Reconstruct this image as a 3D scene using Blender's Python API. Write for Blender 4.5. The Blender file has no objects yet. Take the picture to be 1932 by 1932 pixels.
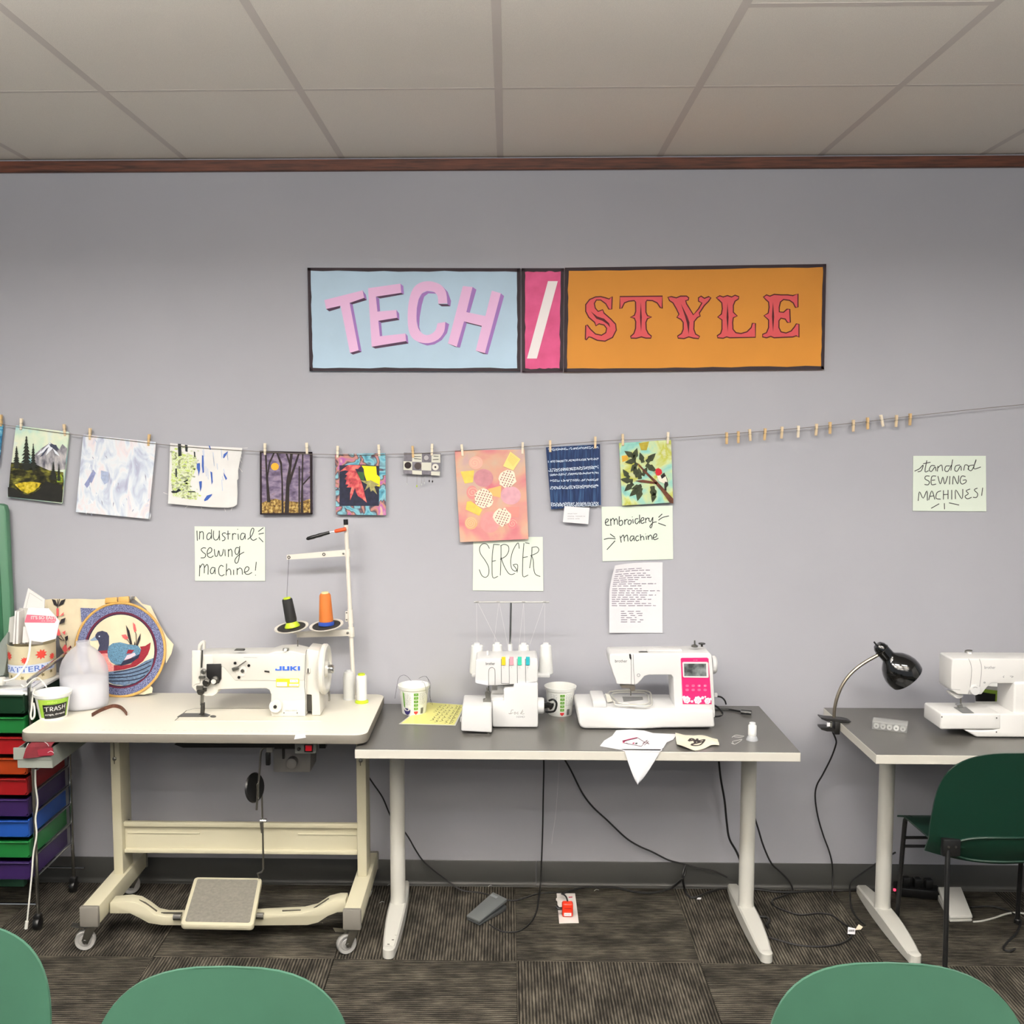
import bpy, bmesh, math, random
from math import sin, cos, tan, pi, radians, sqrt, atan2
from mathutils import Vector, Matrix

scene = bpy.context.scene
COL = scene.collection
rnd = random.Random(7)

# ------------------------------------------------------------------ camera
FPX, CXP, CYP = 1900.0, 916.0, 966.0          # focal length and principal point, 1932 px frame
PITCH, YAW = radians(4.9), radians(1.25)
CAM = Vector((0.0, -3.99, 1.88))
FWD = Vector((-sin(YAW)*cos(PITCH), cos(YAW)*cos(PITCH), -sin(PITCH)))
RGT = Vector((cos(YAW), sin(YAW), 0.0))
UPV = RGT.cross(FWD)
cd = bpy.data.cameras.new('camera')
cam = bpy.data.objects.new('camera', cd)
COL.objects.link(cam)
cd.sensor_fit = 'HORIZONTAL'; cd.sensor_width = 36.0
cd.lens = FPX/1932.0*36.0
cd.shift_x = (966.0-CXP)/1932.0
cd.clip_start = 0.05
cam.matrix_world = Matrix(((RGT.x, UPV.x, -FWD.x, CAM.x), (RGT.y, UPV.y, -FWD.y, CAM.y),
                           (RGT.z, UPV.z, -FWD.z, CAM.z), (0, 0, 0, 1)))
scene.camera = cam

# ------------------------------------------------------------------ world, lights, exposure
CEIL = 2.907
world = bpy.data.worlds.new('world'); scene.world = world; world.use_nodes = True
bg = world.node_tree.nodes['Background']
bg.inputs[0].default_value = (0.90, 0.95, 1.0, 1); bg.inputs[1].default_value = 0.34
scene.view_settings.view_transform = 'Standard'
scene.view_settings.look = 'None'
scene.view_settings.gamma = 1.0
scene.view_settings.use_curve_mapping = False
scene.view_settings.exposure = 0.26
# shallow wrap fixtures on the ceiling just above the view, and unseen suspended up/down fixtures added to brighten the ceiling
WRAPS = [(-1.75, -2.08, CEIL-0.05), (0.0, -2.08, CEIL-0.05), (1.75, -2.08, CEIL-0.05)]
WRAP_W = [36, 37, 25]
ADDED_PENDANTS = [(-1.7, -3.05, 2.50), (0.2, -3.05, 2.50), (2.1, -3.05, 2.50), (-1.7, -4.85, 2.50), (0.2, -4.85, 2.50), (2.1, -4.85, 2.50)]
DOWN_W = [9, 9, 6, 9, 9, 6]
UP_W = [122, 102, 50, 86, 70, 40]
def lamp(loc, en, sx, sy, rx):
    ld = bpy.data.lights.new('fixture_light', 'AREA')
    ld.shape = 'RECTANGLE'; ld.size = sx; ld.size_y = sy; ld.energy = en; ld.color = (1.0, 0.975, 0.945)
    lo = bpy.data.objects.new('fixture_light', ld); COL.objects.link(lo)
    lo.location = loc; lo.rotation_euler = (rx, 0, 0)
for (fx, fy, fz), w in zip(WRAPS, WRAP_W): lamp((fx, fy, fz-0.05), w, 1.16, 0.22, 0.0)
for (fx, fy, fz), wd, wu in zip(ADDED_PENDANTS, DOWN_W, UP_W):
    lamp((fx, fy, fz-0.045), wd, 1.16, 0.14, 0.0); lamp((fx, fy, fz+0.045), wu, 1.16, 0.14, pi)

# ------------------------------------------------------------------ helpers: photo pixel -> point in the room
def ray(px, py): return FWD + RGT*((px-CXP)/FPX) - UPV*((py-CYP)/FPX)
def V(px, py, Y=0.0):
    d = ray(px, py); return CAM + d*((Y-CAM.y)/d.y)
def G(px, py, Z=0.0):
    d = ray(px, py); return CAM + d*((Z-CAM.z)/d.z)
def PL(px, py, p0, n):
    d = ray(px, py); return CAM + d*((Vector(p0)-CAM).dot(n)/d.dot(n))
def crop(ox, oy, s):
    return lambda pts: [(ox+x/s, oy+y/s) for x, y in pts]

# ------------------------------------------------------------------ materials
def lin(c):
    c = c/255.0
    return c/12.92 if c <= 0.04045 else ((c+0.055)/1.055)**2.4
MATS = {}
def M(name, rgb, rough=0.5, metal=0.0, spec=0.5, noise=None, bump=None, coat=0.0, stretch=(1, 1, 1), rgb2=None):
    """rgb: sRGB 0-255 albedo. noise=(scale, amount) darkens or blends to rgb2; bump=(scale, strength)."""
    if name in MATS: return MATS[name]
    m = bpy.data.materials.new(name); m.use_nodes = True
    nt = m.node_tree; b = nt.nodes['Principled BSDF']
    c = (lin(rgb[0]), lin(rgb[1]), lin(rgb[2]), 1)
    b.inputs['Base Color'].default_value = c
    b.inputs['Roughness'].default_value = rough
    b.inputs['Metallic'].default_value = metal
    b.inputs['Specular IOR Level'].default_value = spec
    b.inputs['Coat Weight'].default_value = coat
    m.diffuse_color = c
    if noise or bump:
        tc = nt.nodes.new('ShaderNodeTexCoord'); mp = nt.nodes.new('ShaderNodeMapping')
        mp.inputs['Scale'].default_value = stretch
        nt.links.new(tc.outputs['Object'], mp.inputs['Vector'])
    if noise:
        n = nt.nodes.new('ShaderNodeTexNoise'); n.inputs['Scale'].default_value = noise[0]; n.inputs['Detail'].default_value = 4
        nt.links.new(mp.outputs[0], n.inputs['Vector'])
        r = nt.nodes.new('ShaderNodeValToRGB')
        r.color_ramp.elements[0].position = 0.3; r.color_ramp.elements[1].position = 0.7
        d = rgb2 if rgb2 else tuple(max(0, x*(1-noise[1])) for x in rgb)
        r.color_ramp.elements[0].color = (lin(d[0]), lin(d[1]), lin(d[2]), 1)
        r.color_ramp.elements[1].color = c
        nt.links.new(n.outputs['Fac'], r.inputs[0]); nt.links.new(r.outputs[0], b.inputs['Base Color'])
    if bump:
        n = nt.nodes.new('ShaderNodeTexNoise'); n.inputs['Scale'].default_value = bump[0]; n.inputs['Detail'].default_value = 2
        nt.links.new(mp.outputs[0], n.inputs['Vector'])
        bn = nt.nodes.new('ShaderNodeBump'); bn.inputs['Strength'].default_value = bump[1]; bn.inputs['Distance'].default_value = 0.002
        nt.links.new(n.outputs['Fac'], bn.inputs['Height']); nt.links.new(bn.outputs[0], b.inputs['Normal'])
    MATS[name] = m
    return m
def ramp_mat(name, stops, scale=8, detail=5, stretch=(1, 1, 1), rough=0.7, distort=0.0, bump=0.0, kind='noise'):
    """painted-surface material: noise through a many-colour ramp"""
    m = bpy.data.materials.new(name); m.use_nodes = True; nt = m.node_tree
    b = nt.nodes['Principled BSDF']; b.inputs['Roughness'].default_value = rough; b.inputs['Specular IOR Level'].default_value = 0.25
    tc = nt.nodes.new('ShaderNodeTexCoord'); mp = nt.nodes.new('ShaderNodeMapping'); mp.inputs['Scale'].default_value = stretch
    nt.links.new(tc.outputs['Object'], mp.inputs['Vector'])
    if kind == 'noise':
        n = nt.nodes.new('ShaderNodeTexNoise'); n.inputs['Detail'].default_value = detail; n.inputs['Distortion'].default_value = distort
        out = n.outputs['Fac']
    else:
        n = nt.nodes.new('ShaderNodeTexVoronoi'); out = n.outputs['Distance']
        if kind == 'cells': out = n.outputs['Color']
    n.inputs['Scale'].default_value = scale
    nt.links.new(mp.outputs[0], n.inputs['Vector'])
    r = nt.nodes.new('ShaderNodeValToRGB'); cr = r.color_ramp
    while len(cr.elements) < len(stops): cr.elements.new(0.5)
    for e, (p, c) in zip(cr.elements, stops):
        e.position = p; e.color = (lin(c[0]), lin(c[1]), lin(c[2]), 1)
    nt.links.new(out, r.inputs[0]); nt.links.new(r.outputs[0], b.inputs['Base Color'])
    if bump:
        bn = nt.nodes.new('ShaderNodeBump'); bn.inputs['Strength'].default_value = bump; bn.inputs['Distance'].default_value = 0.002
        nt.links.new(n.outputs[0], bn.inputs['Height']); nt.links.new(bn.outputs[0], b.inputs['Normal'])
    c = stops[len(stops)//2][1]; m.diffuse_color = (lin(c[0]), lin(c[1]), lin(c[2]), 1)
    return m

# ------------------------------------------------------------------ mesh builder
ORG = {}
def smooth_pts(pts, n=4, closed=False):
    P = [Vector(p) for p in pts]
    if len(P) < 3: return P
    out = []; L = len(P)
    rng = range(L) if closed else range(L-1)
    for i in rng:
        p1, p2 = P[i], P[(i+1) % L]
        p0 = P[(i-1) % L] if closed or i > 0 else p1
        p3 = P[(i+2) % L] if closed or i+2 < L else p2
        for k in range(n):
            t = k/n
            out.append(0.5*((2*p1)+(p2-p0)*t+(2*p0-5*p1+4*p2-p3)*t*t+(3*p1-p0-3*p2+p3)*t**3))
    if not closed: out.append(P[-1])
    return out
class MB:
    def __init__(s): s.v = []; s.f = []
    def add(s, vs, fs):
        o = len(s.v); s.v += [Vector(v) for v in vs]; s.f += [tuple(i+o for i in f) for f in fs]; return s
    def box(s, x0, x1, y0, y1, z0, z1):
        x0, x1 = min(x0, x1), max(x0, x1); y0, y1 = min(y0, y1), max(y0, y1); z0, z1 = min(z0, z1), max(z0, z1)
        return s.add([(x0,y0,z0),(x1,y0,z0),(x1,y1,z0),(x0,y1,z0),(x0,y0,z1),(x1,y0,z1),(x1,y1,z1),(x0,y1,z1)],
                     [(0,3,2,1),(4,5,6,7),(0,1,5,4),(1,2,6,5),(2,3,7,6),(3,0,4,7)])
    def obox(s, c, ax, ay, az):
        """box from centre and three half-axis vectors"""
        c, ax, ay, az = Vector(c), Vector(ax), Vector(ay), Vector(az)
        vs = [c+ax*i+ay*j+az*k for k in (-1, 1) for i, j in ((-1,-1),(1,-1),(1,1),(-1,1))]
        return s.add(vs, [(0,3,2,1),(4,5,6,7),(0,1,5,4),(1,2,6,5),(2,3,7,6),(3,0,4,7)])
    def prism(s, pts, off):
        pts = [Vector(p) for p in pts]; off = Vector(off); n = len(pts)
        nor = Vector((0,0,0))
        for i in range(n): nor += pts[i].cross(pts[(i+1) % n])
        if nor.dot(off) > 0: pts = pts[::-1]
        fs = [tuple(range(n)), tuple(range(2*n-1, n-1, -1))]
        fs += [(i, i+n, (i+1) % n+n, (i+1) % n) for i in range(n)]
        return s.add(pts+[p+off for p in pts], fs)
    def pxprism(s, pp, Y, depth):
        """outline given in photo pixels on the plane y=Y, extruded away from the viewer by depth"""
        return s.prism([V(x, y, Y) for x, y in pp], (0, depth, 0))
    def tube(s, pts, r, seg=8, closed=False, caps=True):
        P = [Vector(p) for p in pts]; n = len(P)
        R = r if isinstance(r, (list, tuple)) else [r]*n
        T = []
        for i in range(n):
            a = P[(i-1) % n] if closed or i > 0 else P[i]; b = P[(i+1) % n] if closed or i < n-1 else P[i]
            d = b-a; T.append(d.normalized() if d.length > 1e-9 else Vector((0,0,1)))
        u = T[0].orthogonal().normalized(); vs = []
        for i in range(n):
            u = (u-T[i]*u.dot(T[i])); u = u.normalized() if u.length > 1e-6 else T[i].orthogonal().normalized()
            w = T[i].cross(u)
            vs += [P[i]+(u*cos(2*pi*k/seg)+w*sin(2*pi*k/seg))*R[i] for k in range(seg)]
        fs = []
        for i in range(n if closed else n-1):
            j = (i+1) % n
            fs += [(i*seg+k, i*seg+(k+1) % seg, j*seg+(k+1) % seg, j*seg+k) for k in range(seg)]
        if caps and not closed: fs += [tuple(range(seg))[::-1], tuple((n-1)*seg+k for k in range(seg))]
        return s.add(vs, fs)
    def lathe(s, prof, c, axis=(0,0,1), seg=32, cap0=True, cap1=True, ref=None, sq=None):
        """prof: (radius, distance along axis); sq=(power) squares the section"""
        a = Vector(axis).normalized(); c = Vector(c)
        u = Vector(ref) if ref else (Vector((1,0,0)) if abs(a.x) < .9 else Vector((0,1,0)))
        u = (u-a*u.dot(a)).normalized(); w = a.cross(u); vs = []
        for r, h in prof:
            for k in range(seg):
                t = 2*pi*k/seg; q = 1.0
                if sq: q = (abs(cos(t))**sq+abs(sin(t))**sq)**(-1.0/sq)
                vs.append(c+a*h+(u*cos(t)+w*sin(t))*r*q)
        n = len(prof)
        fs = [(i*seg+k, i*seg+(k+1) % seg, (i+1)*seg+(k+1) % seg, (i+1)*seg+k) for i in range(n-1) for k in range(seg)]
        if cap0: fs.append(tuple(range(seg))[::-1])
        if cap1: fs.append(tuple((n-1)*seg+k for k in range(seg)))
        return s.add(vs, fs)
    def grid(s, fn, nu, nv, thick=None):
        """surface fn(u,v) with u,v in 0..1; thick: vector offset or None"""
        vs = [fn(i/nu, j/nv) for j in range(nv+1) for i in range(nu+1)]
        W = nu+1
        fs = [(j*W+i, j*W+i+1, (j+1)*W+i+1, (j+1)*W+i) for j in range(nv) for i in range(nu)]
        if thick is not None:
            n = len(vs); t = thick
            vs2 = [Vector(vs[k])+(t(k % W/nu, k//W/nv) if callable(t) else Vector(t)) for k in range(n)]
            b = [i for i in range(W)]+[j*W+nu for j in range(1, nv+1)]+[nv*W+i for i in range(nu-1, -1, -1)]+[j*W for j in range(nv-1, 0, -1)]
            fs2 = [tuple(x+n for x in f[::-1]) for f in fs]
            side = [(b[i], b[i]+n, b[(i+1) % len(b)]+n, b[(i+1) % len(b)]) for i in range(len(b))]
            return s.add(list(vs)+vs2, fs+fs2+side)
        return s.add(vs, fs)
    def ribbon(s, polys, w, fn, sm=4, closed=False):
        """flat ink strokes: 2-D polylines of width w, mapped to the surface by fn(x,y)"""
        for pl in polys:
            P = smooth_pts([Vector((x, y)) for x, y in pl], sm, closed) if sm else [Vector(p) for p in pl]
            n = len(P); A = []; B = []
            for i in range(n):
                a = P[(i-1) % n] if closed or i > 0 else P[i]; b = P[(i+1) % n] if closed or i < n-1 else P[i]
                d = b-a
                d = d.normalized() if d.length > 1e-9 else Vector((1, 0))
                o = Vector((-d.y, d.x))*(w/2)
                A.append(P[i]+o); B.append(P[i]-o)
            vs = [fn(p.x, p.y) for p in A]+[fn(p.x, p.y) for p in B]
            fs = [(i, (i+1) % n, (i+1) % n+n, i+n) for i in range(n if closed else n-1)]
            s.add(vs, fs)
        return s
    def text(s, t, fn, fit=True, shear=0.0, space=1.0, bold=0.0):
        """flat lettering in the built-in face, fitted to the unit square and mapped by fn(u,v)"""
        cu = bpy.data.curves.new('lettering', 'FONT'); cu.body = t; cu.resolution_u = 3; cu.shear = shear
        cu.space_character = space; cu.offset = bold; cu.fill_mode = 'FRONT'
        ob = bpy.data.objects.new('lettering', cu); COL.objects.link(ob)
        dg = bpy.context.evaluated_depsgraph_get()
        me = bpy.data.meshes.new_from_object(ob.evaluated_get(dg))
        vs = [v.co.copy() for v in me.vertices]; fs = [tuple(p.vertices) for p in me.polygons]
        bpy.data.objects.remove(ob); bpy.data.curves.remove(cu); bpy.data.meshes.remove(me)
        if not vs: return s
        x0 = min(v.x for v in vs); x1 = max(v.x for v in vs); y0 = min(v.y for v in vs); y1 = max(v.y for v in vs)
        return s.add([fn((v.x-x0)/(x1-x0), (v.y-y0)/(y1-y0)) for v in vs], fs)
    def build(s, name, mat, parent=None, bevel=0.0, bseg=2, angle=35, zmin=-9.0, origin=None):
        me = bpy.data.meshes.new(name)
        if parent is not None: o = ORG[parent.name]
        elif origin is not None: o = Vector(origin)
        else:
            xs = [v.x for v in s.v]; ys = [v.y for v in s.v]; zs = [v.z for v in s.v]
            o = Vector(((min(xs)+max(xs))/2, (min(ys)+max(ys))/2, min(zs)))
        me.from_pydata([Vector((v.x, v.y, max(v.z, zmin)))-o for v in s.v], [], s.f)
        me.update()
        if bevel:
            bm = bmesh.new(); bm.from_mesh(me)
            bmesh.ops.remove_doubles(bm, verts=bm.verts, dist=1e-5)
            ed = [e for e in bm.edges if len(e.link_faces) == 2 and e.calc_face_angle(0) > radians(28)]
            bmesh.ops.bevel(bm, geom=ed, offset=bevel, segments=bseg, profile=0.5, affect='EDGES', clamp_overlap=True)
            bm.to_mesh(me); bm.free()
        for p in me.polygons: p.use_smooth = True
        me.set_sharp_from_angle(angle=radians(angle))
        me.materials.append(mat)
        ob = bpy.data.objects.new(name, me); COL.objects.link(ob)
        if parent is not None: ob.parent = parent
        else: ob.location = o
        ORG[ob.name] = o
        return ob
def tag(o, label, cat, group=None):
    o['label'] = label; o['category'] = cat
    if group: o['group'] = group
    return o
def thing(name, label, cat, loc, group=None):
    o = bpy.data.objects.new(name, None); COL.objects.link(o)
    o.location = loc; o.empty_display_size = 0.05; ORG[o.name] = Vector(loc)
    return tag(o, label, cat, group)
def copy_tree(o, parent=None):
    c = o.copy(); COL.objects.link(c); c.parent = parent
    for ch in o.children: copy_tree(ch, c)
    return c
def struct(o): o['kind'] = 'structure'; return o
def on(Y): return lambda x, y: V(x, y, Y)
def pxbox(x0, y0, x1, y1, Y):
    """unit square -> pixel box (y1 is the lower edge) on plane Y"""
    return lambda u, v: V(x0+(x1-x0)*u, y1+(y0-y1)*v, Y)
def quadmap(c, Y):
    """unit square -> px quad (tl,tr,br,bl) on plane Y"""
    def fn(u, v):
        t = (c[0][0]+(c[1][0]-c[0][0])*u, c[0][1]+(c[1][1]-c[0][1])*u); b = (c[3][0]+(c[2][0]-c[3][0])*u, c[3][1]+(c[2][1]-c[3][1])*u)
        return V(b[0]+(t[0]-b[0])*v, b[1]+(t[1]-b[1])*v, Y)
    return fn
def scribble(x0, x1, y, h, seed, wl=(14, 34), gap=8):
    """illegible handwriting: words of small up-and-down strokes"""
    r = random.Random(seed); out = []; x = x0
    while x < x1-gap*.5:
        L = min(r.uniform(*wl), x1-x); pl = []; n = max(2, int(L/(h*0.55)))
        for i in range(n+1):
            pl.append((x+L*i/n, y+h*(0.5 if i % 2 else -0.5)*r.uniform(.4, 1.0)))
        out.append(pl); x += L+gap*r.uniform(.7, 1.5)
    return out

# common materials
WHITE = M('white_plastic', (214, 213, 211), 0.35)
WHITE2 = M('cool_white_plastic', (226, 227, 226), 0.35)
CREAM = M('cream_paint', (196, 190, 164), 0.4)
JUKIW = M('enamel_white', (214, 211, 202), 0.3, coat=0.3)
BLACK = M('black_plastic', (18, 18, 18), 0.35)
DARKLINE = M('seam_shadow_grey', (92, 92, 92), 0.6)
CHROME = M('chrome', (190, 190, 188), 0.18, metal=1.0)
STEEL = M('brushed_steel', (140, 138, 132), 0.38, metal=1.0)
DSTEEL = M('dark_steel', (70, 68, 64), 0.4, metal=0.8)
INK = M('black_ink', (38, 38, 36), 0.7)
PAPER = M('pale_green_paper', (222, 231, 216), 0.8, spec=0.2)
WPAPER = M('white_paper', (226, 224, 226), 0.8, spec=0.2)
GREYTXT = M('grey_print', (120, 122, 125), 0.7)
# ================================================================== THE SETTING
def wall_mat():
    m = M('grey_wall_paint', (171, 171, 177), 0.75, spec=0.25, bump=(260, 0.10), noise=(1.3, 0.03))
    return m
w = MB(); w.box(-5, 5, 0, 0.12, -0.02, CEIL+0.12)
struct(w.build('wall_back', wall_mat(), origin=(0, 0, 0)))

def carpet(name, seed):
    m = bpy.data.materials.new(name); m.use_nodes = True; nt = m.node_tree; b = nt.nodes['Principled BSDF']
    b.inputs['Roughness'].default_value = 0.95; b.inputs['Specular IOR Level'].default_value = 0.1
    tc = nt.nodes.new('ShaderNodeTexCoord'); gi = nt.nodes.new('ShaderNodeObjectInfo')
    sep = nt.nodes.new('ShaderNodeSeparateXYZ'); nt.links.new(tc.outputs['Object'], sep.inputs[0])
    # ribs along local y
    mul = nt.nodes.new('ShaderNodeMath'); mul.operation = 'MULTIPLY'; mul.inputs[1].default_value = 2*pi/0.0108
    nt.links.new(sep.outputs[0], mul.inputs[0])
    sn = nt.nodes.new('ShaderNodeMath'); sn.operation = 'SINE'; nt.links.new(mul.outputs[0], sn.inputs[0])
    # offset noise per tile
    add = nt.nodes.new('ShaderNodeVectorMath'); add.operation = 'ADD'
    cmb = nt.nodes.new('ShaderNodeCombineXYZ'); ml = nt.nodes.new('ShaderNodeMath'); ml.operation = 'MULTIPLY'; ml.inputs[1].default_value = 40.0
    nt.links.new(gi.outputs['Random'], ml.inputs[0]); nt.links.new(ml.outputs[0], cmb.inputs[0]); nt.links.new(ml.outputs[0], cmb.inputs[1])
    nt.links.new(tc.outputs['Object'], add.inputs[0]); nt.links.new(cmb.outputs[0], add.inputs[1])
    def noise(scale, sc=(1,1,1), det=3):
        mp = nt.nodes.new('ShaderNodeMapping'); mp.inputs['Scale'].default_value = sc; nt.links.new(add.outputs[0], mp.inputs[0])
        n = nt.nodes.new('ShaderNodeTexNoise'); n.inputs['Scale'].default_value = scale; n.inputs['Detail'].default_value = det
        nt.links.new(mp.outputs[0], n.inputs['Vector']); return n.outputs['Fac']
    big = noise(11, (1, .6, 1), 5); dash = noise(30, (3.0, 0.5, 1)); fine = noise(380)
    def math(op, a, bb):
        n = nt.nodes.new('ShaderNodeMath'); n.operation = op
        for i, x in enumerate((a, bb)):
            if isinstance(x, (int, float)): n.inputs[i].default_value = x
            else: nt.links.new(x, n.inputs[i])
        return n.outputs[0]
    h = math('ADD', math('MULTIPLY', sn.outputs[0], 0.15), -0.12)
    h = math('ADD', h, math('MULTIPLY', big, 0.62))
    h = math('ADD', h, math('MULTIPLY', dash, 0.52))
    h = math('ADD', h, math('MULTIPLY', fine, 0.30))
    r = nt.nodes.new('ShaderNodeValToRGB'); cr = r.color_ramp; cr.elements.new(0.5)
    for e, (p, c) in zip(cr.elements, ((0.40, (30, 28, 25)), (0.62, (60, 56, 49)), (0.92, (112, 106, 94)))):
        e.position = p; e.color = (lin(c[0]), lin(c[1]), lin(c[2]), 1)
    nt.links.new(h, r.inputs[0]); nt.links.new(r.outputs[0], b.inputs['Base Color'])
    bn = nt.nodes.new('ShaderNodeBump'); bn.inputs['Strength'].default_value = 0.5; bn.inputs['Distance'].default_value = 0.003
    nt.links.new(math('ADD', sn.outputs[0], math('MULTIPLY', fine, 1.5)), bn.inputs['Height']); nt.links.new(bn.outputs[0], b.inputs['Normal'])
    return m
CARPET = carpet('ribbed_carpet', 1)
f = MB(); f.box(-5, 5, -6.5, 0, -0.06, -0.007)
FLOOR = struct(f.build('floor', M('carpet_backing', (40, 37, 33), 0.95, spec=0.1), origin=(0, 0, 0)))
TS = 0.645
t = MB(); e = TS/2-0.0008
t.add([(-e,-e,-.0065),(e,-e,-.0065),(e,e,-.0065),(-e,e,-.0065),(-e,-e,-.001),(e,-e,-.001),(e,e,-.001),(-e,e,-.001),
       (-e+.001,-e+.001,0),(e-.001,-e+.001,0),(e-.001,e-.001,0),(-e+.001,e-.001,0)],
      [(0,3,2,1),(0,1,5,4),(1,2,6,5),(2,3,7,6),(3,0,4,7),(4,5,9,8),(5,6,10,9),(6,7,11,10),(7,4,8,11),(8,9,10,11)])
tile0 = t.build('carpet_tile', CARPET, FLOOR)
first = True
for j in range(9):
    for i in range(-7, 8):
        x = 0.035+TS*(i+0.5); y = 0.06-TS*(j+0.5)
        if j == 0: y = 0.06-TS*0.5
        o = tile0 if first else tile0.copy()
        if not first: COL.objects.link(o); o.parent = FLOOR
        first = False
        o.location = (x, y, 0)
        o.rotation_euler = (0, 0, (pi/2 if (i+j) % 2 == 0 else 0)+pi*rnd.randint(0, 1))
# ceiling: slab, lay-in tiles and grid bars
CTILE = M('ceiling_tile_white', (236, 229, 219), 0.95, spec=0.1, bump=(900, 0.5), noise=(700, 0.10))
c = MB(); c.box(-5, 5, -6.5, 0.0, CEIL+0.03, CEIL+0.12)
CEILO = struct(c.build('ceiling', M('plenum_grey', (120, 118, 114), 0.9), origin=(0, 0, CEIL)))
GX = [-0.03+0.6125*k for k in range(-8, 9)]
def ctile(x0, x1, y0, y1):
    b = MB(); b.box(x0+.006, x1-.006, y0+.006, y1-.006, CEIL+.004, CEIL+.02)
    b.build('ceiling_tile', CTILE, CEILO)
BAR = M('ceiling_grid_paint', (202, 194, 187), 0.7, spec=.2)
def cbar(x0, x1, y0, y1):
    b = MB(); b.box(x0, x1, y0, y1, CEIL+.0036, CEIL+.012); b.build('grid_bar', BAR, CEILO)
ROWS = [0.0, -0.80, -2.02, -3.24, -3.85, -5.07, -6.29]
for i in range(len(GX)-1):
    x0, x1 = GX[i], GX[i+1]; cx = (x0+x1)/2
    for j in range(len(ROWS)-1):
        y1, y0 = ROWS[j], ROWS[j+1]
        if j == 1 and abs(x0-0.5825) < .05:      # a panel cut in two on the right
            ctile(x0, x1, -1.40, y1); ctile(x0, x1, y0, -1.40); cbar(x0+.012, x1-.012, -1.412, -1.388)
        else: ctile(x0, x1, y0, y1)
for x in GX: cbar(x-.012, x+.012, -6.3, 0)
for y in ROWS[1:]:
    for i in range(len(GX)-1): cbar(GX[i]+.012, GX[i+1]-.012, y-.008, y+.008)
# suspended fixtures added for ceiling light: body, lens below and above, two cables
EMI = bpy.data.materials.new('lit_diffuser'); EMI.use_nodes = True
eb = EMI.node_tree.nodes['Principled BSDF']; eb.inputs['Base Color'].default_value = (.8, .8, .78, 1)
eb.inputs['Emission Color'].default_value = (1, .97, .92, 1); eb.inputs['Emission Strength'].default_value = 4.0
names = ['nearest the wall on the left', 'nearest the wall in the middle', 'nearest the wall on the right',
         'of the far row on the left', 'of the far row in the middle', 'of the far row on the right']
for (fx, fy, fz), nm in zip(ADDED_PENDANTS, names):
    t = thing('added_pendant_light', 'long white pendant light added out of view, the one '+nm, 'pendant light', (fx, fy, fz), 'added pendant lights')
    b = MB(); b.box(fx-.60, fx+.60, fy-.085, fy-.078, fz-.04, fz+.04); b.box(fx-.60, fx+.60, fy+.078, fy+.085, fz-.04, fz+.04)
    b.box(fx-.607, fx-.60, fy-.085, fy+.085, fz-.04, fz+.04); b.box(fx+.60, fx+.607, fy-.085, fy+.085, fz-.04, fz+.04)
    b.build('housing', BAR, t)
    for z in (-.036, .032):
        MB().box(fx-.598, fx+.598, fy-.077, fy+.077, fz+z, fz+z+.004).build('lens', EMI, t)
    for sx in (-.5, .5):
        MB().tube([(fx+sx, fy-.08, fz+.03), (fx+sx, fy, fz+.2), (fx+sx, fy, CEIL)], .0018, 6).build('cable', STEEL, t)
for (fx, fy, fz), nm in zip(WRAPS, ('on the left', 'in the middle', 'on the right')):
    t = thing('ceiling_light', 'shallow white ceiling light above the tables, the one '+nm, 'ceiling light', (fx, fy, CEIL), 'ceiling lights above the tables')
    MB().box(fx-.61, fx+.61, fy-.13, fy+.13, CEIL-.03, CEIL-.003).build('housing', BAR, t, bevel=.004)
    MB().prism([(fx-.60, fy+y_, CEIL+z_) for y_, z_ in ((-.12, -.03), (-.10, -.075), (-.06, -.092), (.06, -.092), (.10, -.075), (.12, -.03))], (1.2, 0, 0)).build('lens', EMI, t)
# wood trim under the ceiling, cove base at the floor
WOOD = M('dark_red_wood', (112, 62, 42), 0.45, noise=(9, 0.45), stretch=(1, 6, 14))
b = MB(); b.box(-5, 5, -0.022, 0, CEIL-0.046, CEIL-0.004)
struct(b.build('trim_1', WOOD, bevel=0.002, bseg=1))
b = MB(); prof = [(0, 0), (-.016, 0), (-.015, .003), (-.009, .006), (-.005, .012), (-.0035, .02), (-.0035, .102), (-.0015, .105), (0, .105)]
BASE = M('charcoal_vinyl', (56, 56, 53), 0.45)
for k, (a, c2) in enumerate(((-5, .12), (.1215, 5))):
    b = MB(); b.prism([(a, y, z) for y, z in prof], (c2-a, 0, 0))
    if k == 0: BB = struct(b.build('baseboard_back', BASE, origin=(0, 0, 0)))
    else: b.build('cove_base_length', BASE, BB)

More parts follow.
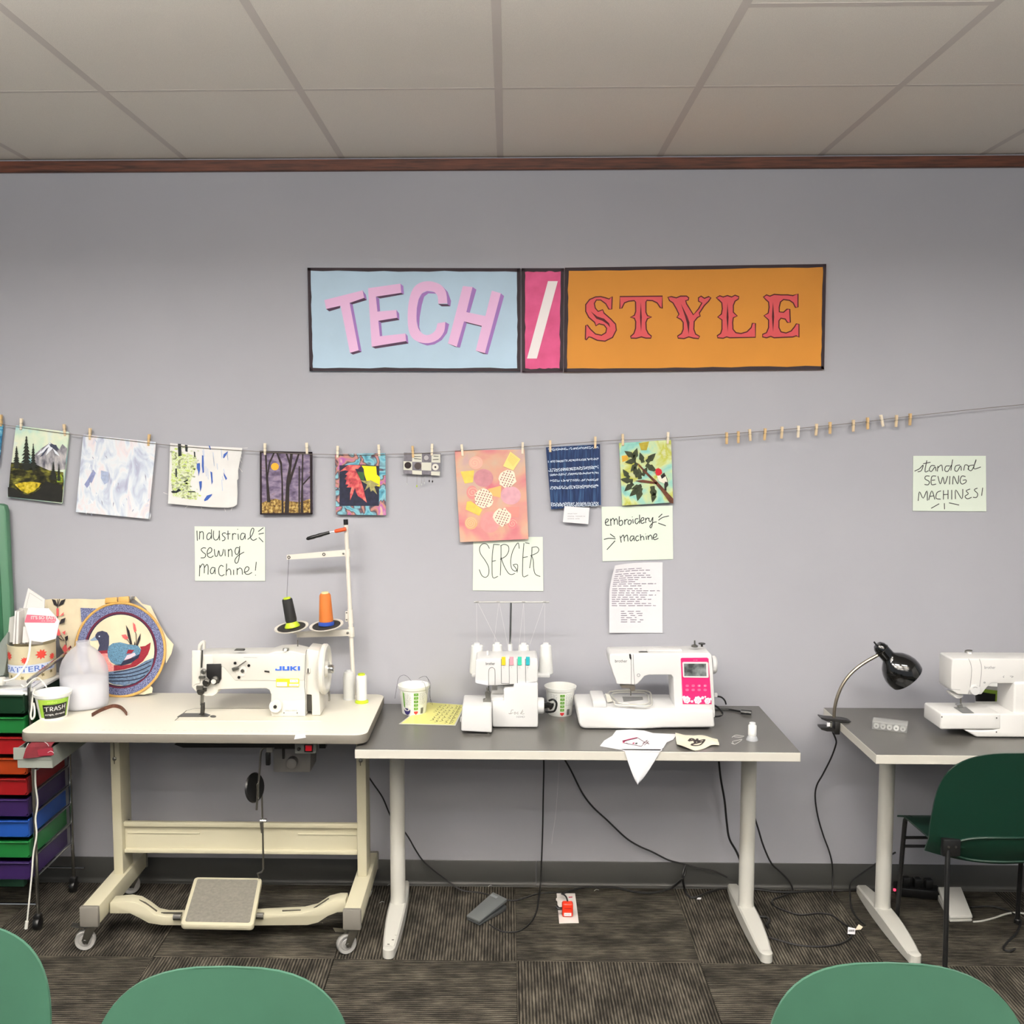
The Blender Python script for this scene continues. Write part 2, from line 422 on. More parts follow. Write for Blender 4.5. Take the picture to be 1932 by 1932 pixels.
# ================================================================== PAINTED WALL SIGNS
DKB = M('dark_marker_edge', (42, 26, 34), 0.7)
def panel(name, label, quad, mat):
    Yf = -0.014; cen = V(sum(p[0] for p in quad)/4, max(p[1] for p in quad), 0)
    t = thing(name, label, 'sign', (cen.x, -0.002, cen.z))
    b = MB(); b.pxprism(quad, Yf, 0.0125); b.build('board', mat, t)
    b = MB(); q = quad; cx = sum(p[0] for p in q)/4; cy = sum(p[1] for p in q)/4
    wob = random.Random(len(label))
    for k in range(4):
        a, c2 = q[k], q[(k+1) % 4]; n = 14; outer = []; inner = []
        for i in range(n+1):
            x = a[0]+(c2[0]-a[0])*i/n; y = a[1]+(c2[1]-a[1])*i/n; wd = 6.0+wob.uniform(-.8, 1.3)
            outer.append((x, y))
            inner.append((min(max(x, min(p[0] for p in q)+wd), max(p[0] for p in q)-wd) if k % 2 else x,
                          y+(wd if k == 0 else -wd if k == 2 else 0)))
            if k % 2 == 1 and k == 1: inner[-1] = (x-wd, y)
            if k == 3: inner[-1] = (x+wd, y)
        b.pxprism(outer+inner[::-1], Yf-.0012, 0.0012)
    b.build('painted_border', DKB, t)
    return t
SKY = M('sign_pale_blue', (188, 213, 232), 0.6, spec=.3, noise=(4, 0.06))
PNK = M('sign_rose', (222, 92, 142), 0.6, spec=.3, noise=(22, 0.16), rgb2=(205, 78, 126))
ORA = M('sign_ochre', (214, 142, 50), 0.6, spec=.3, noise=(3, 0.05))
LPK = M('sign_letter_pink', (236, 190, 226), 0.6, spec=.3)
PUR = M('sign_letter_purple', (158, 116, 184), 0.6, spec=.3)
DPU = M('sign_letter_plum', (74, 48, 74), 0.6, spec=.3)
RED = M('sign_letter_red', (214, 84, 88), 0.6, spec=.3)
MAR = M('sign_letter_maroon', (82, 22, 26), 0.6, spec=.3)
c1 = crop(560, 480, 4.391)
tp = panel('wall_sign', 'pale blue wall sign painted with pink shaded letters TECH', [(580, 505), (982, 506), (982, 701), (584, 700)], SKY)
TECH = {
 'T': ([(228,378),(545,298),(558,360),(437,402),(512,795),(440,815),(362,425),(243,452)],
       [[(545,298),(572,335),(580,378),(558,360)], [(437,402),(462,412),(537,808),(512,795)]],
       [[(558,360),(580,378),(455,415),(437,402)], [(512,795),(537,808),(465,830),(440,815)], [(243,452),(360,423),(358,445),(268,472)]]),
 'E': ([(590,280),(858,242),(865,318),(655,350),(668,474),(825,460),(830,525),(675,550),(688,678),(900,655),(905,718),(620,765)],
       [[(858,242),(882,262),(887,330),(865,318)], [(655,350),(682,365),(690,470),(668,474)], [(825,460),(848,490),(850,543),(830,525)],
        [(675,550),(698,562),(708,678),(688,678)], [(900,655),(918,675),(925,738),(905,718)]],
       [[(865,318),(887,330),(690,365),(655,350)], [(830,525),(850,543),(700,567),(675,550)], [(905,718),(925,738),(650,780),(620,765)]]),
 'C': ([(1246,405),(1240,330),(1222,285),(1180,245),(1100,222),(1020,235),(962,285),(930,380),(918,500),(925,620),(955,690),(1010,725),(1090,735),
        (1170,705),(1220,640),(1230,560),(1165,570),(1150,625),(1120,655),(1080,668),(1040,655),(1005,610),(992,540),(995,440),(1010,370),(1035,325),(1080,303),(1135,310),(1165,345),(1172,408)],
       [[(1205,262),(1250,310),(1278,385),(1272,430),(1248,412),(1243,350),(1228,295)],
        [(1140,312),(1155,325),(1090,322),(1055,350),(1035,420),(1018,520),(1014,600),(1030,655),(1006,610),(990,540),(995,440),(1010,370),(1035,325),(1080,303)],
        [(1230,560),(1262,578),(1245,650),(1200,710),(1140,745),(1080,755),(1000,727),(1090,735),(1170,705),(1220,640)]],
       [[(1170,410),(1248,412),(1272,430),(1200,430)]]),
 'H': ([(1375,262),(1456,270),(1404,478),(1562,510),(1615,300),(1690,322),(1558,818),(1482,797),(1533,592),(1385,555),(1325,765),(1252,738)],
       [[(1456,270),(1488,292),(1432,485),(1404,478)], [(1690,322),(1717,345),(1582,828),(1558,818)], [(1385,555),(1408,568),(1352,772),(1325,765)]],
       [[(1385,555),(1533,590),(1530,600),(1408,570)], [(1558,818),(1582,828),(1545,825),(1482,797)], [(1325,765),(1352,772),(1310,765),(1252,738)]])}
for k, (face, pu, dk) in TECH.items():
    if k == 'C': face = [(p_.x, p_.y) for p_ in smooth_pts(face[:16], 3)]+[(p_.x, p_.y) for p_ in smooth_pts(face[16:], 3)]
    fm = MB().pxprism(c1(face), -0.0152, 0.0012).build('letter', LPK, tp)
    for q in pu: MB().pxprism(c1(q), -0.0149, 0.0009).build('letter_side', PUR, fm)
    for q in dk: MB().pxprism(c1(q), -0.0149, 0.0009).build('letter_underside', DPU, fm)
tp = panel('wall_sign', 'narrow rose pink wall sign painted with a white slash', [(984, 506), (1064, 506), (1062, 701), (985, 702)], PNK)
c2 = crop(960, 480, 3.116)
MB().pxprism(c2([(230,157),(288,157),(165,612),(107,612)]), -0.0152, 0.0012).build('slash', M('sign_white', (244, 236, 234), .6), tp)
tp = panel('wall_sign', 'ochre orange wall sign painted with red ornate letters STYLE', [(1066, 505), (1559, 498), (1555, 697), (1064, 702)], ORA)
STY = {
 'S': [(608,248),(605,322),(588,322),(570,290),(540,268),(515,268),(503,288),(508,315),(525,335),(552,325),(560,345),(600,380),(628,410),(632,445),(610,488),(565,510),(520,505),(485,488),(470,485),(455,503),(450,500),(452,418),(462,415),(480,440),(510,468),(545,475),(570,460),(575,435),(560,415),(530,408),(512,420),(505,400),(470,370),(452,335),(452,295),(475,265),(510,250),(540,248),(565,254),(590,262)],
 'T': [(653,248),(903,245),(902,318),(890,312),(872,285),(845,272),(812,270),(806,280),(806,340),(815,360),(840,368),(815,378),(806,400),(808,440),(820,465),(838,480),(835,492),(805,492),(780,485),(750,493),(718,492),(716,482),(735,465),(745,435),(746,395),(738,375),(715,370),(738,358),(746,335),(745,280),(738,272),(705,275),(680,285),(665,315),(653,320)],
 'Y': [(935,252),(955,248),(985,255),(1010,245),(1045,245),(1058,255),(1055,268),(1040,272),(1045,290),(1085,355),(1115,320),(1135,285),(1115,275),(1115,255),(1130,245),(1150,258),(1175,248),(1188,255),(1175,275),(1150,300),(1120,345),(1125,362),(1108,372),(1090,395),(1088,440),(1098,468),(1122,482),(1115,495),(1085,492),(1058,485),(1030,495),(995,492),(992,480),(1015,465),(1025,440),(1025,400),(1012,382),(988,370),(1000,352),(985,320),(965,285),(945,272)],
 'L': [(1220,255),(1240,243),(1260,250),(1285,242),(1310,250),(1330,240),(1352,248),(1350,262),(1330,275),(1320,300),(1320,340),(1343,362),(1320,372),(1316,400),(1318,440),(1335,460),(1365,465),(1400,455),(1425,430),(1432,405),(1450,405),(1450,487),(1300,490),(1280,485),(1260,493),(1228,490),(1225,478),(1245,465),(1253,440),(1253,385),(1228,368),(1250,350),(1255,320),(1252,285),(1235,268)],
 'E': [(1497,250),(1515,238),(1535,245),(1560,235),(1600,238),(1640,238),(1670,242),(1700,232),(1700,310),(1685,312),(1672,285),(1650,270),(1615,265),(1597,280),(1590,310),(1590,338),(1615,340),(1635,322),(1652,322),(1655,400),(1638,400),(1625,380),(1600,375),(1588,390),(1588,430),(1600,455),(1630,462),(1660,450),(1680,425),(1690,408),(1706,410),(1706,488),(1690,478),(1670,485),(1600,488),(1560,490),(1540,482),(1515,490),(1492,485),(1492,470),(1515,460),(1527,430),(1527,385),(1500,360),(1525,345),(1530,310),(1527,280),(1510,265)]}
SLIT = {'S': [(482,335),(520,365),(560,378),(590,405),(596,430),(580,410),(550,390),(515,378)],
        'T': [(776,280),(782,370),(778,455),(771,370)],
        'Y': [(1012,290),(1050,365),(1062,400),(1058,470),(1046,400),(1036,365)],
        'L': [(1286,285),(1292,370),(1287,455),(1280,370)], 'E': [(1553,280),(1560,365),(1554,455),(1547,365)]}
for k, poly in STY.items():
    fm = MB().pxprism(c2(poly), -0.0152, 0.0012).build('letter', RED, tp)
    MB().ribbon([c2(poly)], 2.3, on(-0.01535), sm=0, closed=True).build('letter_outline', MAR, fm)
    MB().pxprism(c2(SLIT[k]), -0.0155, 0.0003).build('letter_inlay', MAR, fm)

# ================================================================== HANDWRITTEN PAPER SIGNS
def sheet(name, label, quad, mat, strokes, wpx, ink=INK, Y=-0.004, cat='paper sign'):
    cen = V((quad[2][0]+quad[3][0])/2, max(p[1] for p in quad), 0)
    t = thing(name, label, cat, (cen.x, -0.001, cen.z))
    b = MB(); fn = quadmap(quad, Y)
    b.grid(fn, 10, 8, thick=(0, .0012, 0)); b.build('sheet', mat, t)
    if strokes:
        MB().ribbon(strokes, wpx, on(Y-.0006)).build('handwriting', ink, t)
    return t
c3 = crop(300, 800, 6.0375)
IND = [[(432,1215),(437,1330)], [(460,1315),(465,1220)], [(465,1240),(490,1225),(505,1245),(505,1315)],
 [(590,1250),(570,1240),(548,1265),(545,1300),(560,1318),(585,1300),(598,1260)], [(597,1200),(598,1310)],
 [(622,1215),(620,1290),(640,1322),(670,1310),(685,1270),(688,1215)], [(686,1215),(690,1325)],
 [(762,1245),(740,1240),(720,1255),(730,1275),(752,1295),(745,1322),(718,1330)], [(785,1215),(787,1315)], [(765,1255),(812,1250)],
 [(838,1245),(838,1320)], [(840,1265),(855,1248),(880,1255)], [(900,1250),(905,1318)], [(895,1195),(897,1203)],
 [(975,1250),(945,1245),(928,1280),(935,1315),(960,1310),(980,1265)], [(980,1248),(982,1312)],
 [(1010,1315),(1050,1280),(1075,1230),(1080,1195),(1060,1190),(1040,1240),(1045,1300),(1075,1325),(1115,1305)],
 [(1130,1225),(1190,1180)], [(1135,1255),(1195,1242)], [(1137,1292),(1187,1345)],
 [(535,1415),(505,1410),(480,1430),(500,1460),(530,1485),(520,1520),(475,1525)],
 [(555,1480),(595,1455),(600,1420),(575,1410),(550,1450),(555,1505),(590,1520),(620,1500)],
 [(630,1425),(640,1500),(665,1500),(680,1440),(695,1500),(720,1490),(735,1425)], [(750,1430),(755,1505)],
 [(790,1425),(790,1515)], [(790,1450),(815,1425),(830,1450),(832,1510)],
 [(910,1410),(880,1410),(865,1450),(880,1485),(905,1470),(920,1390)], [(918,1400),(915,1500),(900,1570),(875,1585),(865,1550),(900,1500),(970,1458)],
 [(465,1605),(460,1735)], [(465,1640),(495,1595),(515,1620),(515,1700)], [(515,1640),(545,1600),(560,1630),(558,1715)],
 [(635,1640),(605,1635),(585,1670),(595,1705),(620,1695),(635,1655)], [(637,1635),(640,1710)],
 [(735,1625),(705,1610),(680,1650),(685,1710),(715,1730),(745,1712)], [(770,1590),(765,1725)], [(768,1680),(795,1650),(815,1670),(818,1720)],
 [(850,1660),(850,1720)], [(890,1640),(890,1718)], [(890,1665),(920,1640),(945,1660),(950,1715)],
 [(965,1690),(1010,1675),(1025,1640),(1000,1625),(975,1660),(985,1705),(1020,1712),(1060,1690)], [(1108,1570),(1098,1670)], [(1097,1718),(1102,1726)]]
sheet('paper_sign', 'pale green paper sign lettered industrial sewing machine!', [(367, 993), (500, 994), (500, 1096), (368, 1096)], PAPER, [c3(s) for s in IND], 1.5)
c4 = crop(840, 820, 6.23)
SER = [[(520,1340),(490,1290),(440,1285),(405,1330),(415,1400),(470,1480),(510,1560),(510,1640),(475,1678),(430,1655),(400,1585)],
 [(570,1290),(555,1400),(550,1550),(560,1680),(620,1665)], [(565,1290),(640,1295)], [(550,1490),(595,1480)],
 [(655,1300),(655,1450),(648,1655)], [(650,1310),(690,1290),(740,1310),(745,1370),(710,1430),(645,1465)], [(655,1440),(690,1540),(740,1625),(780,1645),(820,1630)],
 [(870,1340),(860,1275),(830,1300),(790,1380),(770,1480),(780,1570),(820,1605),(850,1590)], [(795,1530),(850,1530),(845,1620)], [(800,1535),(830,1570),(848,1610)],
 [(925,1275),(915,1400),(910,1550),(915,1668),(975,1650)], [(940,1270),(990,1280)], [(915,1445),(970,1435)],
 [(1020,1320),(1015,1420),(992,1570)], [(1025,1325),(1075,1320),(1100,1350),(1080,1390),(1000,1425)], [(1015,1420),(1035,1480),(1040,1570),(1060,1640),(1118,1668)]]
sheet('paper_sign', 'pale green paper sign lettered SERGER', [(893, 1013), (1024, 1013), (1025, 1115), (892, 1114)], PAPER, [c4(s) for s in SER], 1.3)
c5 = crop(1010, 800, 6.662)
EMB = [[(875,1245),(910,1225),(918,1200),(895,1195),(880,1230),(890,1270),(935,1272)], [(945,1190),(950,1280)], [(950,1215),(975,1185),(990,1210),(992,1265)], [(992,1220),(1015,1190),(1030,1215),(1035,1265)],
 [(1055,1160),(1055,1265),(1085,1270),(1100,1240),(1085,1210),(1058,1225)], [(1122,1200),(1125,1265)], [(1125,1225),(1145,1200),(1165,1205)],
 [(1185,1205),(1165,1230),(1175,1262),(1200,1250),(1205,1215),(1185,1205)], [(1225,1195),(1230,1250)], [(1218,1165),(1220,1172)],
 [(1295,1190),(1260,1195),(1255,1235),(1275,1255),(1305,1220)], [(1310,1140),(1312,1250)], [(1330,1220),(1360,1205),(1362,1180),(1340,1180),(1325,1215),(1340,1250),(1375,1235)],
 [(1385,1180),(1388,1245)], [(1388,1205),(1410,1180),(1430,1195)], [(1430,1180),(1430,1215),(1450,1225),(1475,1175)], [(1478,1170),(1470,1260),(1455,1305),(1440,1285),(1480,1240),(1525,1230)],
 [(1595,1130),(1548,1175)], [(1680,1155),(1600,1175),(1548,1210)], [(1545,1245),(1640,1280)],
 [(1065,1405),(1080,1490)], [(1075,1430),(1105,1395),(1115,1425),(1120,1475)], [(1118,1430),(1150,1395),(1160,1420),(1165,1475)],
 [(1235,1410),(1205,1410),(1190,1445),(1205,1470),(1235,1430)], [(1238,1405),(1245,1470)], [(1300,1410),(1275,1410),(1260,1440),(1275,1468),(1305,1455)],
 [(1320,1385),(1325,1465)], [(1325,1430),(1345,1410),(1362,1425),(1365,1460)], [(1392,1405),(1398,1455)], [(1385,1380),(1386,1386)],
 [(1415,1400),(1422,1455)], [(1420,1425),(1445,1395),(1462,1415),(1470,1455)], [(1485,1430),(1520,1415),(1525,1385),(1500,1385),(1480,1425),(1500,1455),(1548,1435)],
 [(940,1382),(1000,1425)], [(862,1452),(920,1437),(1010,1442)], [(1003,1467),(900,1580)]]
sheet('paper_sign', 'pale green paper sign lettered embroidery machine', [(1135, 956), (1269, 954), (1270, 1055), (1137, 1059)], PAPER, [c5(s) for s in EMB], 1.6)
c6 = crop(1260, 740, 2.875)
STD = [[(1338,428),(1365,415),(1385,395),(1375,425),(1355,432)], [(1405,370),(1395,430),(1415,425)], [(1385,388),(1425,380)], [(1450,400),(1430,398),(1418,420),(1430,430),(1450,405),(1455,428)],
 [(1465,400),(1462,430)], [(1465,410),(1485,395),(1490,428)], [(1530,400),(1508,402),(1503,425),(1520,428),(1538,395)], [(1545,365),(1535,425)],
 [(1585,395),(1562,400),(1556,422),(1570,428),(1588,400),(1592,425)], [(1605,425),(1612,395),(1630,400),(1628,420)], [(1660,395),(1635,400),(1632,420),(1650,422),(1672,370)], [(1672,365),(1660,415),(1698,405)],
 [(1420,455),(1400,455),(1395,470),(1418,485),(1412,502),(1392,500)], [(1455,455),(1432,458),(1430,500),(1455,498)], [(1432,478),(1450,476)], [(1465,455),(1478,498),(1492,460),(1502,498),(1518,455)],
 [(1530,455),(1528,500)], [(1545,500),(1550,455),(1572,498),(1578,452)], [(1615,458),(1595,455),(1585,480),(1595,498),(1615,490),(1618,476),(1600,478)],
 [(1358,590),(1365,540),(1385,575),(1405,535),(1408,588)], [(1415,585),(1432,535),(1448,582)], [(1420,565),(1445,562)], [(1482,535),(1460,545),(1455,575),(1480,580)],
 [(1495,532),(1495,582)], [(1520,530),(1520,580)], [(1495,556),(1520,554)], [(1540,530),(1540,582)], [(1560,580),(1562,530),(1595,578),(1600,525)],
 [(1640,525),(1618,535),(1630,550),(1612,565),(1625,578),(1648,570)], [(1680,520),(1662,530),(1680,550),(1675,570),(1655,570)], [(1708,518),(1702,562)],
 [(1428,630),(1472,605)], [(1500,602),(1501,635)], [(1525,600),(1580,612)]]
sheet('paper_sign', 'pale green paper sign lettered standard SEWING MACHINES!', [(1723, 860), (1860, 860), (1861, 965), (1722, 964)], PAPER, [c6(s) for s in STD], 1.5)
# curling typed sheet under the embroidery sign
NOTE = thing('instruction_sheet', 'white instruction sheet with curled corner below the embroidery sign', 'paper', (V(1200, 1193).x, -0.001, V(1200, 1193).z))
def note(u, v, o=0.0):
    tlx = 1150; x = (1149.5+(1250-1149.5)*u) if v < .55 else (1149.5+11*((v-.55)/.45)**1.5+(1250-1149.5-11*((v-.55)/.45)**1.5)*u)
    y = 1194-(1194-1061)*v+(6*(1-u)**3*max(0, v-.6)/.4)
    curl = 0.002+0.028*(1-u)**2*(0.35+0.65*v)
    return V(x, y, -curl-0.002-o)
MB().grid(note, 14, 16, thick=(0, .0008, 0)).build('sheet', WPAPER, NOTE)
st = []; yy = 0.95; r = random.Random(3)
for row in range(24):
    yy -= 0.030 if row not in (2, 9) else 0.042
    if row == 18: yy -= 0.05
    if row < 18: st += scribble(.05, r.uniform(.5, .95), yy, .010, row, (.05, .14), .03)
    else: st += scribble(.22, r.uniform(.5, .68), yy, .010, row, (.05, .12), .05)
MB().ribbon(st, .0075, lambda u, v: note(u, v, .0016), sm=0).build('print', M('purple_grey_print', (120, 106, 126), .8), NOTE)
# ================================================================== PICTURES ON THE LINE
YP = -0.022
def pic(name, label, quad, mat, cat='picture', thick=.004, bend=.0, Y=YP, bevel=0):
    cen = V((quad[2][0]+quad[3][0])/2, max(p[1] for p in quad), Y)
    t = thing(name, label, cat, (cen.x, Y, cen.z))
    b = MB(); q = quadmap(quad, Y)
    b.grid(lambda u, v: q(u, v)+Vector((0, bend*sin(pi*u)*(1-v), 0)), 8, 8, thick=(0, thick, 0)).build('sheet', mat, t)
    return t
def layer(t, name, poly, mat, k=1, Y=YP, parent=None):
    return MB().pxprism(poly, Y-.0008*k, .0006).build(name, mat, parent or t)
def fir(x, ytop, ybot, w, n=9, seed=0):
    r = random.Random(seed); L = []; R = []
    for i in range(n):
        t = i/n; y = ytop+(ybot-ytop)*(t+.5/n); ww = w*(.12+.88*t)*r.uniform(.7, 1.1)
        L += [(x-ww, y+(ybot-ytop)*.02), (x-ww*.35, y+(ybot-ytop)*.01)]; R += [(x+ww*r.uniform(.8, 1.1), y+(ybot-ytop)*.02), (x+ww*.35, y+(ybot-ytop)*.01)]
    return [(x, ytop)]+R+[(x+w*.3, ybot), (x-w*.3, ybot)]+L[::-1]
ca = crop(0, 760, 6.0375)
# at the left edge
pic('hanging_picture', 'blue and white picture cut off by the left edge of the photo', [(-95, 788), (6, 801), (-2, 880), (-105, 872)],
    ramp_mat('blue_waves', [(0.3, (30, 70, 110)), (.5, (60, 130, 165)), (.62, (150, 205, 220)), (.8, (235, 240, 240))], 14, stretch=(1, 1, 3)))
# mountain landscape
p = pic('hanging_picture', 'landscape painting of a snowy mountain, dark firs and yellow meadow', [(30, 803), (130, 815), (116, 950), (14, 938)],
        ramp_mat('painted_sky', [(.3, (120, 190, 215)), (.48, (205, 225, 200)), (.6, (228, 232, 205)), (.75, (190, 220, 228))], 9), thick=.010)
layer(p, 'mountain', ca([(385,600),(470,520),(570,455),(640,490),(675,530),(710,470),(765,520),(740,760),(560,770),(380,700)]), ramp_mat('rock_grey', [(.35, (70, 70, 82)), (.5, (150, 148, 152)), (.65, (196, 190, 190))], 40, stretch=(1, 1, .5)), 1)
for sn in ([(570,455),(600,520),(560,560),(520,600),(545,530),(500,560),(440,590),(500,520)], [(600,520),(650,560),(680,610),(630,580)], [(470,540),(420,600),(455,590)]):
    layer(p, 'snow', ca(sn), M('snow_white', (228, 232, 238), .8), 2)
for sn in ([(560,470),(640,480),(670,540),(615,520),(575,500)], [(530,520),(560,500),(490,600),(450,620)]):
    layer(p, 'rock_shadow', ca(sn), M('slate', (62, 68, 86), .8), 3)
layer(p, 'meadow', ca([(126,680),(380,690),(470,730),(560,770),(720,790),(725,900),(705,1135),(90,1070)]), ramp_mat('meadow_dark', [(.38, (22, 22, 16)), (.5, (48, 46, 26)), (.62, (110, 108, 40)), (.75, (190, 180, 80))], 22, stretch=(1, 1, 2)), 2)
layer(p, 'yellow_grass', ca([(165,930),(260,905),(380,900),(470,915),(440,960),(380,1010),(320,1035),(240,1000)]), ramp_mat('gold_grass', [(.35, (110, 100, 20)), (.5, (196, 172, 40)), (.7, (226, 206, 90))], 60), 3)
layer(p, 'bright_bush', ca([(640,830),(690,810),(715,850),(710,905),(650,905)]), M('lime_bush', (150, 176, 40), .8, noise=(90, .3)), 3)
layer(p, 'foreground_shade', ca([(90,960),(160,970),(240,1030),(350,1060),(450,980),(520,890),(640,930),(710,930),(700,1135),(90,1070)]), M('deep_olive', (26, 26, 20), .8, noise=(40, .4)), 4)
for k, (x, y0, y1, ww) in enumerate(((300,375,770,92), (188,490,750,62), (378,460,770,54), (607,670,880,58), (670,690,890,36))):
    layer(p, 'fir_tree', ca(fir(x, y0, y1, ww, 10, k)), M('fir_green', (30, 34, 26), .8), 5)
# pale abstract
p = pic('hanging_picture', 'pale blue, white and pink abstract textured painting', [(157, 820), (294, 834), (280, 979), (143, 966)],
        ramp_mat('pale_impasto', [(.28, (165, 165, 190)), (.42, (204, 212, 224)), (.52, (226, 230, 234)), (.64, (230, 220, 222)), (.78, (196, 202, 220))], 16, 8, (1.4, 1, .6), distort=1.2, bump=.8), thick=.006)
layer(p, 'blue_patch', ca([(1060,760),(1090,800),(1050,900),(990,970),(960,930),(1000,870)]), M('periwinkle', (150, 158, 200), .8, noise=(80, .2)), 1)
layer(p, 'blue_patch', ca([(1150,770),(1235,790),(1240,900),(1190,930),(1150,860)]), M('pale_periwinkle', (176, 188, 216), .8, noise=(80, .15)), 1)
r = random.Random(11)
for k in range(34):
    x = r.uniform(960, 1720); y = r.uniform(400, 1260); L = r.uniform(30, 90); a = r.uniform(1.0, 2.1)
    layer(p, 'paint_stroke', ca([(x, y), (x+L*.4*cos(a)+7, y+L*.4*sin(a)), (x+L*cos(a), y+L*sin(a)), (x+L*.4*cos(a)-6, y+L*.4*sin(a))]),
          (M('stroke_white', (238, 240, 242), .7), M('stroke_grey', (158, 160, 178), .7), M('stroke_blue', (186, 196, 214), .7))[k % 3], 2)
# cloth with green and blue marks
cb = crop(300, 800, 6.0375)
CL4 = [(321,836),(370,841),(457,845),(455,858),(452,872),(449,888),(450,903),(447,906),(448,930),(447,952),(441,956),(430,958),(400,957),(360,954),(317,950),(319,900),(320,870)]
cen = V(385, 958, YP); p = thing('hanging_cloth', 'white frayed cloth with lime green and blue brush marks', 'cloth', (cen.x, YP, cen.z))
MB().pxprism(CL4, YP, .002).build('cloth', M('raw_white_cotton', (232, 230, 226), .9, bump=(200, .3), noise=(9, .05)), p)
layer(p, 'green_wash', cb([(140,300),(230,330),(420,360),(435,430),(400,560),(360,650),(350,740),(450,790),(430,860),(300,850),(160,820),(135,640),(150,480)]), ramp_mat('lime_speckle', [(.36, (120, 126, 100)), (.45, (196, 206, 150)), (.52, (222, 226, 206)), (.6, (186, 206, 96)), (.72, (226, 228, 214))], 70, 5), .5)
r = random.Random(5)
for k in range(110):
    x = r.gauss(270, 75); y = r.uniform(250, 870)
    if not 135 < x < 470: continue
    s = r.uniform(8, 26); layer(p, 'green_mark', cb([(x-s, y), (x-s*.2, y-s*.6), (x+s, y-s*.1), (x+s*.4, y+s*.5), (x-s*.3, y+s*.35)]),
          (M('lime_mark', (190, 208, 110), .8), M('sage_mark', (200, 206, 176), .8), M('grey_green_mark', (150, 158, 130), .8))[k % 3], 1)
for q in ([(215,225),(250,225),(258,360),(220,370)], [(295,235),(325,240),(325,320),(300,310)], [(395,310),(412,320),(415,380),(400,375)], [(185,510),(203,505),(203,605),(188,605)], [(275,655),(330,630),(328,645),(290,665)], [(135,770),(165,755),(190,765),(225,735),(255,755),(200,785),(150,785)], [(330,765),(410,765),(410,775),(335,777)]):
    layer(p, 'dark_mark', cb(q), M('near_black_green', (28, 36, 38), .8), 2)
for q in ([(430,450),(465,445),(468,520),(450,595),(445,540),(430,500)], [(490,355),(505,360),(512,550),(498,560),(488,480)], [(455,655),(488,650),(485,720),(470,770)], [(512,865),(545,815),(605,797),(600,815),(555,865),(520,880)], [(585,540),(605,550),(612,660),(600,690)], [(565,245),(580,248),(592,290),(580,292)], [(735,345),(785,310),(780,330),(740,390),(730,385)], [(735,550),(775,620),(762,640),(740,590)]):
    layer(p, 'blue_mark', cb(q), M('cobalt_mark', (58, 92, 170), .8), 2)
for k in range(16):
    x = r.uniform(480, 800); y = r.uniform(260, 640); L = r.uniform(40, 130)
    layer(p, 'faint_stroke', cb([(x, y), (x+5, y), (x+14, y+L), (x+9, y+L)]), M('faint_blue', (180, 196, 222), .8), 1)
fr = [[(60+930, 275), (60+945, 330)]]
fr = [[(945,330),(930,360),(945,390)],[(920,400),(945,440)],[(900,480),(950,545)],[(905,600),(885,640)],[(100,800),(50,780)],[(745,960),(760,995)],[(480,945),(490,965)],[(330,930),(300,955)],[(835,950),(820,985)],[(950,275),(1010,272)]]
MB().ribbon([cb(s) for s in fr], .7, on(YP)).build('loose_threads', M('thread_white', (228, 226, 220), .9), p)
# night trees
p = pic('hanging_picture', 'dark framed quilt picture of bare trees with an orange moon', [(491, 851), (589, 853), (590, 969), (492, 971)],
        ramp_mat('dusk_mauve', [(.3, (70, 60, 78)), (.45, (104, 92, 116)), (.6, (140, 126, 146)), (.75, (112, 92, 96))], 26, 6, (1, 1, 2)), thick=.008)
layer(p, 'undergrowth', cb([(1165,900),(1240,870),(1330,850),(1420,880),(1500,880),(1600,890),(1730,850),(1740,1020),(1165,1025)]), ramp_mat('autumn_grass', [(.35, (70, 48, 28)), (.5, (140, 112, 58)), (.68, (196, 172, 110))], 90), 1)
layer(p, 'moon', cb([(1320+45*cos(a*pi/8), 485+42*sin(a*pi/8)) for a in range(16)]), M('moon_orange', (238, 168, 44), .7), 1)
BARK = M('bark_dark', (44, 34, 32), .8, noise=(60, .3))
for tr in ([(1205,330),(1225,330),(1235,560),(1270,890),(1230,890),(1220,640)], [(1300,330),(1320,330),(1265,450),(1240,620),(1228,600),(1250,440)], [(1335,330),(1352,330),(1400,440),(1412,700),(1420,1015),(1395,1015),(1395,650),(1380,460)],
           [(1495,330),(1525,330),(1500,560),(1485,700),(1480,1015),(1430,1015),(1450,650),(1480,480)], [(1585,330),(1605,330),(1560,470),(1505,650),(1490,700),(1490,600)], [(1440,330),(1460,330),(1500,450),(1490,490)],
           [(1590,480),(1605,480),(1605,1015),(1588,1015)], [(1630,330),(1645,330),(1640,700),(1645,1015),(1610,1015),(1622,700)], [(1720,590),(1725,605),(1640,700),(1635,680)]):
    layer(p, 'tree_trunk', cb(tr), BARK, 2)
BORD = M('black_binding', (34, 22, 26), .85)
for q in ([(1148,305),(1745,318),(1740,345),(1150,330)], [(1148,1015),(1745,1010),(1742,1030),(1155,1032)], [(1148,305),(1168,305),(1172,1025),(1150,1030)], [(1718,320),(1745,318),(1748,1030),(1722,1025)]):
    layer(p, 'binding', cb(q), BORD, 3)
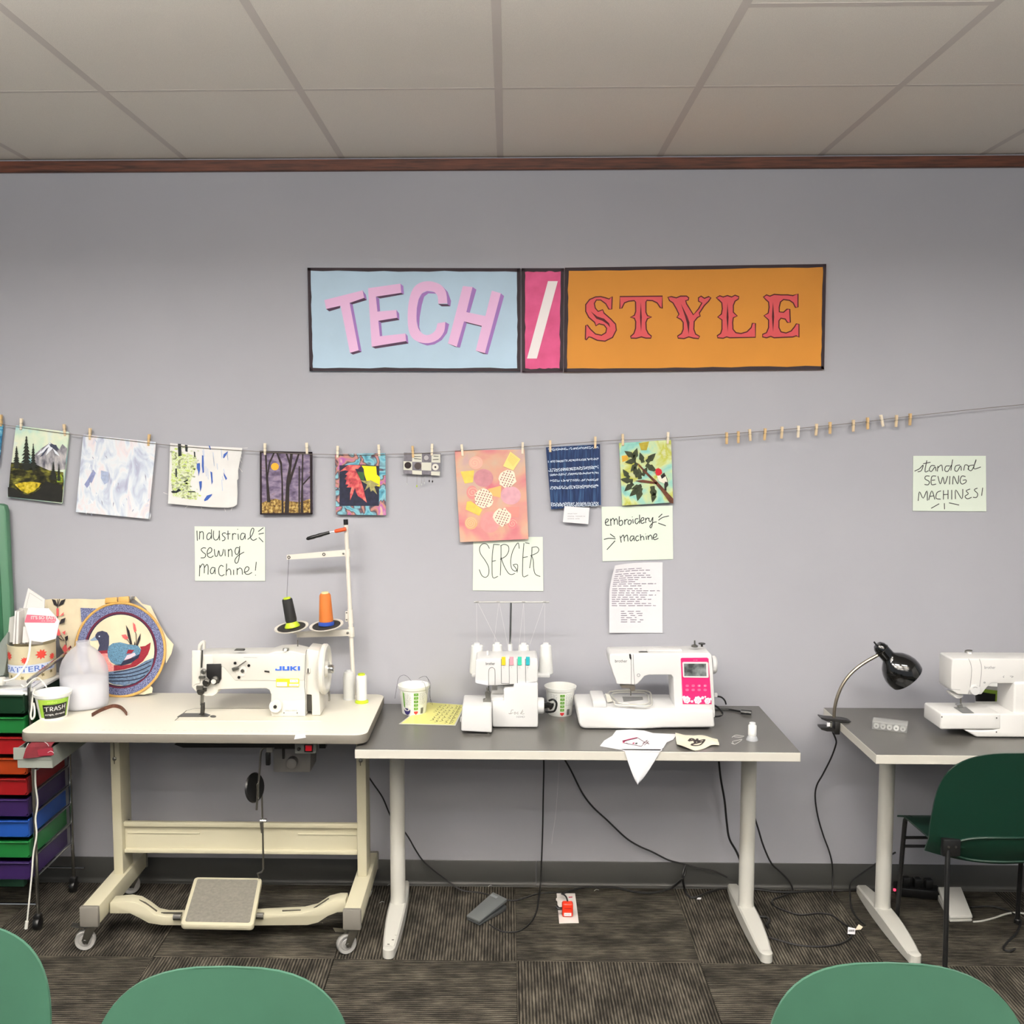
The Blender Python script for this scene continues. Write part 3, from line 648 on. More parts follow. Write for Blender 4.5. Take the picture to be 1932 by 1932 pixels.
# maple leaves
cc = crop(600, 820, 7.431)
p = pic('hanging_picture', 'dark quilt picture with a red maple leaf and a yellow patch', [(632, 857), (727, 855), (728, 972), (634, 971)],
        ramp_mat('stained_glass_cloth', [(.2, (44, 38, 54)), (.36, (84, 150, 170)), (.44, (130, 184, 196)), (.5, (72, 58, 74)), (.56, (186, 134, 116)), (.64, (168, 92, 160)), (.75, (206, 176, 150))], 20, 2, distort=.6), thick=.006)
layer(p, 'dark_centre', cc([(300,430),(640,420),(860,440),(855,1000),(300,1000)]), M('midnight_cloth', (38, 42, 66), .8, noise=(50, .4)), 1)
layer(p, 'yellow_patch', cc([(610,435),(700,440),(815,445),(825,560),(870,600),(865,730),(800,715),(680,650),(650,560),(640,480)]), M('bright_yellow', (240, 220, 20), .7), 2)
layer(p, 'green_patch', cc([(555,520),(640,530),(650,640),(570,630)]), M('moss_cloth', (52, 88, 52), .8), 2)
layer(p, 'red_leaf', cc([(300,520),(390,450),(430,425),(510,425),(610,435),(560,480),(520,480),(560,560),(600,640),(640,760),(650,820),(685,955),(620,900),(560,860),(530,800),(520,740),(490,830),(450,920),(450,820),(470,740),(400,740),(430,700),(385,700),(400,640),(370,620),(410,570),(380,560),(430,510),(380,500)]),
      ramp_mat('leaf_red', [(.35, (110, 62, 60)), (.5, (190, 72, 80)), (.62, (214, 120, 110)), (.75, (176, 150, 120))], 40), 3)
layer(p, 'small_leaf', cc([(590,640),(690,650),(740,640),(860,700),(790,730),(830,840),(770,780),(740,800),(720,730),(650,790),(690,700)]), M('leaf_khaki', (176, 168, 110), .8, noise=(70, .3)), 3)
# small charm quilt
p = pic('charm_quilt', 'tiny grey and white patchwork square hung with dangling beads', [(762, 854), (832, 855), (830, 896), (761, 894)], M('charm_quilt_grey', (128, 124, 132), .8, noise=(60, .2)), 'quilt', thick=.006)
PW = M('patch_cream', (206, 204, 190), .8)
for q in ([(1320,265),(1455,265),(1455,385),(1320,380)], [(1590,275),(1715,275),(1715,395),(1590,390)], [(1198,372),(1320,378),(1320,500),(1198,495)], [(1450,390),(1590,392),(1588,505),(1450,500)], [(1320,500),(1455,508),(1455,565),(1322,555)], [(1585,515),(1710,518),(1705,575),(1585,570)]):
    layer(p, 'patch', cc(q), PW, 1)
for (x, y, rr, m) in ((1260,430,48,BORD), (1518,325,46,M('button_grey', (96, 92, 100), .5)), (1645,455,46,M('button_pale', (216, 212, 200), .5)), (1400,440,50,M('button_brown', (58, 46, 44), .5)), (1645,455,14,BORD), (1518,325,34,M('button_inner', (168, 164, 166), .5))):
    layer(p, 'button', cc([(x+rr*cos(a*pi/8), y+rr*sin(a*pi/8)) for a in range(16)]), m, 3 if rr < 40 else 2)
MB().ribbon([cc(s) for s in ([(1345,305),(1445,305)], [(1345,335),(1445,345)], [(1620,300),(1690,305)], [(1610,350),(1690,345)], [(1235,430),(1290,420)])], 1.0, on(YP-.0028)).build('lettering', INK, p)
for k, (x, y0, y1) in enumerate(((1248,545,690), (1385,560,720), (1450,570,700), (1490,560,680), (1560,570,650), (1605,575,655))):
    b = MB(); P0 = V(600+x/7.431, 820+y0/7.431, YP-.001); P1 = V(600+x/7.431, 820+y1/7.431, YP-.001)
    b.tube([P0, P1], .0006, 5)
    d = b.build('dangle', STEEL, p)
    b = MB(); b.lathe([(.0002, -.006), (.0026, -.002), (.0028, .001), (.0002, .005)], P1, seg=8)
    b.build('bead', (M('bead_green', (166, 190, 40), .3) if k == 1 else M('bead_glass', (196, 198, 196), .2) if k < 4 else BORD), d)
# pink collage
cdx = crop(840, 820, 6.23)
p = pic('hanging_picture', 'pink and peach printed cloth with spirals, combs and netting', [(858, 850), (990, 848), (997, 1017), (868, 1023)],
        ramp_mat('rose_wash', [(.28, (192, 96, 118)), (.42, (204, 134, 134)), (.52, (206, 160, 138)), (.6, (198, 168, 148)), (.74, (184, 154, 166))], 7, 3, distort=.4), thick=.003)
PK2 = M('peach_pink', (228, 166, 158), .8, noise=(40, .1)); PK3 = M('lilac_pink', (222, 168, 178), .8, noise=(40, .1)); YL = M('soft_yellow', (238, 206, 96), .8, noise=(30, .12)); YL2 = M('cream_yellow', (236, 214, 130), .8)
for (x, y, rx, ry, m) in ((450,510,115,105,M('mauve_disc', (200, 138, 146), .8, noise=(40, .1))), (770,715,120,108,PK3), (525,1030,115,125,M('blush_disc', (232, 152, 150), .8, noise=(40, .1))), (360,330,82,75,M('peach_disc', (228, 172, 156), .8)), (315,680,65,80,M('rose_disc', (212, 140, 136), .8)), (790,1045,55,65,M('coral_disc', (220, 128, 132), .8)), (305,1040,75,75,M('ochre_disc', (214, 172, 126), .8))):
    layer(p, 'disc', cdx([(x+rx*cos(a*pi/12), y+ry*sin(a*pi/12)) for a in range(24)]), m, 1)
layer(p, 'yellow_block', cdx([(180,435),(340,420),(325,560),(230,575)]), YL, 2)
layer(p, 'yellow_block', cdx([(255,790),(300,780),(435,880),(400,955),(240,880)]), YL, 2)
layer(p, 'yellow_block', cdx([(500,640),(660,600),(650,740),(560,720)]), M('peach_orange', (232, 178, 110), .8), 2)
layer(p, 'comb', cdx([(765,200),(885,290),(800,420),(680,370)]), YL2, 2)
MB().ribbon([cdx([(775+12*k, 225+9*k), (735+8*k, 300+10*k)]) for k in range(8)], .5, on(YP-.0026), sm=0).build('comb_teeth', M('comb_line', (206, 178, 90), .8), p)
layer(p, 'comb', cdx([(700,850),(870,850),(860,970),(760,960)]), M('coral_comb', (226, 142, 132), .8), 2)
def spiral(x, y, r0, n=3): return [(x+r0*t*cos(n*2*pi*t), y+r0*t*sin(n*2*pi*t)) for t in [i/40 for i in range(3, 41)]]
MB().ribbon([cdx(spiral(345,335,62,2)), cdx(spiral(320,680,60,2)), cdx(spiral(300,1040,68,3)), cdx(spiral(790,1045,50,2))], .8, on(YP-.0026), sm=0).build('spiral_print', M('spiral_line', (236, 198, 170), .8), p)
NET = M('net_cream', (240, 222, 200), .8); NETD = M('net_hole', (150, 96, 92), .8)
for (x, y, rr) in ((730,520,110), (450,750,120), (670,970,110)):
    rq = random.Random(int(x)); pts = [(x+rr*cos(a*pi/10)*rq.uniform(.80, 1.05), y+rr*sin(a*pi/10)*rq.uniform(.82, 1.08)) for a in range(20)]
    nt_ = layer(p, 'netting', cdx(pts), NET, 3)
    b = MB()
    for i in range(-3, 4):
        for j in range(-3, 4):
            hx = x+i*32+(16 if j % 2 else 0)+j*4; hy = y+j*30+i*8
            if (hx-x)**2+(hy-y)**2 < (rr*.86)**2:
                b.add([V(*cdx([(hx+9*cos(a*pi/3), hy+9*sin(a*pi/3))])[0], YP-.0027) for a in range(6)], [(0,1,2,3,4,5)])
    o = b.build('net_holes', NETD, nt_); o['kind'] = 'stuff'
# indigo
ce = crop(1010, 800, 6.662)
p = pic('hanging_cloth', 'indigo blue cloth with white stitched resist stripes', [(1030, 844), (1132, 838), (1134, 953), (1040, 961)],
        ramp_mat('indigo_dye', [(.3, (22, 34, 66)), (.5, (34, 52, 90)), (.65, (48, 76, 112)), (.85, (90, 124, 150))], 40, 5, (3, 1, .25)), 'cloth', thick=.003, bend=.004)
WST = M('resist_white', (206, 218, 232), .9)
r = random.Random(2)
for (yl, yr, rows) in ((325,292,2), (475,435,2), (585,540,3), (640,612,2), (715,700,2), (805,780,3), (1012,1008,4)):
    b = MB()
    for k in range(46):
        t = k/46
        for rw in range(rows):
            if r.random() < .12: continue
            x = 150+650*t+r.uniform(-4, 4)+(12 if yl > 600 else 0)*(1-t)*1.5+(35*(yl/1010))*(1-t); y = yl+(yr-yl)*t+(rw-(rows-1)/2)*13+r.uniform(-5, 5)
            b.pxprism(ce([(x-6, y-3), (x+2, y-7), (x+7, y+2), (x-1, y+6)]), YP-.0012, .001)
    o = b.build('stitch_row', WST, p); o['kind'] = 'stuff'
# small card pinned under the indigo cloth
p = pic('name_card', 'small white printed card hanging below the indigo cloth', [(1065, 955), (1112, 958), (1110, 989), (1062, 985)], WPAPER, 'card', thick=.0008, Y=YP-.004)
MB().ribbon([s for yy, x1 in ((1118+10, 525), (1160, 625), (1190, 555)) for s in [ce(q) for q in scribble(405, x1, yy, 13, int(yy), (60, 110), 14)]], .55, on(YP-.0055), sm=0).build('print', GREYTXT, p)
# bird
p = pic('hanging_picture', 'painting of a red headed bird on a leafy branch', [(1168, 836), (1266, 830), (1270, 948), (1174, 954)],
        ramp_mat('teal_lime_wash', [(.28, (96, 170, 164)), (.42, (150, 200, 186)), (.52, (196, 206, 150)), (.6, (178, 180, 70)), (.72, (206, 214, 200))], 12, 6, distort=.5), thick=.010)
layer(p, 'ochre_dab', ce([(1300,240),(1430,220),(1400,330),(1330,330)]), M('ochre_dab', (190, 172, 60), .8, noise=(40, .2)), 1)
layer(p, 'ochre_dab', ce([(1085,400),(1160,390),(1165,450),(1095,480)]), M('amber_dab', (206, 160, 56), .8), 1)
LEAF = M('oak_leaf', (62, 70, 44), .8, noise=(70, .35))
for k, (x, y, s, a) in enumerate(((1200,390,65,3.7), (1250,400,70,5.0), (1215,470,60,3.0), (1340,440,60,4.4), (1440,440,70,5.5), (1440,540,70,.6), (1250,530,60,2.2), (1150,640,60,4.1), (1270,620,65,4.4), (1170,710,70,3.3), (1190,780,65,2.4), (1310,640,65,4.6), (1290,790,60,2.8), (1310,860,75,1.8), (1480,840,75,1.4), (1370,610,55,5.2), (1250,850,60,2.4), (1490,900,60,1.8))):
    pts = []; s *= 1.3
    for i in range(14):
        t = i/13*2*pi; rr = s*(.55+.45*abs(cos(2.5*t)))*(1.15 if abs(t-pi) > 2.2 else .8)
        pts.append((x+rr*cos(t)*cos(a)-rr*.6*sin(t)*sin(a), y+rr*cos(t)*sin(a)+rr*.6*sin(t)*cos(a)))
    layer(p, 'leaf', ce(pts), LEAF, 2)
BRN = M('branch_brown', (112, 62, 40), .8, noise=(60, .4))
layer(p, 'branch', ce([(1285,490),(1310,510),(1420,620),(1540,730),(1735,940),(1735,1000),(1690,990),(1590,850),(1500,740),(1400,640),(1300,530)]), BRN, 3)
layer(p, 'branch', ce([(1250,715),(1350,700),(1440,715),(1530,735),(1530,755),(1430,745),(1330,735)]), BRN, 3)
layer(p, 'bird_body', ce([(1525,640),(1580,650),(1640,660),(1672,765),(1600,740),(1555,720)]), M('bird_white', (232, 226, 208), .8), 4)
layer(p, 'bird_wing', ce([(1575,650),(1620,610),(1655,680),(1672,765),(1645,800),(1650,840),(1625,830),(1620,760),(1640,700),(1590,690)]), M('bird_black', (34, 28, 28), .8), 5)
layer(p, 'bird_wing_patch', ce([(1590,690),(1640,655),(1660,730),(1610,720)]), M('bird_white', (232, 226, 208), .8), 6)
layer(p, 'bird_head', ce([(1520,640),(1507,600),(1515,565),(1550,553),(1585,575),(1595,615),(1570,640),(1545,650)]), M('bird_red', (190, 30, 42), .8), 6)
layer(p, 'beak', ce([(1475,618),(1510,585),(1512,602)]), M('beak_horn', (206, 196, 150), .8), 6)

# ================================================================== CLOTHESLINE AND PINS
YS = -0.026
LINE = [(-60,788),(6,801),(80,812),(140,820),(225,829),(300,838),(380,845),(455,850),(540,855),(600,857),(680,858.5),(740,857),(800,855),(860,851),(940,846),(1030,840),(1140,832),(1210,829),(1270,826),(1355,820),(1450,813),(1540,805),(1630,796),(1720,785),(1830,773),(1932,763),(2080,748)]
LP = [V(x, y, YS) for x, y in LINE]
b = MB(); b.tube(smooth_pts(LP, 3), .0012, 6)
cl = tag(b.build('clothesline', M('grey_string', (120, 112, 104), .9)), 'thin string hung in a long sag across the wall', 'string')
def line_y(x):
    for (xa, ya), (xb, yb) in zip(LINE, LINE[1:]):
        if xa <= x <= xb: return ya+(yb-ya)*(x-xa)/(xb-xa)
    return 800
PINW = [M('pin_wood', (228, 204, 166), .7, noise=(60, .15), stretch=(1, 1, .2)), M('pin_wood_pale', (238, 224, 200), .7, noise=(60, .12), stretch=(1, 1, .2)), M('pin_wood_tan', (216, 182, 130), .7, noise=(60, .15), stretch=(1, 1, .2))]
PROTO = []
for wm in PINW:
    t = thing('clothespin', '', 'clothespin', (0, 0, 0))
    h = .0235
    for s in (-1, 1):
        b = MB(); p0 = [(0, s*.0012), (0, s*.0052)]
        b.prism([(-.0045, s*.0008, -h), (-.0045, s*.0036, -h+.003), (-.0045, s*.0056, 0), (-.0045, s*.0066, h), (-.0045, s*.0044, h), (-.0045, s*.0014, .002)], (.009, 0, 0))
        b.build('prong', wm, t, bevel=.0006, bseg=1)
    b = MB()
    for xx in (-.0052, -.0026, 0, .0026, .0052):
        b.tube([(xx, .0015*cos(a)*4.2, .0035+.0022*sin(a)) for a in [i*pi/5 for i in range(10)]], .0006, 4, closed=True)
    b.build('spring', STEEL, t)
    PROTO.append(t)
used = [False]*3
PINS = [(2,786,801,'holding the blue picture at the left edge of the photo',2), (40,790,811,'on the left corner of the mountain landscape',1), (122,800,823,'on the right corner of the mountain landscape',0),
 (170,808,830,'on the left corner of the pale abstract painting',0), (281,820,841,'on the right corner of the pale abstract painting',2),
 (500,836,859,'on the left corner of the bare tree quilt picture',1), (579,835,858,'on the right corner of the bare tree quilt picture',1), (637,841,864,'on the left corner of the maple leaf quilt picture',1), (715,839,861,'on the right corner of the maple leaf quilt picture',1),
 (779,842,863,'on the left of the tiny charm quilt',2), (815,837,860,'on the right of the tiny charm quilt',1), (872,838,861,'on the left corner of the pink collage',1), (986,834,857,'on the right corner of the pink collage',1),
 (1038,831,853,'on the left corner of the indigo cloth',0), (1123,823,847,'on the right corner of the indigo cloth',0), (1175,822,838,'on the left corner of the bird painting',0), (1260,815,838,'on the right corner of the bird painting',1)]
ORD = ['first', 'second', 'third', 'fourth', 'fifth', 'sixth', 'seventh', 'eighth', 'ninth', 'tenth', 'eleventh', 'twelfth', 'last']
BARE = [(1371,816,838,2,1), (1393,815,835,2,1), (1415,810,832,0,5), (1443,809,830,2,-3), (1475,806,827,0,-2), (1506,803,826,1,0), (1540,800,822,0,-2), (1566,797,818,2,1), (1610,792,815,0,1), (1637,789,809,2,3), (1664,783,805,1,14), (1691,783,806,0,-1), (1717,780,803,2,0)]
def put_pin(x, y0, y1, label, wood, group, tilt=0, dy=0.0):
    o = PROTO[wood] if not used[wood] else copy_tree(PROTO[wood]); used[wood] = True
    o.location = V(x, (y0+y1)/2, YS+dy); o.rotation_euler = (0, radians(tilt), 0)
    o['label'] = label; o['category'] = 'clothespin'; o['group'] = group
for k, (x, y0, y1, lab, wd) in enumerate(PINS):
    put_pin(x, y0, y1, 'small wooden clothespin '+lab, wd, 'clothespins holding pictures', [0, 4, -4, 3, 6, 1, -2, 2, -3, -3, 2, -6, 1, -1, 0, -2, 2][k], .004)
for k, (x, y0, y1, wd, tl) in enumerate(BARE):
    put_pin(x, y0, y1, 'bare wooden clothespin, '+ORD[k]+' to the right of the bird painting', wd, 'bare clothespins on the right of the line', -tl)
# ================================================================== INDUSTRIAL TABLE
def rrect(x0, x1, y0, y1, r, n=6):
    out = []
    for cx, cy, a0 in ((x1-r, y0+r, -pi/2), (x1-r, y1-r, 0), (x0+r, y1-r, pi/2), (x0+r, y0+r, pi)):
        out += [(cx+r*cos(a0+pi/2*k/n), cy+r*sin(a0+pi/2*k/n)) for k in range(n+1)]
    return out
T1 = 0.81
TB = thing('sewing_table', 'cream industrial sewing table on casters with a foot treadle', 'table', (-1.1, -0.32, 0))
LAM = M('cream_laminate', (228, 223, 207), .38, noise=(300, .03))
EDG = M('grey_rubber_edge', (112, 107, 98), .6)
pl = rrect(-1.712, -0.487, -0.583, -0.047, .042)
MB().prism([(x, y, T1-.034) for x, y in pl], (0, 0, .0335)).build('edge_band', EDG, TB, bevel=.004)
pl2 = rrect(-1.7105, -0.4885, -0.5815, -0.0485, .041)
MB().prism([(x, y, T1-.006) for x, y in pl2], (0, 0, .006)).build('tabletop', LAM, TB, bevel=.001, bseg=1)
# a ruler line of faint ticks along the front
b = MB()
for k in range(34):
    x = -1.50+k*.024; b.box(x, x+(.006 if k % 3 else .012), -.5485, -.5465, T1, T1+.0003)
o = b.build('printed_ruler', M('worn_print', (176, 170, 154), .7), TB); o['kind'] = 'stuff'
MB().pxprism([(557, 1387), (576, 1385), (577, 1392), (555, 1395)], -.5845, .0008).build('sticker', WPAPER, TB)
for s, (xa, xb) in (('l', (-1.522, -1.46)), ('r', (-0.579, -0.520))):
    zt, zb = .166, .098
    MB().box(xa, xb, -.548, -.075, zb, zt).build('foot_beam', CREAM, TB, bevel=.004)
    for y0, y1 in ((-.566, -.546), (-.078, -.062)):
        MB().box(xa-.003, xb+.003, y0, y1, zb-.004, zt+.003).build('end_cap', M('cap_grey', (116, 112, 104), .6), TB, bevel=.005)
    ux0 = xa+.016 if s == 'l' else xa+.010
    up = MB(); up.box(ux0, ux0+.036, -.292, -.190, zt, T1-.034)
    U = up.build('upright', CREAM, TB, bevel=.003)
    MB().box(ux0+.0135, ux0+.0175, -.2932, -.2915, .60, .735).build('adjuster_slot', M('slot_shadow', (120, 114, 96), .7), U)
    for z in (.735, .62):
        MB().lathe([(.0075, 0), (.0075, .004), (.004, .006), (.0005, .006)], (ux0+.017, -.292, z), (0, -1, 0), 12).build('bolt', STEEL, U)
    for z in (.68, .35, .29):
        xs = ux0+.036 if s == 'l' else ux0
        MB().lathe([(.006, 0), (.006, .004), (.0005, .005)], (xs, -.225, z), (1 if s == 'l' else -1, 0, 0), 10).build('bolt', STEEL, U)
    for y in (-.535, -.095):
        cxm = (xa+xb)/2-.004
        rot = {('l', -.535): radians(12), ('r', -.535): radians(28), ('l', -.095): radians(20), ('r', -.095): radians(75)}[(s, y)]
        ca_, sa_ = cos(rot), sin(rot)          # wheel axis leans from the viewer's direction
        ax = Vector((sa_, -ca_, 0)); tx = Vector((-ca_, -sa_, 0))   # axle direction, trailing direction
        wc = Vector((cxm, y, .036))+tx*.022
        w = MB(); w.lathe([(.006, -.013), (.020, -.012), (.022, -.010), (.033, -.013), (.036, -.008), (.036, .008), (.033, .013), (.022, .010), (.020, .012), (.006, .013)], wc, ax, 28)
        W = w.build('caster_wheel', M('clear_grey_wheel', (150, 148, 144), .3), TB)
        MB().lathe([(.007, -.020), (.007, .020)], wc, ax, 10).build('axle', CHROME, W)
        for sx in (-1, 1):
            c0 = Vector((cxm, y, 0))+ax*(sx*.0165)
            F = MB().prism([c0+tx*-.020+Vector((0, 0, .088)), c0+tx*.016+Vector((0, 0, .088)), c0+tx*.032+Vector((0, 0, .040)), c0+tx*.012+Vector((0, 0, .026))], ax*(sx*.002)).build('caster_fork', CHROME, TB)
        MB().obox((cxm, y, .0865), ax*.019, tx*.022, (0, 0, .0022)).build('fork_bridge', CHROME, F)
        MB().lathe([(.022, 0), (.024, .004), (.018, .010)], (cxm, y, .087), (0, 0, 1), 20).build('swivel_plate', CHROME, F)
        if y < -.3:
            MB().prism([Vector((cxm, y, .080))+tx*.018+ax*-.012, Vector((cxm, y, .080))+tx*.018+ax*.012, Vector((cxm, y, .094))+tx*.066+ax*.016, Vector((cxm, y, .094))+tx*.066+ax*-.016], (0, 0, .003)).build('brake_lever', STEEL, F)
# rear panel joining the legs
pn = MB(); pn.box(-1.47, -.555, -.262, -.257, .245, .363)
PN = pn.build('cross_panel', CREAM, TB)
for z0, z1 in ((.347, .366), (.243, .258)):
    MB().box(-1.47, -.555, -.276, -.257, z0, z1).build('panel_lip', CREAM, PN, bevel=.003)
for x0, x1 in ((-1.46, -1.18), (-.80, -.56)):
    MB().box(x0, x1, -.2655, -.262, .316, .322).build('pressed_groove', CREAM, PN, bevel=.0015)
# treadle bar and treadle
top = [(207,1703),(240,1700),(258,1703),(275,1713),(292,1726),(310,1730),(450,1729),(570,1723),(595,1717),(618,1702),(638,1697),(652,1697)]
bot = [(654,1721),(636,1722),(618,1729),(600,1741),(580,1746),(450,1747),(305,1746),(280,1742),(262,1732),(245,1724),(207,1724)]
MB().pxprism(top+bot, -.47, .055).build('treadle_bar', CREAM, TB, bevel=.003)
for sl in ([(258,1707),(270,1712),(284,1722),(292,1728)], [(300,1731),(340,1731)], [(530,1727),(565,1726)], [(590,1722),(606,1712),(618,1704)]):
    MB().tube([Vector((V(x, y-3, -.47).x, -.447, V(x, y-3, -.47).z)) for x, y in sl], .003, 6).build('bar_slot', M('slot_dark', (60, 56, 46), .8), TB)
A, B_, C_, D_ = (Vector((-1.165, -.56, .107)), Vector((-.902, -.56, .105)), Vector((-.935, -.29, .157)), Vector((-1.196, -.29, .158)))
def tq(u, v): return (A+(B_-A)*u)*(1-v)+(D_+(C_-D_)*u)*v
tn = (B_-A).cross(D_-A).normalized()
def tround(m, r, lift, n=5):
    out = []
    for cu, cv, a0 in ((1-m-r, m+r, -pi/2), (1-m-r, 1-m-r, 0), (m+r, 1-m-r, pi/2), (m+r, m+r, pi)):
        out += [tq(cu+r*cos(a0+pi/2*k/n), cv+r*sin(a0+pi/2*k/n))+tn*lift for k in range(n+1)]
    return out
TR = MB().prism(tround(0, .06, 0), tn*-.022).build('treadle', CREAM, TB, bevel=.005)
MB().prism(tround(.055, .03, .0012), tn*-.004).build('treadle_mat', M('rubber_mat_grey', (128, 124, 114), .75, noise=(90, .12), bump=(400, .4)), TR)
for x, y in ((335, 1730), (490, 1728)):
    MB().lathe([(.012, -.014), (.012, .014)], V(x, y, -.47), (1, 0, 0), 10).build('treadle_pivot', STEEL, TR)
# linkage rod
MB().tube([V(489, 1657, -.31), V(486, 1648, -.32), V(494, 1645, -.33), V(497, 1640, -.33), V(496, 1570, -.33), V(494, 1500, -.34)], .0035, 8).build('treadle_rod', STEEL, TB)
MB().tube([V(493, 1552, -.337), V(495, 1571, -.337)], .006, 8).build('rod_sleeve', STEEL, TB)
MB().tube([V(491, 1548, -.34), V(503, 1548, -.34)], .007, 8).build('rod_clamp', CHROME, TB)
# knee lifter: bent rod and black pad
MB().tube(smooth_pts([V(546, 1407, -.40), V(515, 1408, -.40), V(498, 1411, -.40), V(492, 1420, -.40), V(490, 1450, -.40), V(487, 1485, -.40), V(484, 1528, -.40)], 4), .0042, 8).build('knee_rod', STEEL, TB)
k = MB(); kc = V(480, 1486, -.385)
def kpad(u, v):
    a = 2*pi*u; rr = v
    return kc+Vector((.036*rr*cos(a)*.9+.012*rr*sin(a), .02*rr*cos(a), .056*rr*sin(a)))
k.lathe([(.002, -.010), (.044, -.008), (.055, 0), (.050, .006), (.002, .010)], kc, (.90, -.40, .15), 24)
KP = k.build('knee_pad', BLACK, TB)
MB().tube([V(486, 1478, -.41), V(486, 1508, -.41)], .006, 8).build('knee_pad_clip', CHROME, KP)
MB().obox(V(509, 1409, -.41), (.011, 0, 0), (0, .01, 0), (0, 0, .019)).build('lifter_bracket', M('bracket_grey', (134, 132, 126), .5), TB, bevel=.003)
MB().obox(V(506, 1431, -.39), (.008, 0, 0), (0, .01, 0), (0, 0, .024)).build('lifter_hinge', BLACK, TB, bevel=.003)
MB().obox(V(535, 1422, -.38), (.004, 0, 0), (0, .006, 0), (0, 0, .018)).build('lifter_stop', BLACK, TB)
# black oil pan, motor and switch below the top
MB().pxprism([(328, 1405), (345, 1401), (590, 1401), (590, 1411), (345, 1411)], -.43, .12).build('oil_pan', M('pan_black', (22, 20, 20), .6), TB, bevel=.002)
MB().pxprism([(515, 1412), (587, 1412), (586, 1458), (515, 1458)], -.30, .12).build('motor_housing', M('motor_grey', (120, 117, 114), .5), TB, bevel=.008)
MB().lathe([(.020, 0), (.020, .03), (.014, .034), (.0005, .034)], V(553, 1436, -.30), (0, -1, 0), 20).build('motor_hub', M('motor_grey', (120, 117, 114), .5), TB)
SW = MB().pxprism([(556, 1402), (597, 1402), (596, 1422), (556, 1422)], -.53, .04).build('switch_box', M('switch_grey', (96, 98, 94), .5), TB, bevel=.003)
MB().pxprism([(574, 1405), (590, 1405), (590, 1419), (574, 1419)], -.534, .006).build('switch_surround', BLACK, SW)
rs = MB().pxprism([(576, 1406.5), (588, 1406.5), (588, 1417), (576, 1417)], -.538, .006)
ro = rs.build('rocker_switch', M('rocker_red', (214, 20, 40), .35), SW, bevel=.001); ro['label'] = 'glossy red rocker switch'
MB().lathe([(.006, 0), (.006, .006), (.0005, .006)], V(564, 1413, -.53), (0, -1, 0), 12).build('pilot_light', BLACK, SW)
MB().pxprism([(602, 1402), (614, 1402), (614, 1412), (602, 1412)], -.42, .03).build('cable_block', BLACK, TB)
# shallow grey drawer pulled out under the left end
DRW = M('drawer_grey', (132, 136, 128), .5)
x0, x1 = V(25, 1425, -.60).x, V(97, 1425, -.60).x
z0, z1 = V(30, 1440, -.60).z, V(30, 1411, -.60).z
d = MB()
d.box(x0, x1, -.60, -.595, z0+.012, z1)
d.box(x0+.012, x1-.001, -.597, -.592, z0-.018, z0+.012)
DR = d.build('drawer', DRW, TB, bevel=.001, bseg=1)
MB().box(x0+.012, x1, -.595, -.16, z0-.018, z0-.014).build('drawer_floor', DRW, DR)
MB().box(x0+.012, x0+.016, -.595, -.16, z0-.014, z1-.002).build('drawer_side', DRW, DR)
MB().box(x1-.004, x1, -.595, -.16, z0-.014, z1-.002).build('drawer_side', DRW, DR)
MB().box(x0+.012, x1, -.164, -.16, z0-.014, z1-.002).build('drawer_back', DRW, DR)
# maroon cloth hanging over the drawer front
b = MB()
def cl(u, v):
    q = quadmap([(54, 1400), (98, 1399), (100, 1425), (45, 1430)], -.602)
    p_ = q(u, v); f = .006*sin(6*u+2*v)+.002
    return p_+Vector((0, -.006-f*(1-v)*.5+ (.05*max(0, v-.72)/.28), -.006*max(0, v-.8)/.2))
b.grid(cl, 12, 10, thick=(0, .003, 0))
mc = thing('folded_cloth', 'folded maroon cloth hanging over the front of the grey drawer', 'cloth', V(72, 1430, -.605))
b.build('upper_layer', M('maroon_cloth', (112, 26, 36), .85, noise=(40, .15)), mc)
b = MB(); q2 = quadmap([(47, 1420), (100, 1410), (102, 1424), (46, 1429)], -.611)
b.grid(lambda u, v: q2(u, v)+Vector((0, .004*sin(5*u), 0)), 8, 3, thick=(0, .003, 0)).build('under_layer', M('crimson_cloth', (130, 24, 42), .85), mc)
MB().tube(smooth_pts([V(49, 1411, -.612), V(52, 1405, -.612), V(54, 1402, -.609)], 3), .0008, 5).build('loose_thread', WHITE, mc)
MB().tube(smooth_pts([V(84, 1400, -.609), V(89, 1403, -.612), V(92, 1408, -.612)], 3), .0008, 5).build('loose_thread', WHITE, mc)
MB().tube(smooth_pts([V(90, 1420, -.616), V(96, 1417, -.617), V(102, 1421, -.617)], 3), .0008, 5).build('loose_thread', WHITE, mc)

# ================================================================== INDUSTRIAL SEWING MACHINE
cj = crop(340, 1190, 6.44)
YJ = -.372
JK = thing('industrial_sewing_machine', 'white industrial sewing machine with blue JUKI lettering and handwheel', 'sewing machine', (-0.93, -.28, T1))
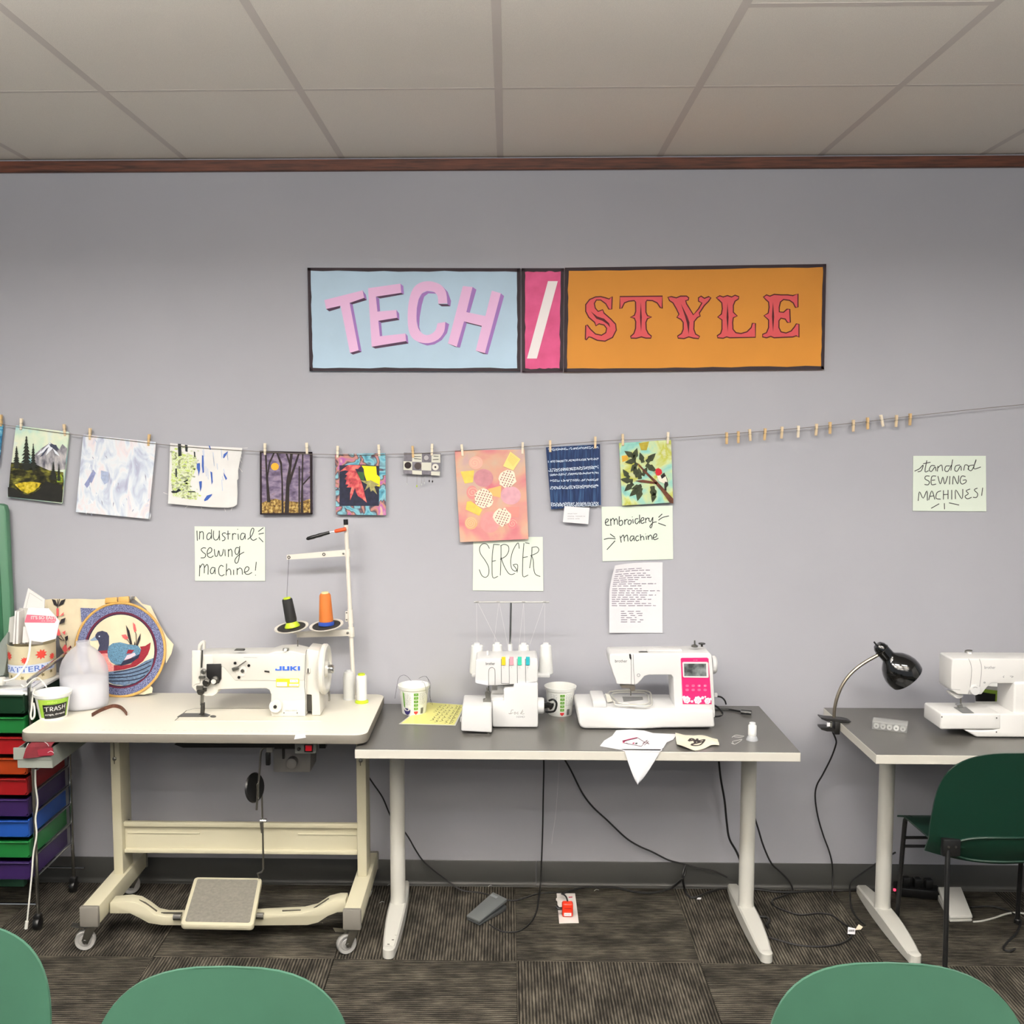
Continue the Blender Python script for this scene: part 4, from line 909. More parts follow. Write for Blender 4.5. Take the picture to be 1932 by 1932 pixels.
# bed plate let into the table
bp = [G(330, 1361, T1), G(352, 1342, T1), G(368, 1338, T1), G(598, 1338, T1), G(607, 1361, T1)]
MB().prism([p_+Vector((0, 0, .0002)) for p_ in bp], (0, 0, .0022)).build('bed_plate', M('bed_cream', (222, 216, 198), .3), JK)
MB().ribbon([[(bp[i].x, bp[i].y) for i in (0, 1, 2, 3)]], .003, lambda x, y: Vector((x, y, T1+.003)), sm=0).build('bed_gap', M('gap_dark', (70, 66, 58), .7), JK)
th = [(340,1010),(700,1000),(730,1015),(690,1045),(350,1050)]
MB().prism([G(x, y, T1+.0025) for x, y in ((334, 1353), (345, 1346), (388, 1346), (397, 1349), (392, 1353))], (0, 0, .0012)).build('needle_plate', STEEL, JK)
MB().prism([G(402+6*cos(a*pi/6), 1352+2.2*sin(a*pi/6), T1+.0025) for a in range(12)], (0, 0, .001)).build('bed_screw', STEEL, JK)
body = [(363,1239),(371,1236),(384,1235),(505,1234),(520,1229),(548,1228),(562,1231),(576,1234),(577,1240),(577,1353),(513,1354),(511,1345),(511,1310),(508,1302),(502,1299),(440,1300),(412,1301),(409,1309),(402,1314),(388,1314),(376,1309),(367,1303),(361,1296),(361,1240)]
BD = MB().pxprism(body, YJ, .115).build('body', JUKIW, JK, bevel=.010, bseg=4, zmin=T1+.003)
# raised face panel of the arm and base
MB().pxprism(cj([(395,282),(1060,282),(1500,290),(1500,600),(1140,610),(1060,605),(665,605),(530,440),(395,400)]), YJ-.003, .004).build('face_panel', JUKIW, BD, bevel=.002)
MB().pxprism(cj([(1250,850),(1520,850),(1520,1050),(1110,1050),(1110,990),(1230,990)]), YJ-.003, .004).build('base_cover', JUKIW, BD, bevel=.002, zmin=T1+.003)
# head front
MB().pxprism(cj([(140,240),(250,240),(240,640),(190,650),(145,680)]), YJ-.004, .006).build('head_cover', JUKIW, BD, bevel=.003)
MB().pxprism(cj([(205,260),(215,170),(250,128),(285,125),(298,150),(295,235),(268,235),(270,165),(250,190),(240,260)]), YJ+.02, .02).build('take_up_guard', JUKIW, JK, bevel=.004)
MB().pxprism(cj([(260,235),(275,240),(272,330),(265,450),(250,450),(256,330)]), YJ-.006, .003).build('take_up_slot', DSTEEL, JK)
DK = M('tension_black', (24, 22, 22), .4)
MB().pxprism(cj([(318,405),(498,402),(498,590),(470,640),(400,650),(318,560)]), YJ-.005, .006).build('tension_recess', DK, JK, bevel=.002)
for (x, y, r_, nm, m) in ((428,598,7.4,'tension_dial',DSTEEL), (328,625,7.2,'tension_dial',DSTEEL), (290,490,4.8,'thread_post',STEEL)):
    c0 = V(340+x/6.44, 1190+y/6.44, YJ-.005); R_ = r_/507
    o = MB().lathe([(R_, 0), (R_, .004), (R_*.75, .006), (R_, .008), (R_, .012), (R_*.6, .016), (R_*.55, .022), (.0005, .022)], c0, (0, -1, 0), 18).build(nm, m, JK)
    if nm == 'tension_dial': MB().lathe([(R_*.62, .0225), (R_*.6, .026), (.0005, .026)], c0, (0, -1, 0), 16).build('dial_knob', JUKIW if x > 400 else DSTEEL, o)
MB().obox(V(340+265/6.44, 1190+565/6.44, YJ-.008), (.011, 0, 0), (0, .006, 0), (0, 0, .004)).build('thread_guide', STEEL, JK)
MB().obox(V(340+240/6.44, 1190+690/6.44, YJ-.004), (.012, 0, 0), (0, .006, 0), (0, 0, .007)).build('lower_guide', STEEL, JK)
MB().pxprism(cj([(195,725),(290,715),(290,760),(260,790),(215,780),(200,755)]), YJ-.006, .03).build('bar_bushing', DSTEEL, JK, bevel=.003)
MB().pxprism(cj([(280,700),(315,700),(315,740),(280,742)]), YJ-.01, .02).build('clamp_block', DSTEEL, JK)
# needle bar, presser bar and foot
for x, r_ in ((255, .0032), (278, .0036)):
    MB().tube([V(340+x/6.44, 1190+775/6.44, YJ+.02), V(340+(x-4)/6.44, 1190+905/6.44, YJ+.02)], r_, 8).build('needle_bar', STEEL, JK)
MB().pxprism(cj([(248,885),(285,880),(288,960),(282,1020),(225,1028),(222,1018),(242,1005),(245,950)]), YJ+.012, .016).build('presser_foot', DSTEEL, JK, bevel=.002)
# stitch lever plate on the arm
PC = V(340+740/6.44, 1190+490/6.44, YJ-.003)
MB().lathe([(.021, 0), (.021, .0015), (.019, .002), (.0005, .002)], PC, (0, -1, 0), 24).build('lever_plate', JUKIW, JK)
for x, y in ((668,392), (835,422), (715,565)):
    MB().lathe([(.0052, 0), (.0052, .003), (.0005, .003)], V(340+x/6.44, 1190+y/6.44, YJ-.004), (0, -1, 0), 12).build('plug', BLACK, JK)
MB().lathe([(.0065, 0), (.0065, .006), (.0005, .006)], V(340+760/6.44, 1190+485/6.44, YJ-.004), (0, -1, 0), 12).build('lever_screw', STEEL, JK)
MB().tube([V(340+690/6.44, 1190+445/6.44, YJ-.012), V(340+800/6.44, 1190+368/6.44, YJ-.012)], .0022, 6).build('lever', STEEL, JK)
MB().obox(V(340+672/6.44, 1190+460/6.44, YJ-.008), (.011, 0, .004), (0, .006, 0), (-.002, 0, .006)).build('lever_block', STEEL, JK, bevel=.001)
MB().obox(V(340+1055/6.44, 1190+495/6.44, YJ-.004), (.009, 0, -.001), (0, .003, 0), (0, 0, .0026)).build('thread_hook', DSTEEL, JK)
MB().pxprism(cj([(650,245),(665,228),(770,228),(778,245)]), YJ-.001, .02).build('top_grip', DSTEEL, JK, bevel=.002)
MB().lathe([(.006, 0), (.006, .006), (.0005, .006)], V(340+1280/6.44, 1190+232/6.44, YJ-.001), (0, -1, 0), 12).build('pretension_knob', WHITE, JK)
MB().obox(V(340+1285/6.44, 1190+228/6.44, YJ+.004), (.011, 0, 0), (0, .005, 0), (0, 0, .005)).build('pretension_clip', STEEL, JK, bevel=.002)
MB().tube([V(340+1428/6.44, 1190+190/6.44, YJ+.05), V(340+1428/6.44, 1190+110/6.44, YJ+.05)], .0022, 8).build('thread_pin', STEEL, JK)
# lower dial and name strip
DC = V(340+1165/6.44, 1190+910/6.44, YJ-.002)
dl = MB().lathe([(.024, 0), (.024, .012), (.022, .015), (.0005, .015)], DC, (0, -1, 0), 28).build('stitch_dial', JUKIW, JK)
MB().lathe([(.0065, .0152), (.0065, .018), (.0005, .018)], DC, (0, -1, 0), 12).build('dial_button', BLACK, dl)
MB().pxprism(cj([(1250,1000),(1430,1000),(1430,1040),(1250,1040)]), YJ-.004, .002).build('serial_plate', M('plate_grey', (206, 204, 194), .4), JK)
for x in (1262, 1422): MB().lathe([(.002, 0), (.002, .002), (.0003, .002)], V(340+x/6.44, 1190+998/6.44, YJ-.004), (0, -1, 0), 8).build('rivet', BLACK, JK)
MB().text('DNU-1541S', pxbox(538, 1339.5, 560, 1342, YJ-.0036)).build('model_print', GREYTXT, JK)
# blue maker lettering
BLU = M('maker_blue', (54, 100, 196), .4)
for glyph in ([(1155,462),(1175,462),(1175,470),(1207,470),(1207,432),(1232,432),(1232,484),(1155,484)], [(1243,432),(1268,432),(1268,470),(1300,470),(1300,432),(1325,432),(1325,484),(1243,484)],
              [(1337,432),(1360,432),(1360,450),(1392,432),(1420,432),(1382,457),(1422,484),(1390,484),(1360,464),(1360,484),(1337,484)], [(1430,432),(1455,432),(1455,484),(1430,484)]):
    MB().pxprism(cj(glyph), YJ-.0042, .0012).build('maker_letter', BLU, JK)
lb = MB().pxprism(cj([(1165,583),(1445,583),(1445,680),(1165,680)]), YJ-.0036, .0006).build('warning_label', M('label_yellow', (236, 216, 40), .5), JK)
for q in ([(1172,625),(1298,625),(1298,674),(1172,674)], [(1325,645),(1438,645),(1438,672),(1325,672)], [(1332,592),(1432,592),(1432,628),(1332,628)]):
    MB().pxprism(cj(q), YJ-.0040, .0005).build('label_panel', WPAPER, lb)
MB().ribbon([cj(s) for s in ([(1190,640),(1190,660)], [(1240,635),(1245,645)], [(1340,660),(1425,660)], [(1340,605),(1360,612)], [(1390,600),(1420,620)], [(1200,605),(1215,600)], [(1250,605),(1265,600)])], .6, on(YJ-.0044), sm=0).build('label_print', GREYTXT, lb)
MB().ribbon([cj(s) for s in ([(770,325),(935,328)],)], .5, on(YJ-.0034), sm=0).build('arm_print', GREYTXT, JK)
# end cover, belt guard, handwheel
MB().pxprism(cj([(1528,240),(1545,225),(1600,232),(1680,245),(1690,330),(1675,560),(1690,750),(1705,1045),(1600,1048),(1596,780),(1520,775)]), YJ+.012, .11).build('belt_cover', JUKIW, JK, bevel=.005, zmin=T1+.003)
MB().pxprism(cj([(1520,775),(1596,780),(1596,975),(1520,980)]), YJ+.02, .07).build('belt_opening', M('opening_dark', (52, 50, 44), .7), JK)
MB().ribbon([cj([(1540,230),(1524,300),(1516,480),(1510,680),(1522,775),(1524,1030)])], .9, on(YJ-.001), sm=2).build('cover_seam', DARKLINE, JK)
MB().pxprism(cj([(1530,455),(1575,455),(1575,515),(1530,515)]), YJ+.006, .008).build('latch', JUKIW, JK, bevel=.002)
MB().pxprism(cj([(1547,460),(1558,460),(1558,512),(1547,512)]), YJ+.003, .004).build('latch_slot', BLACK, JK)
hc = V(613, 1262, YJ+.065)
hw = MB().lathe([(.070, -.012), (.088, -.012), (.094, -.006), (.094, .006), (.088, .012), (.076, .012), (.070, .004), (.030, .002), (.028, .014), (.0005, .014)], hc, (1, 0, 0), 40, cap0=False).build('handwheel', JUKIW, JK)
MB().lathe([(.016, .014), (.016, .030), (.013, .034), (.0005, .034)], hc, (1, 0, 0), 20).build('wheel_knob', CHROME, hw)
MB().obox(V(621, 1313, YJ+.07), (.003, 0, 0), (0, .006, 0), (0, 0, .018)).build('table_stop', STEEL, JK, zmin=T1+.001)

# ================================================================== THREAD STAND
YT = -.10
TS_ = thing('thread_stand', 'white pole thread stand behind the industrial machine with two spool discs', 'thread stand', Vector((V(668, 1308, YT).x, YT, T1)))
p0 = Vector((V(668, 1308, YT).x, YT, T1)); p1 = V(652.5, 985, YT)
MB().tube([p0, p1], .0085, 14).build('pole', M('stand_enamel', (222, 216, 204), .35), TS_)
ENA = MATS['stand_enamel']
MB().tube([V(652.7, 990, YT), V(652.2, 980, YT)], .0092, 14).build('pole_cap', BLACK, TS_)
MB().lathe([(.022, 0), (.022, .005), (.011, .012), (.011, .02)], p0, seg=20).build('pole_foot', ENA, TS_)
MB().pxprism([(541, 1047), (655, 1037), (655, 1049), (541, 1056)], YT-.008, .004).build('guide_arm', ENA, TS_)
for x, y in ((545, 1051.5), (611, 1046)):
    c0 = V(x, y, YT-.009)
    MB().tube([c0+Vector((.0048*cos(a*pi/6), 0, .0048*sin(a*pi/6))) for a in range(12)], .0016, 6, closed=True).build('thread_eyelet', DSTEEL, TS_)
MB().lathe([(.004, 0), (.004, .004), (.0005, .005)], V(648, 1044, YT-.008), (0, -1, 0), 10).build('bolt', STEEL, TS_)
MB().tube([V(655.5, 1036, YT), V(656, 1050, YT)], .011, 14).build('arm_collar', ENA, TS_)
MB().pxprism([(545, 1194), (560, 1197), (560, 1203), (570, 1203), (666, 1200), (666, 1188), (600, 1190)], YT-.012, .018).build('spool_arm', ENA, TS_, bevel=.002)
MB().tube([V(662.3, 1183, YT), V(663, 1201, YT)], .0125, 14).build('arm_collar', ENA, TS_)
MB().obox(V(654, 1163, YT-.006), (.005, 0, 0), (0, .004, 0), (0, 0, .020)).build('cable_clip', ENA, TS_, bevel=.002)
MB().tube([V(660.5, 1150, YT), V(662, 1176, YT)], .0105, 14).build('pole_joint', ENA, TS_)
for y in (1156, 1169): MB().lathe([(.003, 0), (.003, .003), (.0005, .003)], V(654, y, YT-.010), (0, -1, 0), 8).build('bolt', STEEL, TS_)
MB().lathe([(.005, 0), (.005, .004), (.0005, .005)], V(656, 1194, YT-.012), (0, -1, 0), 10).build('bolt', STEEL, TS_)
AX = Vector((-.10, -.16, 1)).normalized()
discs = []
for x, y in ((550, 1184), (616, 1180.5)):
    c0 = V(x, y, YT-.035)
    o = MB().lathe([(.0005, -.004), (.055, -.004), (.066, .001), (.0665, .004), (.062, .004), (.058, .001), (.0005, .001)], c0, AX, 36).build('spool_disc', ENA, TS_)
    MB().lathe([(.055, .0012), (.055, .003), (.0005, .003)], c0, AX, 32, cap0=False).build('disc_pad', M('pad_black', (40, 38, 36), .9), o)
    discs.append(c0)
def cone(label, c0, axis, prof_base, prof_thread, h, m_base, m_thread, m_top, name='thread_cone'):
    t = thing(name, label, 'thread cone', c0)
    MB().lathe(prof_base, c0, axis, 28).build('cone_base', m_base, t)
    MB().lathe(prof_thread, c0, axis, 28).build('thread', m_thread, t)
    MB().lathe([(prof_thread[-1][0]*.8, h-.002), (prof_thread[-1][0]*.75, h+.006), (.0005, h+.006)], c0, axis, 18).build('cone_tip', m_top, t)
    return t
LIME = M('lime_plastic', (190, 212, 40), .4)
BT = M('black_thread', (26, 26, 26), .7, bump=(500, .4), stretch=(.2, .2, 4)); OT = M('orange_thread', (204, 112, 42), .6, bump=(500, .4), stretch=(.2, .2, 4))
c0 = discs[0]+AX*.0032+Vector((.004, 0, 0))
a1 = Vector((-.17, -.02, 1)).normalized()
cone('cone of black thread with lime green base on the stand', c0, a1, [(.030, 0), (.030, .004), (.020, .020), (.0005, .020)], [(.0205, .020), (.0225, .030), (.0200, .108), (.018, .112)], .112, LIME, BT, LIME)
MB_ = discs[1]+AX*.0032
cone('cone of orange thread with blue base on the stand', MB_, Vector((-.03, 0, 1)).normalized(), [(.031, 0), (.031, .010), (.026, .014), (.0005, .014)], [(.0265, .014), (.0275, .020), (.0220, .116), (.018, .124)], .124, M('blue_plastic', (40, 72, 160), .4), OT, M('cream_tip', (226, 214, 160), .5))
# working thread from the black cone up through the eyelet
th = MB(); th.tube(smooth_pts([V(541, 1133, YT-.035), V(543, 1090, YT-.02), V(545, 1054, YT-.010)], 4), .0007, 5)
tag(th.build('thread_strand', INK), 'fine dark thread rising from the black cone to the guide arm', 'thread')
# magnetic pick-up tool stuck on the pole
mt = thing('pickup_tool', 'black handled tool with orange tip stuck on the thread stand pole', 'tool', V(615, 1018, YT-.016))
d0, d1, d2, d3 = V(578, 1017, YT-.016), V(622, 1004.5, YT-.016), V(632, 1002.5, YT-.016), V(653, 998, YT-.016)
MB().tube([d0, d0+(d1-d0)*.06, d0+(d1-d0)*.3, d0+(d1-d0)*.42, d0+(d1-d0)*.6, d0+(d1-d0)*.72, d1], [.003, .007, .008, .007, .008, .0068, .0062], 12).build('grip', BLACK, mt)
MB().tube([d1, d2], .002, 8).build('shank', CHROME, mt)
MB().tube([d2-(d3-d2)*.05, d2, d2+(d3-d2)*.12, d3], [.003, .0065, .0078, .0078], 12).build('tip', M('orange_tip', (214, 78, 30), .4), mt)
# two white cones on the table
g0 = G(660, 1317, T1); g0.y = -.11; g0.x = V(659.5, 1300, -.11).x
cone('plain white thread cone beside the stand pole', Vector((g0.x, -.125, T1)), (0, 0, 1), [(.0225, 0), (.0225, .008), (.0005, .008)], [(.0225, .008), (.0225, .085), (.018, .108), (.012, .112)], .110, WHITE2, M('white_thread', (226, 226, 222), .7, bump=(500, .3), stretch=(.2, .2, 4)), WHITE2)
x2 = V(683, 1300, -.16).x
cone('white thread cone with lime green base and tip', Vector((x2, -.17, T1)), (0, 0, 1), [(.026, 0), (.026, .006), (.020, .012), (.0005, .012)], [(.0205, .012), (.0205, .104), (.018, .108)], .108, LIME, M('white_thread', (226, 226, 222), .7), LIME)
# ================================================================== LEFT END: CART, TIN, HOOP, JUG
XR, XL, YF, YB = -1.752, -2.10, -.402, -.092
CT = thing('drawer_cart', 'chrome rolling cart of many coloured plastic drawers beside the sewing table', 'cart', ((XL+XR)/2, -.25, 0))
for x, y in ((XR, YF), (XR, YB), (XL, YF), (XL, YB)):
    MB().tube([(x, y, .058), (x, y, .925)], .0075, 10).build('post', CHROME, CT)
    w = MB().lathe([(.006, -.011), (.024, -.010), (.026, -.006), (.026, .006), (.024, .010), (.006, .011)], (x, y-.006, .026), (1, 0, 0), 18).build('caster', BLACK, CT)
    MB().obox((x, y-.003, .048), (.013, 0, 0), (0, .014, 0), (0, 0, .012)).build('caster_housing', BLACK, w, bevel=.003)
for x in (XR, XL):
    MB().tube(smooth_pts([(x, YF, .915), (x, YF+.003, .938), (x, YF+.022, .952), (x, YB-.02, .975), (x, YB-.002, .962), (x, YB, .915)], 4), .0075, 10).build('top_rail', CHROME, CT)
for y in (YF, YB):
    MB().tube([(XL, y, .098), (XR+(.045 if y == YB else .004), y, .098)], .005, 8).build('cross_rail', CHROME, CT)
MB().box(XL, XR, YF, YB, .893, .903).build('top_shelf', M('shelf_white', (226, 226, 224), .4), CT, bevel=.002)
ROWZ = [.905, .822, .748, .669, .592, .514, .433, .354, .275, .191]
DCOL = [('dark_green_plastic', (14, 46, 28)), ('green_plastic', (26, 104, 48)), ('red_plastic', (142, 20, 24)), ('orange_plastic', (156, 56, 20)), ('red_plastic', (142, 20, 24)), ('purple_plastic', (48, 30, 78)), ('royal_blue_plastic', (28, 72, 150)), ('green_plastic', (26, 104, 48)), ('purple_plastic', (48, 30, 78))]
for k, (nm, rgb) in enumerate(DCOL):
    z1, z0 = ROWZ[k]-.006, ROWZ[k+1]+.006
    m = M(nm, rgb, .35)
    xl, xr = XL+.014, XR-.014; yf = YF-.018
    o = MB().prism([(xl, yf, z1), (xr, yf, z1), (xr-.004, yf+.006, z0+.012), (xr-.016, yf+.008, z0), (xl+.016, yf+.008, z0), (xl+.004, yf+.006, z0+.012)], (0, .005, 0)).build('drawer', m, CT, bevel=.0015, bseg=1)
    MB().box(xl, xr, yf-.010, yf+.006, z1-.004, z1).build('drawer_lip', m, o, bevel=.0015, bseg=1)
    MB().box(xr-.006, xr-.002, yf+.01, YB-.01, z0+.004, z1).build('drawer_side', m, o)
    MB().box(xl+.002, xl+.006, yf+.01, YB-.01, z0+.004, z1).build('drawer_side', m, o)
    MB().box(xl+.006, xr-.006, yf+.01, YB-.01, z0, z0+.004).build('drawer_floor', m, o)
    for x in (XR-.004, XL+.004):
        MB().tube([(x, YF, z0+.004), (x, YB, z0+.004)], .0042, 8).build('runner', CHROME, CT)
# papers and cords on the cart
for k, (dx, dz, m, lab) in enumerate(((-.02, .9035, WPAPER, 'white sheet of paper lying lowest on the cart top'), (.0, .9060, M('blue_white_folder', (206, 208, 216), .5), 'pale folder with a blue band on the cart top'), (-.05, .9085, M('sheet_grey', (212, 212, 210), .5), 'grey white sheet on top of the pile on the cart'))):
    t = thing('paper', lab, 'paper', (-1.93, -.33, dz), 'papers on the cart')
    MB().obox((-1.93+dx*.4, -.320+k*.004, dz+.001), (.155, .01*k, 0), (-.005*k, .068, 0), (0, 0, .001)).build('sheet', m, t)
    if k == 1: MB().obox((-1.85, -.275, dz+.0023), (.055, 0, 0), (0, .010, 0), (0, 0, .0003)).build('blue_band', M('band_blue', (44, 56, 150), .5), t)
wc_ = thing('white_cord', 'white cord with square plug curving down in front of the patterns tin', 'cord', V(20, 1286, -.36))
WC = M('white_cable', (226, 224, 214), .45)
MB().tube(smooth_pts([V(57, 1206, -.25), V(56, 1225, -.27), V(52, 1246, -.29), V(42, 1264, -.33), V(28, 1279, -.365), V(14, 1284, -.37), V(4, 1284, -.37)], 5), .0042, 8).build('cable', WC, wc_)
MB().obox(V(-2, 1285, -.37), (.020, 0, 0), (0, .014, 0), (0, 0, .014)).build('plug', WC, wc_, bevel=.004)
c = MB(); c.tube(smooth_pts([V(40, 1292, -.41), V(46, 1296, -.412), V(52, 1292, -.412), V(62, 1282, -.405), V(72, 1279, -.38), V(82, 1288, -.37), V(88, 1297, -.375)], 5), .0026, 8)
tag(c.build('thin_cable', WC), 'thin white cable looping around the cart post', 'cord')
c = MB(); c.tube(smooth_pts([V(66, 1298, -.418), V(62, 1312, -.42), V(60, 1335, -.422), V(58, 1350, -.424), V(61, 1357, -.424), V(65, 1350, -.424), V(65, 1335, -.422), V(63, 1326, -.42)], 5), .0036, 8)
tag(c.build('cable_loop', WC), 'short white cable loop hanging beside the front cart post', 'cord')
lc = thing('charging_cord', 'long white cord hanging from under the drawer down to the green chair', 'cord', V(50, 1748, -.47))
MB().tube(smooth_pts([V(67, 1452, -.46), V(67, 1480, -.46), V(71, 1515, -.46), V(67, 1545, -.46), V(69, 1575, -.46), V(63, 1610, -.46), V(60, 1650, -.465), V(55, 1700, -.47), V(51, 1740, -.47)], 5), .0032, 8).build('cable', WC, lc)
MB().tube([V(51, 1738, -.47), V(49, 1752, -.47)], .006, 10).build('plug', WC, lc)
# green board standing against the wall behind the cart
gb = thing('chalkboard', 'tall green board edge at the far left behind the cart', 'board', (V(0, 1300, -.05).x-.3, -.05, 0))
gx = V(14.5, 1000, -.05).x; gz = V(10, 951, -.05).z
MB().prism([(gx-.7, -.06, .0), (gx+.012, -.06, .0), (gx, -.06, gz-.03), (gx-.006, -.06, gz-.006), (gx-.02, -.06, gz), (gx-.7, -.06, gz+.02)], (0, .035, 0)).build('frame', M('board_frame_green', (72, 118, 90), .45), gb, bevel=.004)
MB().prism([(gx-.69, -.062, .05), (gx-.022, -.062, .05), (gx-.032, -.062, gz-.04), (gx-.69, -.062, gz-.02)], (0, .003, 0)).build('face', M('board_green', (40, 92, 62), .5), gb)
# grey plastic bag between tin and board
gbag = MB(); gbag.pxprism([(4, 1206), (10, 1198), (14, 1192), (15, 1200), (13, 1245), (9, 1268), (6, 1284), (-16, 1290), (-20, 1240)], -.20, .055)
tag(gbag.build('grey_bag', M('grey_bag_plastic', (124, 130, 124), .5, bump=(30, .6)), bevel=.010, zmin=.9128), 'crumpled grey bag wedged left of the patterns tin', 'bag')
# patterns tin
TC = Vector((-1.854, -.160, .904)); TH = .136
def conemap(c, r0, r1, h, off=.0006):
    """(angle in degrees from the viewer side, height 0..1) -> point on a cone's surface"""
    def fn(a, v):
        t = radians(a); r = r0+(r1-r0)*v+off
        return Vector((c.x+r*sin(t), c.y-r*cos(t), c.z+h*v))
    return fn
def patch(fn, a0, a1, v0, v1, n=14, tl=0.0):
    b = MB(); b.grid(lambda u, v: fn(a0+(a1-a0)*u, v0+(v1-v0)*v+tl*(u-.5)), n, 2); return b
tin = thing('patterns_tin', 'round cream floral tin with a taped PATTERNS label', 'tin', TC)
MB().lathe([(.0005, 0), (.083, 0), (.085, .004), (.087, TH-.004), (.089, TH), (.086, TH), (.084, TH-.006), (.082, .006), (.0005, .006)], TC, seg=40, cap0=False, cap1=False).build('body', M('tin_cream', (226, 214, 178), .5, noise=(12, .06)), tin)
fm = conemap(TC, .085, .0875, TH)
REDL = M('tin_red_leaf', (206, 62, 48), .6)
for (a, v, s) in ((48, .74, 1.3), (8, .60, .9), (-42, .70, 1.2), (80, .62, .9)):
    b = MB(); pts = []
    for i in range(18):
        t = 2*pi*i/18; rr = (1.0 if i % 2 else .6)*s; pts.append(fm(a+rr*12*cos(t), v+rr*.12*sin(t)))
    b.add(pts+[fm(a, v)], [(i, (i+1) % 18, 18) for i in range(18)]); b.build('leaf_print', REDL, tin)
for (a, v) in ((50, .15), (75, .2), (-35, .12), (0, .1)):
    b = MB(); pts = [fm(a+(6 if i % 2 else 3)*cos(2*pi*i/10), v+(.06 if i % 2 else .03)*sin(2*pi*i/10)) for i in range(10)]
    b.add(pts+[fm(a, v)], [(i, (i+1) % 10, 10) for i in range(10)]); b.build('sprig_print', M('sprig_olive', (120, 108, 70), .6), tin)
lb = patch(conemap(TC, .0855, .088, TH, .0012), -62, 88, .24, .47, 24, .05).build('label', M('label_pale_blue', (206, 214, 230), .5), tin)
lm = conemap(TC, .0855, .088, TH, .0018)
MB().text('PATTERNS', lambda u, v: lm(-50+128*u, .272+.155*v+.05*(u-.47))).build('label_lettering', M('label_blue_ink', (60, 98, 176), .6), lb)
# envelopes in the tin
def env(label, poly, Y, d, mat, tilt=0.0):
    t = thing('pattern_envelope', label, 'envelope', V(sum(p[0] for p in poly)/len(poly), max(p[1] for p in poly), Y))
    MB().pxprism(poly, Y, d).build('packet', mat, t); t['group'] = 'pattern envelopes in the tin'; return t
EW = M('envelope_white', (232, 228, 224), .6); EG = M('envelope_grey', (190, 188, 182), .6)
e1 = env('tall tilted white envelope standing highest in the patterns tin', [(53, 1110), (84, 1131), (80, 1216), (38, 1216), (43, 1150)], -.125, .006, EW)
MB().ribbon([[(56, 1118), (48, 1150)], [(57, 1119), (80, 1134)]], .8, on(-.1255), sm=0).build('fold_line', EG, e1)
e2 = env('white envelope with pink IT\'S SO EASY band leaning over the tin front', [(53, 1147), (60, 1146), (91, 1148), (112, 1172), (105, 1205), (80, 1212), (56, 1208), (46, 1174)], -.232, .004, M('envelope_bright', (240, 234, 234), .6))
MB().pxprism([(50.5, 1159.5), (104, 1163), (106, 1171), (103, 1175), (46, 1174.5)], -.2328, .0006).build('pink_band', M('band_pink', (214, 108, 128), .6), e2)
MB().text("IT'S SO EASY", pxbox(58.5, 1162, 106, 1168.5, -.2334), bold=.03).build('band_lettering', WHITE, e2)
MB().text("it's Simple", pxbox(78, 1169.5, 105, 1173.5, -.2334), shear=.2).build('band_lettering', WHITE, e2)
e3 = env('narrow white envelope edge at the left of the tin', [(28, 1153), (31, 1152), (28, 1215), (24, 1215)], -.205, .05, EW)
e4 = env('second narrow white envelope edge in the tin', [(32, 1154), (36, 1154), (34, 1215), (29.5, 1215)], -.21, .05, EW)
e5 = env('white pattern envelope with dark flap behind the narrow edges', [(36, 1148), (52, 1149), (48, 1215), (36, 1215)], -.165, .01, EG)
e6 = env('small white envelope with blue print in the tin', [(44, 1182), (60, 1184), (54, 1212), (42, 1213)], -.222, .004, EW)
MB().pxprism([(51, 1187), (57, 1187), (56, 1198), (53, 1195)], -.2226, .0006).build('blue_print', M('print_blue', (90, 140, 176), .6), e6)
e7 = env('grey envelope leaning out of the left of the tin', [(18, 1165), (27, 1162), (24, 1212), (12, 1212), (16, 1190)], -.185, .006, EG)
# ---- embroidery hoop
HP0 = Vector((-1.5, -.112, T1)); HD = Vector((0, .080, .355)).normalized(); HN = Vector((0, -HD.z, HD.y))
ch = crop(0, 1080, 5.084)
def hp(x, y, off=0.0): return PL(x/5.084, 1080+y/5.084, HP0, HN)+HN*off
HO = thing('embroidery_hoop', 'round wooden embroidery hoop with a patchwork duck leaning on the wall', 'embroidery hoop', hp(1157, 1195))
def hpoly(name, pts, mat, off, parent=HO, d=.001): return MB().prism([hp(x, y, off) for x, y in pts], HN*-d).build(name, mat, parent, zmin=T1+.0004)
CRM = M('cream_fabric', (226, 212, 180), .9, noise=(14, .07), bump=(300, .2))
BDT = ramp_mat('blue_speckle_fabric', [(.40, (56, 58, 84)), (.5, (98, 104, 140)), (.62, (138, 146, 178))], 420, 1, rough=.9)
MRN = M('maroon_fabric', (88, 22, 48), .9); NVY = M('navy_fabric', (30, 34, 56), .9)
def ring(cx, cy, rx, ry, n=48): return [(cx+rx*cos(2*pi*i/n), cy+ry*sin(2*pi*i/n)) for i in range(n)]
